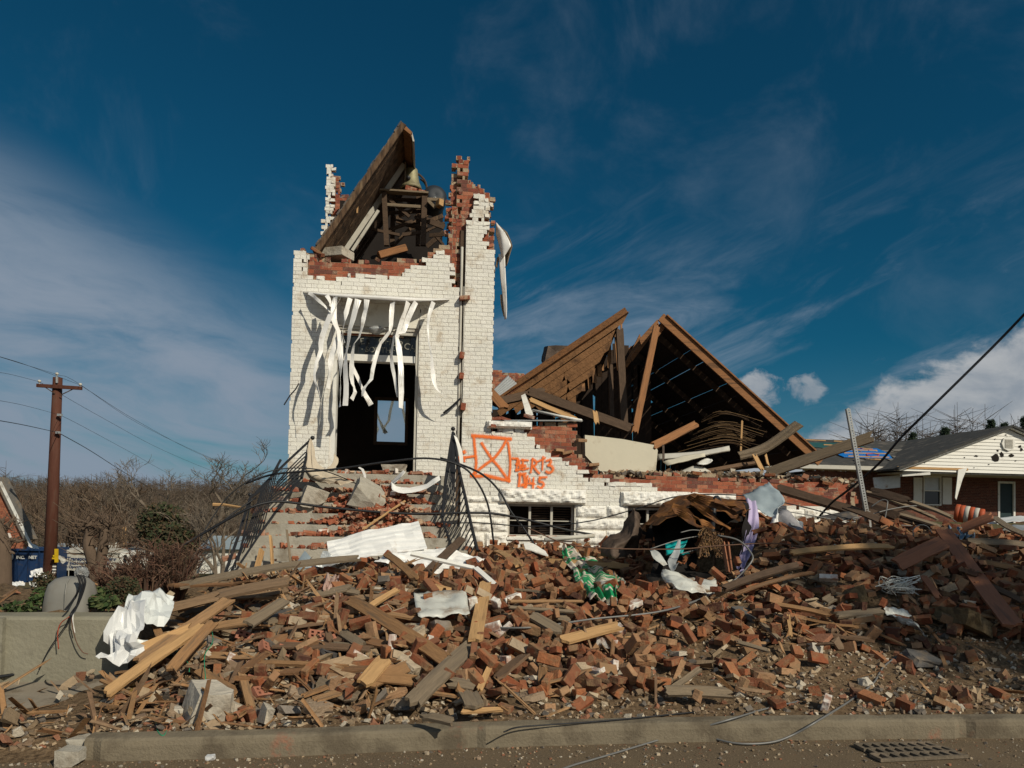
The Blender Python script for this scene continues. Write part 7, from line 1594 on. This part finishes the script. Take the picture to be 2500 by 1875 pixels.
# ------------------------------------------------------------------ vehicles, container and houses in the valley
def pbox(name, par, pxa, pxb, pya, pyb, Y, d, m):
    a, b = P(pxa, pyb, Y), P(pxb, pya, Y); q = MB(); q.bx(a.x, b.x, Y, Y + d, a.z, b.z); return local(q.build(name, m), par)
M['navy'] = mat('dark blue steel', (.012, .035, .10), rough=.5, scale=3, var=.25, bump=.1, dirt=(.06, .05, .045), dirt_amt=.3)
M['trailer'] = mat('pale trailer skin', (.42, .41, .36), rough=.5, scale=2, var=.12, bump=.05)
M['lettn'] = mat('navy lettering', (.02, .035, .09), rough=.6, bump=0); M['lettw'] = mat('white lettering', (.55, .55, .52), rough=.6, bump=0)
YC = 38.0
co = thing('steel_container', 'dark blue steel skip container with white lettering at the far left', 'container', loc=P(70, 1420, YC))
pbox('container_body', co, -60, 116, 1341, 1421, YC, 2.2, 'navy')
for x in (-10, 16, 39, 66, 92, 113): pbox('side_rib', co, x, x + 4.5, 1341, 1419, YC - .1, .1, 'navy')
pbox('top_rail', co, -60, 117, 1338, 1343, YC - .12, .14, 'navy')
c = P(22, 1359, YC - .12); m = MB(); m.tube([c + Vector((.16 * math.cos(a), 0, .17 * math.sin(a))) for a in np.linspace(0, 6.283, 20)], .045, 6); local(m.build('ring_mark', 'lettw'), co)
for s, x in (('INC.', 50), ('NET', 80)): local(text_mesh('lettering', s, .20, P(x, 1361, YC - .125), None, 'lettw', .003, bold=.008), co)
YT = 40.0
tr = thing('white_trailer', 'long off white trailer with navy lettering parked beyond the pole', 'trailer', loc=P(225, 1405, YT))
pbox('trailer_body', tr, 134, 300, 1348, 1408, YT, 2.4, 'trailer'); pbox('roof_edge', tr, 132, 302, 1344, 1349, YT - .08, 2.5, 'trim_dim')
for x in (150, 168, 186, 204, 222, 240, 258, 276): pbox('panel_seam', tr, x, x + .5, 1349, 1407, YT - .012, .012, 'trim_dim')
for s, x, y, sz in (('Kentucky Transportation Center', 198, 1364.5, .255), ('Division of Incident Management', 192, 1375, .22), ('Mobile Operations Center', 190, 1384.2, .185)): local(text_mesh('lettering', s, sz, P(x, y, YT - .02), None, 'lettn', .003, bold=.008), tr)
for x in (160, 172): m = MB(); p = P(x, 1412, YT); m.tube([p, p + Vector((0, .3, 0))], .42, 14); local(m.build('wheel', 'cable'), tr)
vn = thing('white_van', 'white van with dark door window standing right of the trailer', 'van', loc=P(312, 1400, 38))
pbox('van_body', vn, 292, 318, 1348, 1398, 38, 2, 'trim'); pbox('van_nose', vn, 318, 327, 1368, 1398, 38.1, 1.8, 'trim'); pbox('door_window', vn, 301, 309, 1355, 1385, 37.95, .05, 'cable'); pbox('windscreen', vn, 318, 325, 1356, 1368, 38.2, 1.5, 'cable'); pbox('mirror', vn, 314, 318, 1352, 1364, 37.8, .1, 'trim')
for x in (300, 322): m = MB(); p = P(x, 1399, 37.95); m.tube([p, p + Vector((0, .25, 0))], .28, 14); local(m.build('wheel', 'cable'), vn)
tk = thing('utility_truck', 'black and bright green utility truck behind the bare shrubs', 'truck', loc=P(355, 1400, 41)); M['lime'] = mat('bright green paint', (.06, .42, .06), rough=.5, scale=3, var=.1, bump=0)
pbox('upper_body', tk, 328, 385, 1362, 1380, 41, 2, 'cable'); pbox('lower_body', tk, 329, 384, 1380, 1397, 41, 2, 'lime'); local(text_mesh('lettering', 'RECC', .30, P(345, 1371.5, 40.98), None, 'lettw', .003, bold=.01), tk)
for x in (340, 374): m = MB(); p = P(x, 1398, 40.95); m.tube([p, p + Vector((0, .25, 0))], .36, 14); local(m.build('wheel', 'cable'), tk)
def small_house(name, label, pxs, pye, pyr, pyb, Y, d, wallm, roofm, gable=False):
    h = thing(name, label, 'house', loc=P((pxs[0] + pxs[1]) / 2, pyb, Y)); pbox('wall', h, pxs[0], pxs[1], pye, pyb, Y, d, wallm)
    a, b = P(pxs[0] - 2, pye, Y - .3), P(pxs[1] + 2, pye, Y - .3); zr = P(pxs[0], pyr, Y).z; m = MB()
    if gable: xm = (a.x + b.x) / 2; m.prism([(a.x, Y - .3, a.z), (b.x, Y - .3, a.z), (xm, Y - .3, zr)], (0, d + .6, 0))
    else: m.prism([(a.x, Y - .3, a.z), (a.x, Y + d / 2, zr), (a.x, Y + d + .3, a.z)], (b.x - a.x, 0, 0))
    local(m.build('roof', roofm), h); return h
small_house('far_house', 'far pale house with grey roof beyond the trailer', (140, 190), 1346, 1329, 1365, 52, 7, 'trim_dim', 'galv'); small_house('far_house', 'far small white gabled house beyond the trailer', (186, 200), 1346, 1332, 1365, 50, 5, 'trim', 'trim_dim', True)
small_house('far_house', 'far house with dark roof between the cut trunks', (205, 262), 1346, 1327, 1365, 56, 8, 'trim_dim', 'slate'); small_house('far_house', 'far house with dark hipped roof above the white van', (268, 320), 1347, 1330, 1362, 54, 8, 'trim', 'slate'); small_house('far_house', 'far grey roofed shed just right of the pole crossing the container', (92, 112), 1342, 1330, 1362, 50, 5, 'trim', 'galv')
sh = small_house('blue_roof_shed', 'white shed with pale blue roof seen behind the left railing', (480, 590), 1340, 1312, 1400, 44, 6, 'trim', 'bluegrey')
# brick house at the left edge
bh = thing('brick_house', 'red brick house gable with white rake trim at the left edge', 'house', loc=P(10, 1340, 34)); YB2 = 34.0
gb = poly_px([(-95, 1338), (-95, 1290), (-6, 1165), (3, 1182), (66, 1322), (66, 1338)], YB2); M['brick_far'] = mat('far red brick', [(.28, .095, .05), (.33, .12, .065), (.24, .08, .045)], 'island', .9, scale=9, var=.25, bump=.2)
brickwork('gable_wall', bh, (0, YB2), (1, 0, 0), (0, -1, 0), [gb], [], ['brick_far', 'brick_far', 'mortar', 'mortar'], seed=30)
local_dummy = None
m = MB(); m.bar(P(0, 1176, YB2 - .08), P(74, 1328, YB2 - .08), .05, .16, (0, -1, 0)); m2 = m.build('rake_trim', 'trim', bh); m2.location = -bh.location; m = MB(); m.bar(P(2, 1166, YB2 + .3), P(76, 1318, YB2 + .3), .9, .12, (1, 0, .5)); q = m.build('roof_edge', 'slate', bh); q.location = -bh.location
for o in bh.children:
    if o.name.startswith('gable_wall'): o.location = -bh.location
m = MB(); m.bar(P(20, 1302, YB2 - .1), P(28, 1322, YB2 - .1), .05, .2, (0, -1, 0)); q = m.build('window_trim', 'trim', bh); q.location = -bh.location
find('torn_awning', 'white torn awning sheet at the foot of the brick gable', 'awning', [[(68, 1320), (92, 1334)], [(70, 1334), (96, 1340)]], (33, 32), 'trim', 6, 6, False, crumple=.05, seed=71)
for (x, y0, y1, w, lab, arm) in ((233, 1262, 1345, .13, 'thin far wooden pole with a street lamp arm between the cut trunks', True), (303, 1285, 1338, .13, 'bare far wooden pole standing above the white van', False)):
    p0, p1 = P(x + 1, y1 + 12, 50), P(x, y0, 50); lpole = thing('far_pole', lab, 'pole', loc=p0); m = MB(); m.tube([p0, p1], [w * 1.1, w], 8); local(m.build('pole', 'wood_new' if not arm else 'pole'), lpole)
    if arm: m = MB(); m.tube([P(234, 1280, 49.8), P(240, 1273, 49.8), P(248, 1271, 49.8)], .03, 5); m.box(P(250, 1271.5, 49.8), (.4, .2, .1)); local(m.build('lamp_arm', 'galv'), lpole)
m = MB(); m.tube([P(520, 1232, 13), P(545, 1232, 13), P(590, 1239, 12.8)], [.03, .025, .02], 6); tag(at_origin(m.build('broken_branch', 'wood_new')), 'pale broken branch end sticking out left of the bent railing', 'branch')

# ------------------------------------------------------------------ trees
def grow(mb, tw, p, d, L, r, lev, R, up=.25, split=(3, 4), tl=.55):
    n = 3; q = [p]; dd = d.normalized(); 
    for i in range(n):
        dd = (dd + Vector((R.gauss(0, .16), R.gauss(0, .16), R.gauss(0, .10) + up * .12))).normalized(); q.append(q[-1] + dd * L / n)
    (mb if lev > 1 else tw).tube(q, [r, r * .82, r * .66, r * .5], 7 if lev > 3 else (5 if lev > 1 else 3), caps=False)
    if lev == 0: return
    k = R.randint(*split) + (1 if lev < 3 else 0)
    for i in range(k):
        t = R.uniform(.35, 1.0) if i else 1.0; b = q[0].lerp(q[-1], 0) if t < .01 else q[min(3, int(t * 3))].lerp(q[min(3, int(t * 3) + 1)], (t * 3) % 1)
        a = dd.orthogonal().normalized(); a.rotate(Matrix.Rotation(R.uniform(0, 6.28), 3, dd)); nd = (dd * R.uniform(.7, 1.1) + a * R.uniform(.45, .95) + Vector((0, 0, up))).normalized()
        grow(mb, tw, b, nd, L * R.uniform(.55, .82), max(r * R.uniform(.42, .62), RMIN[0]), lev - 1, R, up, split, tl)
RMIN = [.02]
def bare_tree(name, label, px, pyb, pyt, Y, seed, lev=5, bark='l_bark', twm='l_twig', grp=None, up=.25, lean=0, r=None, trunk=.33, wide=1.0, split=(3, 4)):
    g = P(px, pyb, Y); g.z = ground_z(g.x, g.y) - .1 if Y > 14 else g.z; H = P(px, pyt, Y).z - g.z; R = random.Random(seed); mb, tw = MB(), MB()
    grow(mb, tw, Vector((0, 0, 0)), Vector((lean, 0, 1)), H * trunk, r or H * .022, lev, R, up, split)
    zmax = max(max(v[2] for v in mb.v), max(v[2] for v in tw.v)); k = H / zmax
    for q in (mb, tw): q.v = [(v[0] * k, v[1] * k, v[2] * k) for v in q.v]
    for q in (mb, tw): q.v = [(v[0] * wide, v[1] * wide, v[2]) for v in q.v]
    t = thing(name, label, 'tree', grp, loc=g); mb.build('trunk', bark, t); tw.build('crown', twm, t); return t
RMIN[0] = .010
bare_tree('bare_tree', 'tall spreading bare tree in front of the hill, right one of the two', 470, 1330, 1068, 52, 3, 6, wide=1.9, up=.30, split=(2, 3), trunk=.30); bare_tree('bare_tree', 'bare round crowned tree left of the tallest bare tree', 333, 1330, 1098, 56, 8, 6, wide=1.4, up=.32, split=(2, 3), trunk=.32)
bare_tree('bare_tree', 'thin leaning bare tree close to the left railing', 545, 1340, 1150, 40, 12, 5, up=.2, lean=.25); bare_tree('bare_tree', 'small bare tree with pale broken stems left of the railing', 520, 1345, 1200, 36, 14, 4, up=.35)
RMIN[0] = .018; rb2 = random.Random(77)
for i, (px, pyt, Y) in enumerate(((20, 1200, 60), (62, 1190, 70), (165, 1165, 58), (205, 1160, 62), (255, 1165, 64), (285, 1180, 70), (185, 1200, 48), (235, 1200, 46), (290, 1215, 48), (380, 1210, 62), (420, 1225, 58), (510, 1215, 62), (100, 1195, 64), (150, 1230, 44), (270, 1240, 42), (345, 1250, 46), (395, 1260, 44), (560, 1250, 50))):
    bare_tree('bare_tree', 'bare brown tree in the thicket between the trailer and the hill', px, 1345, pyt, Y, 100 + i, 4, 'l_bark2', 'l_twig2', 'bare trees in the thicket', up=.35)
for i, (px, pyb, Y, r, n) in enumerate(((395, 1340, 40, (1.3, 1.0, 1.3), 2600), (425, 1350, 36, (1.1, .9, .9), 1800))):
    p = P(px, pyb, Y); p.z = ground_z(p.x, p.y); t = thing('evergreen_tree', ('dark green evergreen bush tree under the bare trees', 'lower dark green bush right of the evergreen bush tree')[i], 'tree', loc=p)
    zc = P(px, (1285, 1322)[i], Y).z; local(leaf_cloud('crown', (p.x, p.y, zc), r, n, .22, 'l_dark', 40 + i), t); m = MB(); m.tube([p, Vector((p.x, p.y, zc))], .09, 6); local(m.build('trunk', 'l_bark2'), t)
# cut trunks close by
ct = thing('cut_tree', 'cut back double trunked tree with broken tops before the trailer', 'tree', loc=P(240, 1420, 22))
for q, r in (([(236, 1420), (226, 1370), (216, 1330), (219, 1300), (214, 1268)], (.19, .15, .16, .12, .09)), ([(240, 1420), (246, 1370), (254, 1320), (258, 1280), (262, 1262)], (.18, .14, .14, .10, .08))):
    m = MB(); m.tube([P(x, y, 22) for x, y in q], r, 9, smooth=3); local(m.build('trunk', 'l_bark2', None, True), ct)
m = MB()
for q in ([(219, 1300), (205, 1292), (196, 1288)], [(258, 1285), (272, 1282), (282, 1276)], [(256, 1300), (268, 1260)], [(214, 1270), (210, 1260)], [(254, 1320), (244, 1300)]): m.tube([P(x, y, 22) for x, y in q], [.06, .04, .015], 5)
for (x, y, w) in ((214, 1262, .10), (217, 1259, .06), (262, 1256, .08), (259, 1252, .05), (211, 1264, .05)): p = P(x, 1272, 22); m.tube([p, P(x, y, 22)], [w * .7, .01], 5)
for k in range(110):
    a = P(*rb2.choice(((216, rb2.uniform(1270, 1345)), (252, rb2.uniform(1275, 1345)), (222, rb2.uniform(1330, 1400)), (246, rb2.uniform(1330, 1400)), (200, 1291), (270, 1283))), 22 + rb2.uniform(-.15, .15)); d = Vector((rb2.gauss(0, .45), rb2.gauss(0, .2), rb2.uniform(-.1, .5))); b = a + d * .6; m.tube([a, b, b + d * .5 + Vector((rb2.gauss(0, .12), 0, .12))], [.022, .014, .006], 4)
local(m.build('branch_stub', 'l_bark2'), ct)
lt = thing('cut_tree', 'thick cut back tree trunk at the very left edge before the blue container', 'tree', loc=P(5, 1440, 20))
m = MB(); m.tube([P(x, y, 20) for x, y in ((6, 1445), (8, 1400), (8, 1350), (2, 1310), (-8, 1270))], [.22, .19, .18, .17, .12], 10, smooth=3); local(m.build('trunk', 'l_bark2', None, True), lt)
m = MB()
for q in ([(8, 1345), (28, 1325), (48, 1310)], [(8, 1330), (30, 1318), (44, 1322), (58, 1318)], [(2, 1310), (20, 1280), (38, 1262)], [(-5, 1290), (12, 1262)], [(8, 1360), (24, 1348), (36, 1352)]): m.tube([P(x, y, 20) for x, y in q], [.09, .06, .02], 6, smooth=2)
for k in range(60):
    x, y = rb2.uniform(-10, 55), rb2.uniform(1262, 1345); a = P(x, y, 20 + rb2.uniform(-.4, .4)); m.tube([a, a + Vector((rb2.uniform(-.25, .25), 0, rb2.uniform(-.05, .3)))], [.012, .005], 3)
local(m.build('branches', 'l_bark2'), lt)
# unseen evergreen added across the street to shade the right end of the heap
sc_c = Vector((7.0, 7.7, 1.0)) + to_sun * 23.0; st_ = thing('shade_tree', 'unseen evergreen tree added across the street to shade the right end of the heap', 'tree', loc=(sc_c.x, sc_c.y, 0))
m = MB(); m.tube([(0, 0, 0), (.1, 0, sc_c.z * .5), (0, 0, sc_c.z + 1)], [.32, .25, .08], 10); m.build('trunk', 'l_bark2', st_)
local(leaf_cloud('crown', sc_c, (2.4, 2.4, 2.4), 1500, .42, 'l_dark', 99), st_)
# wooded hillsides, far off
def woods(name, label, n, px0, px1, y0, y1, hmin, hmax, m, seed, bl=14):
    r = random.Random(seed); V, F = [], []
    def sl(a, b, w):
        o = len(V); d = (b - a); s = Vector((-d.z, 0, d.x)).normalized() * w; V.extend([a - s, a + s, b + s * .3, b - s * .3]); F.append((o, o+1, o+2, o+3))
        s2 = Vector((0, w, 0)); o = len(V); V.extend([a - s2, a + s2, b + s2 * .3, b - s2 * .3]); F.append((o, o+1, o+2, o+3))
    for i in range(n):
        Y = y0 + (y1 - y0) * r.random() ** .8; x = P(r.uniform(px0, px1), 1240, Y).x; g = Vector((x, Y, ground_z(x, Y))); H = r.uniform(hmin, hmax) * r.uniform(.75, 1.15)
        sl(g, g + Vector((r.uniform(-.3, .3), 0, H)), .07)
        for k in range(bl):
            a = g + Vector((0, 0, H * r.uniform(.3, .9))); sl(a, a + Vector((r.gauss(0, .16) * H, r.gauss(0, .16) * H, H * r.uniform(.02, .17))), .022 + .025 * r.random())
    return stuff(np_mesh(name, np.array([tuple(v) for v in V]), np.array(F), [m]), label, 'woods')
M['hillwood'] = mat('winter woods', [(.105, .080, .062), (.085, .066, .053), (.13, .098, .072)], 'island', .95, scale=4, var=.2, bump=0)
woods('hillside_woods', 'leafless brown woods covering the hillside beyond the valley on the left', 1700, -150, 760, 110, 420, 6, 10, 'hillwood', 5, 22)
woods('far_thicket', 'leafless brown thicket filling the valley floor below the hill', 430, -120, 640, 58, 105, 2.2, 4.5, 'hillwood', 9, 22)
woods('ridge_woods', 'bare grey woods on the rise behind the neighbouring house', 480, 2090, 2600, 75, 120, 10, 12.5, 'hillwood', 6, 34)
def conifer(label, px, pyt, Y, w, seed):
    g = P(px, 1200, Y); g.z = ground_z(g.x, g.y); H = P(px, pyt, Y).z - g.z; t = thing('pine_tree', label, 'tree', loc=g); r = random.Random(seed); m = MB(); m.tube([(0, 0, 0), (0, 0, H)], [.22, .03], 7); m.build('trunk', 'l_bark2', t)
    V = []
    for k in range(260):
        u = (r.random() ** .7); z = H * (.12 + .88 * u); L = w * (1 - u) * r.uniform(.6, 1.15) + .04; a = r.uniform(0, 6.28); d = Vector((math.cos(a), math.sin(a), -.12 + .25 * u))
        for j in range(34):
            s = r.random() ** .7; p = Vector((0, 0, z)) + d * L * s + Vector((r.gauss(0, .10), r.gauss(0, .10), r.gauss(0, .07))) * (1 + L * .25); q = (d + Vector((r.gauss(0, .7), r.gauss(0, .7), r.gauss(0, .4)))).normalized() * .18; ww = q.orthogonal().normalized() * .05; V += [p, p + q * .5 - ww, p + q, p + q * .5 + ww]
    np_mesh('crown', np.array([tuple(v) for v in V]), np.arange(len(V)).reshape(-1, 4), ['l_needle'], t)
for i, (px, pyt) in enumerate(((2150, 1066), (2180, 1060), (2262, 1058), (2350, 1050), (2375, 1046), (2275, 1066), (2205, 1068))):
    bare_tree('bare_tree', 'bare grey tree on the rise behind the neighbouring roof', px, 1200, pyt, 66 + 2 * i, 300 + i, 4, grp='bare trees behind the neighbouring house', up=.35)
conifer('small pointed pine left behind the neighbouring roof', 2228, 1058, 62, 1.2, 1); conifer('wide dark pine behind the middle of the neighbouring roof', 2307, 1044, 60, 1.9, 2); conifer('broad pine behind the left of the gable peak', 2420, 1028, 58, 2.6, 3); conifer('tall dark pine at the right edge behind the gable', 2500, 1020, 60, 2.4, 4); conifer('dark pine left of the gable peak, between two pines', 2452, 1034, 64, 2.2, 5)

# ------------------------------------------------------------------ neighbouring house
YW, YG = 33.0, 31.0
nh = thing('neighbour_house', 'low brick house with white gable and torn dark roof patched with blue tarp', 'house', loc=P(2350, 1275, YW))
M['brick_dark'] = mat('dark red brick', [(.13, .05, .035), (.16, .06, .04), (.10, .04, .03)], 'island', .9, scale=9, var=.25, bump=.3)
M['shingle_roof'] = mat('torn dark shingles', (.050, .050, .048), rough=.95, scale=3, var=.5, bump=.8, bscale=20, dirt=(.15, .13, .11), dirt_amt=.38, dirt_scale=1.6)
M['siding'] = mat('white vinyl siding', (.74, .73, .68), rough=.6, scale=2, var=.08, bump=.05, dirt=(.5, .46, .40), dirt_amt=.15)
zb = P(2350, 1330, YW).z; ze = P(2200, 1143, YG).z; zp = P(2461, 1047, YG).z; xw0 = P(1962, 1200, YW).x; xg0 = P(2202, 1143, YG).x; xp = P(2461, 1047, YG).x; xg1 = 2 * xp - xg0
def nb(name, m, mt): o = m.build(name, mt); return local(o, nh)
o = brickwork('front_wall', nh, (0, YW), (1, 0, 0), (0, -1, 0), [[(xw0, zb), (xg1 + 1, zb), (xg1 + 1, ze), (xw0, ze)]], [[(P(x, 1200, YW).x, P(x, y, YW).z) for x, y in ((2254, 1234), (2298, 1234), (2298, 1162), (2254, 1162))], [(P(x, 1200, YW).x, P(x, y, YW).z) for x, y in ((2436, 1330), (2478, 1330), (2478, 1176), (2436, 1176))]], ['brick_dark', 'brick_dark', 'mortar', 'mortar'], seed=41); o.location = -nh.location
m = MB(); m.bx(xw0 + .1, xg1 + 1, YW + .3, YW + 9, zb, ze - .1); nb('inner_body', m, 'shade_in')
bo = MB(); nbd = 13
for k in range(nbd):                                         # lapped boards of the gable, torn spots follow as dark patches
    z0 = ze - .12 + (zp - ze + .1) * k / nbd; z1 = ze - .12 + (zp - ze + .1) * (k + 1) / nbd
    hw = lambda z: max(0, (zp - z) / (zp - ze)) * (xp - xg0)
    a0, a1 = hw(z0) - .1, hw(z1) - .1
    if a1 <= 0: a1 = .02
    bo.add([(xp - a0, YG - .03, z0), (xp + a0, YG - .03, z0), (xp + a1, YG, z1), (xp - a1, YG, z1), (xp - a0, YG + .01, z0), (xp + a0, YG + .01, z0)], [(0, 1, 2, 3), (4, 5, 1, 0)])
nb('gable_siding', bo, 'siding')
m = MB(); m.prism([(xg0 + .15, YG + .02, ze - .1), (xg1 - .15, YG + .02, ze - .1), (xp, YG + .02, zp - .05)], (0, .1, 0)); nb('gable_sheathing', m, 'wood_grey')
rh = random.Random(9)
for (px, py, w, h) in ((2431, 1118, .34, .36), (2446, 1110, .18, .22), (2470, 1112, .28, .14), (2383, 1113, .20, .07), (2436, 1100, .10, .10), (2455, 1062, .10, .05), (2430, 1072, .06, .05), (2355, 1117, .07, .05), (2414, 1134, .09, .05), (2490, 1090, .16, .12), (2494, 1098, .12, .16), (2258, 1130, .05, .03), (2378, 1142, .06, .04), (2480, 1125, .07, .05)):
    c = P(px, py, YG - .036); m = MB(); k = 7; m.prism([c + Vector((w * .6 * math.cos(a) * rh.uniform(.6, 1.2), 0, h * .6 * math.sin(a) * rh.uniform(.6, 1.2))) for a in np.linspace(0, 6.28, k, endpoint=False)], (0, .004, 0)); nb('hole_patch', m, 'shade_in')  # torn holes drawn as flat patches, their shade put into the colour
c = P(2461, 1083, YG - .05); m = MB(); m.tube([c + Vector((0, 0, 0)), c + Vector((0, -.05, 0))], .34, 8); o = nb('gable_vent', m, 'siding'); m = MB()
for k in range(7): m.bx(c.x - .20, c.x + .20, YG - .13, YG - .105, c.z - .20 + k * .06, c.z - .17 + k * .06)
q = m.build('vent_slats', 'trim_dim'); local(q, nh)
for sg_ in (-1, 1): m = MB(); m.bar((xp, YG - .12, zp + .03), (xp + sg_ * (xp - xg0 + .25), YG - .12, ze - .10), .05, .17, (0, -1, 0)); nb('rake_board', m, 'trim')
m = MB(); m.bar((xp, YG - .12, zp + .12), (xg0 - .3, YG - .12, ze), .3, .06, (0, 0, 1)); nb('roof_edge', m, 'shingle_roof')
YRG = YW + 4.6; zr = P(2100, 1080, YRG).z; zem = P(2100, 1141, YW - .5).z                                         # ridge of the main roof
m = MB(); m.prism([(xw0 - 2.5, YW - .5, zem), (xg1, YW - .5, zem), (xg1, YRG, zr), (xw0 - 2.5, YRG, zr)], (0, .04, .1)); nb('main_roof', m, 'shingle_roof')
m = MB(); m.prism([(xp, YG - .3, zp + .06), (xg0 - .35, YG - .3, ze - .1), (xg0 - .35, YW + .4, ze - .1), (xp, YRG + 1.5, zp + .06)], (-.02, 0, .08)); m.prism([(xp, YG - .3, zp + .06), (xg1 + .35, YG - .3, ze - .1), (xg1 + .35, YRG, ze - .1), (xp, YRG, zp + .06)], (.02, 0, .08)); nb('wing_roof', m, 'shingle_roof')
m = MB(); m.bx(xw0 - 2.5, xg0, YW - .62, YW - .5, zem - .12, zem + .06); nb('gutter', m, 'trim_dim'); m = MB(); m.bx(xw0 - 2.5, xg1, YW - .5, YW, zem - .14, zem - .1); nb('soffit', m, 'trim'); m = MB(); m.bx(xg0 + .1, xg1, YG + .1, YW, ze - .2, ze - .15); nb('porch_ceiling', m, 'trim_dim')
m = MB(); m.bar(P(2190, 1141, YG + .0), P(2362, 1146, YG + .0), .1, .10); nb('porch_beam', m, 'wood_new'); m = MB(); m.bar(P(2200, 1160, YG + .3), P(2268, 1156, YG + .1), .12, .24, (0, -1, 0)); nb('broken_gutter', m, 'trim')
m = MB(); m.prism([P(2340, 1146, YG - .1), P(2362, 1142, YG - .1), P(2350, 1170, YG - .1), P(2335, 1220, YG - .1), P(2332, 1215, YG - .1)], (0, .04, 0)); nb('hanging_trim', m, 'trim')
m = MB(); m.prism([P(2132, 1166, YW - .8), P(2198, 1160, YW - .8), P(2198, 1190, YW - .8), P(2136, 1196, YW - .8)], (0, .06, 0)); nb('loose_panel', m, 'galv')
def slope_pt(px, py, lift=.13):                               # point on the main roof slope under a pixel
    d = ray(px, py); n_ = Vector((0, -(zr - zem), (YRG - YW + .5))).normalized(); p0 = Vector((0, YW - .5, zem + .1)); t = (p0 - CO).dot(n_) / d.dot(n_); return CO + d * t + n_ * lift * .3
M['tarp_blue'] = mat('bright blue tarp', (.008, .15, .48), rough=.45, scale=3, var=.25, bump=.2); M['tarp_teal'] = mat('dark teal tarp', (.02, .085, .085), rough=.6, scale=3, var=.25, bump=.2); M['marker'] = mat('pink marker paint', (.42, .05, .14), rough=.6, bump=0)
for nm, q, mm in (('tarp', [(2030, 1106), (2040, 1098), (2140, 1097), (2168, 1108), (2178, 1121), (2060, 1118)], 'tarp_blue'), ('tarp', [(1960, 1082), (2080, 1084), (2110, 1094), (2030, 1096), (1960, 1092)], 'tarp_teal')):
    m = MB(); m.prism([slope_pt(*p_) for p_ in q], (0, .01, .02)); nb(nm, m, mm)
for q in (((2042, 1101), (2140, 1103)), ((2060, 1109), (2165, 1111)), ((2070, 1117), (2170, 1120)), ((1966, 1076.5), (2015, 1079)), ((2035, 1080), (2080, 1082)), ((2085, 1096), (2130, 1100)), ((2010, 1089), (2060, 1091))):
    m = MB(); m.bar(slope_pt(*q[0], .25), slope_pt(*q[1], .25), .05, .05); nb('batten', m, 'wood_new')
for q in ([(2115, 1112), (2130, 1111), (2145, 1114), (2142, 1118), (2125, 1119), (2116, 1116), (2115, 1112)], [(2108, 1101), (2120, 1103), (2128, 1101)], [(2095, 1096), (2105, 1099)]):
    m = MB(); m.tube([slope_pt(*p_, .28) for p_ in q], .022, 4); nb('painted_mark', m, 'marker')
for k in range(26):
    px, py = rh.uniform(2090, 2330), rh.uniform(1092, 1135)
    if py < 1143 - (px - 2202) * .37 + 8 and px > 2202: continue
    p_ = slope_pt(px, py, .1); m = MB(); m.box(p_, (rh.uniform(.2, .9), rh.uniform(.1, .4), .03), Euler((math.atan2(zr - zem, YRG - YW), rh.uniform(-.1, .1), rh.uniform(-.3, .3))).to_matrix()); nb('torn_shingle', m, 'slate' if k % 4 else 'wood_new')
wf = MB(); xa, xb, za, zc_ = P(2254, 1200, YW).x, P(2298, 1200, YW).x, P(2276, 1234, YW).z, P(2276, 1162, YW).z
for a in ((xa, xa + .06, za, zc_), (xb - .06, xb, za, zc_), (xa + .06, xb - .06, zc_ - .07, zc_), (xa + .06, xb - .06, za, za + .06), (xa + .06, xb - .06, (za + zc_) / 2 - .03, (za + zc_) / 2 + .03)): wf.bx(a[0], a[1], YW - .02, YW + .08, a[2], a[3])
w = nb('window', wf, 'trim'); m = MB(); m.bx(xa + .06, xb - .06, YW + .06, YW + .07, za + .06, (za + zc_) / 2 - .03); nb('pane', m, 'glass_dark'); m = MB(); m.bx(xa + .06, xb - .06, YW + .06, YW + .07, (za + zc_) / 2 + .03, zc_ - .07); nb('pane', m, 'galv')
for (x0, x1) in ((2231, 2252), (2302, 2324)): a, b = P(x0, 1231, YW - .06), P(x1, 1166, YW - .06); m = MB(); m.bx(a.x, b.x, YW - .06, YW - .015, a.z, b.z); nb('shutter', m, 'trim')
a, b = P(2436, 1290, YW), P(2478, 1176, YW); m = MB(); m.bx(a.x, a.x + .1, YW - .03, YW + .1, zb, b.z); m.bx(b.x - .1, b.x, YW - .03, YW + .1, zb, b.z); m.bx(a.x + .1, b.x - .1, YW - .03, YW + .1, b.z - .1, b.z); nb('door_frame', m, 'trim'); M['door'] = mat('dark teal door', (.015, .035, .04), rough=.5, bump=0); m = MB(); m.bx(a.x + .1, b.x - .1, YW + .05, YW + .09, zb, b.z - .1); nb('door', m, 'door')

bpy.context.view_layer.update()
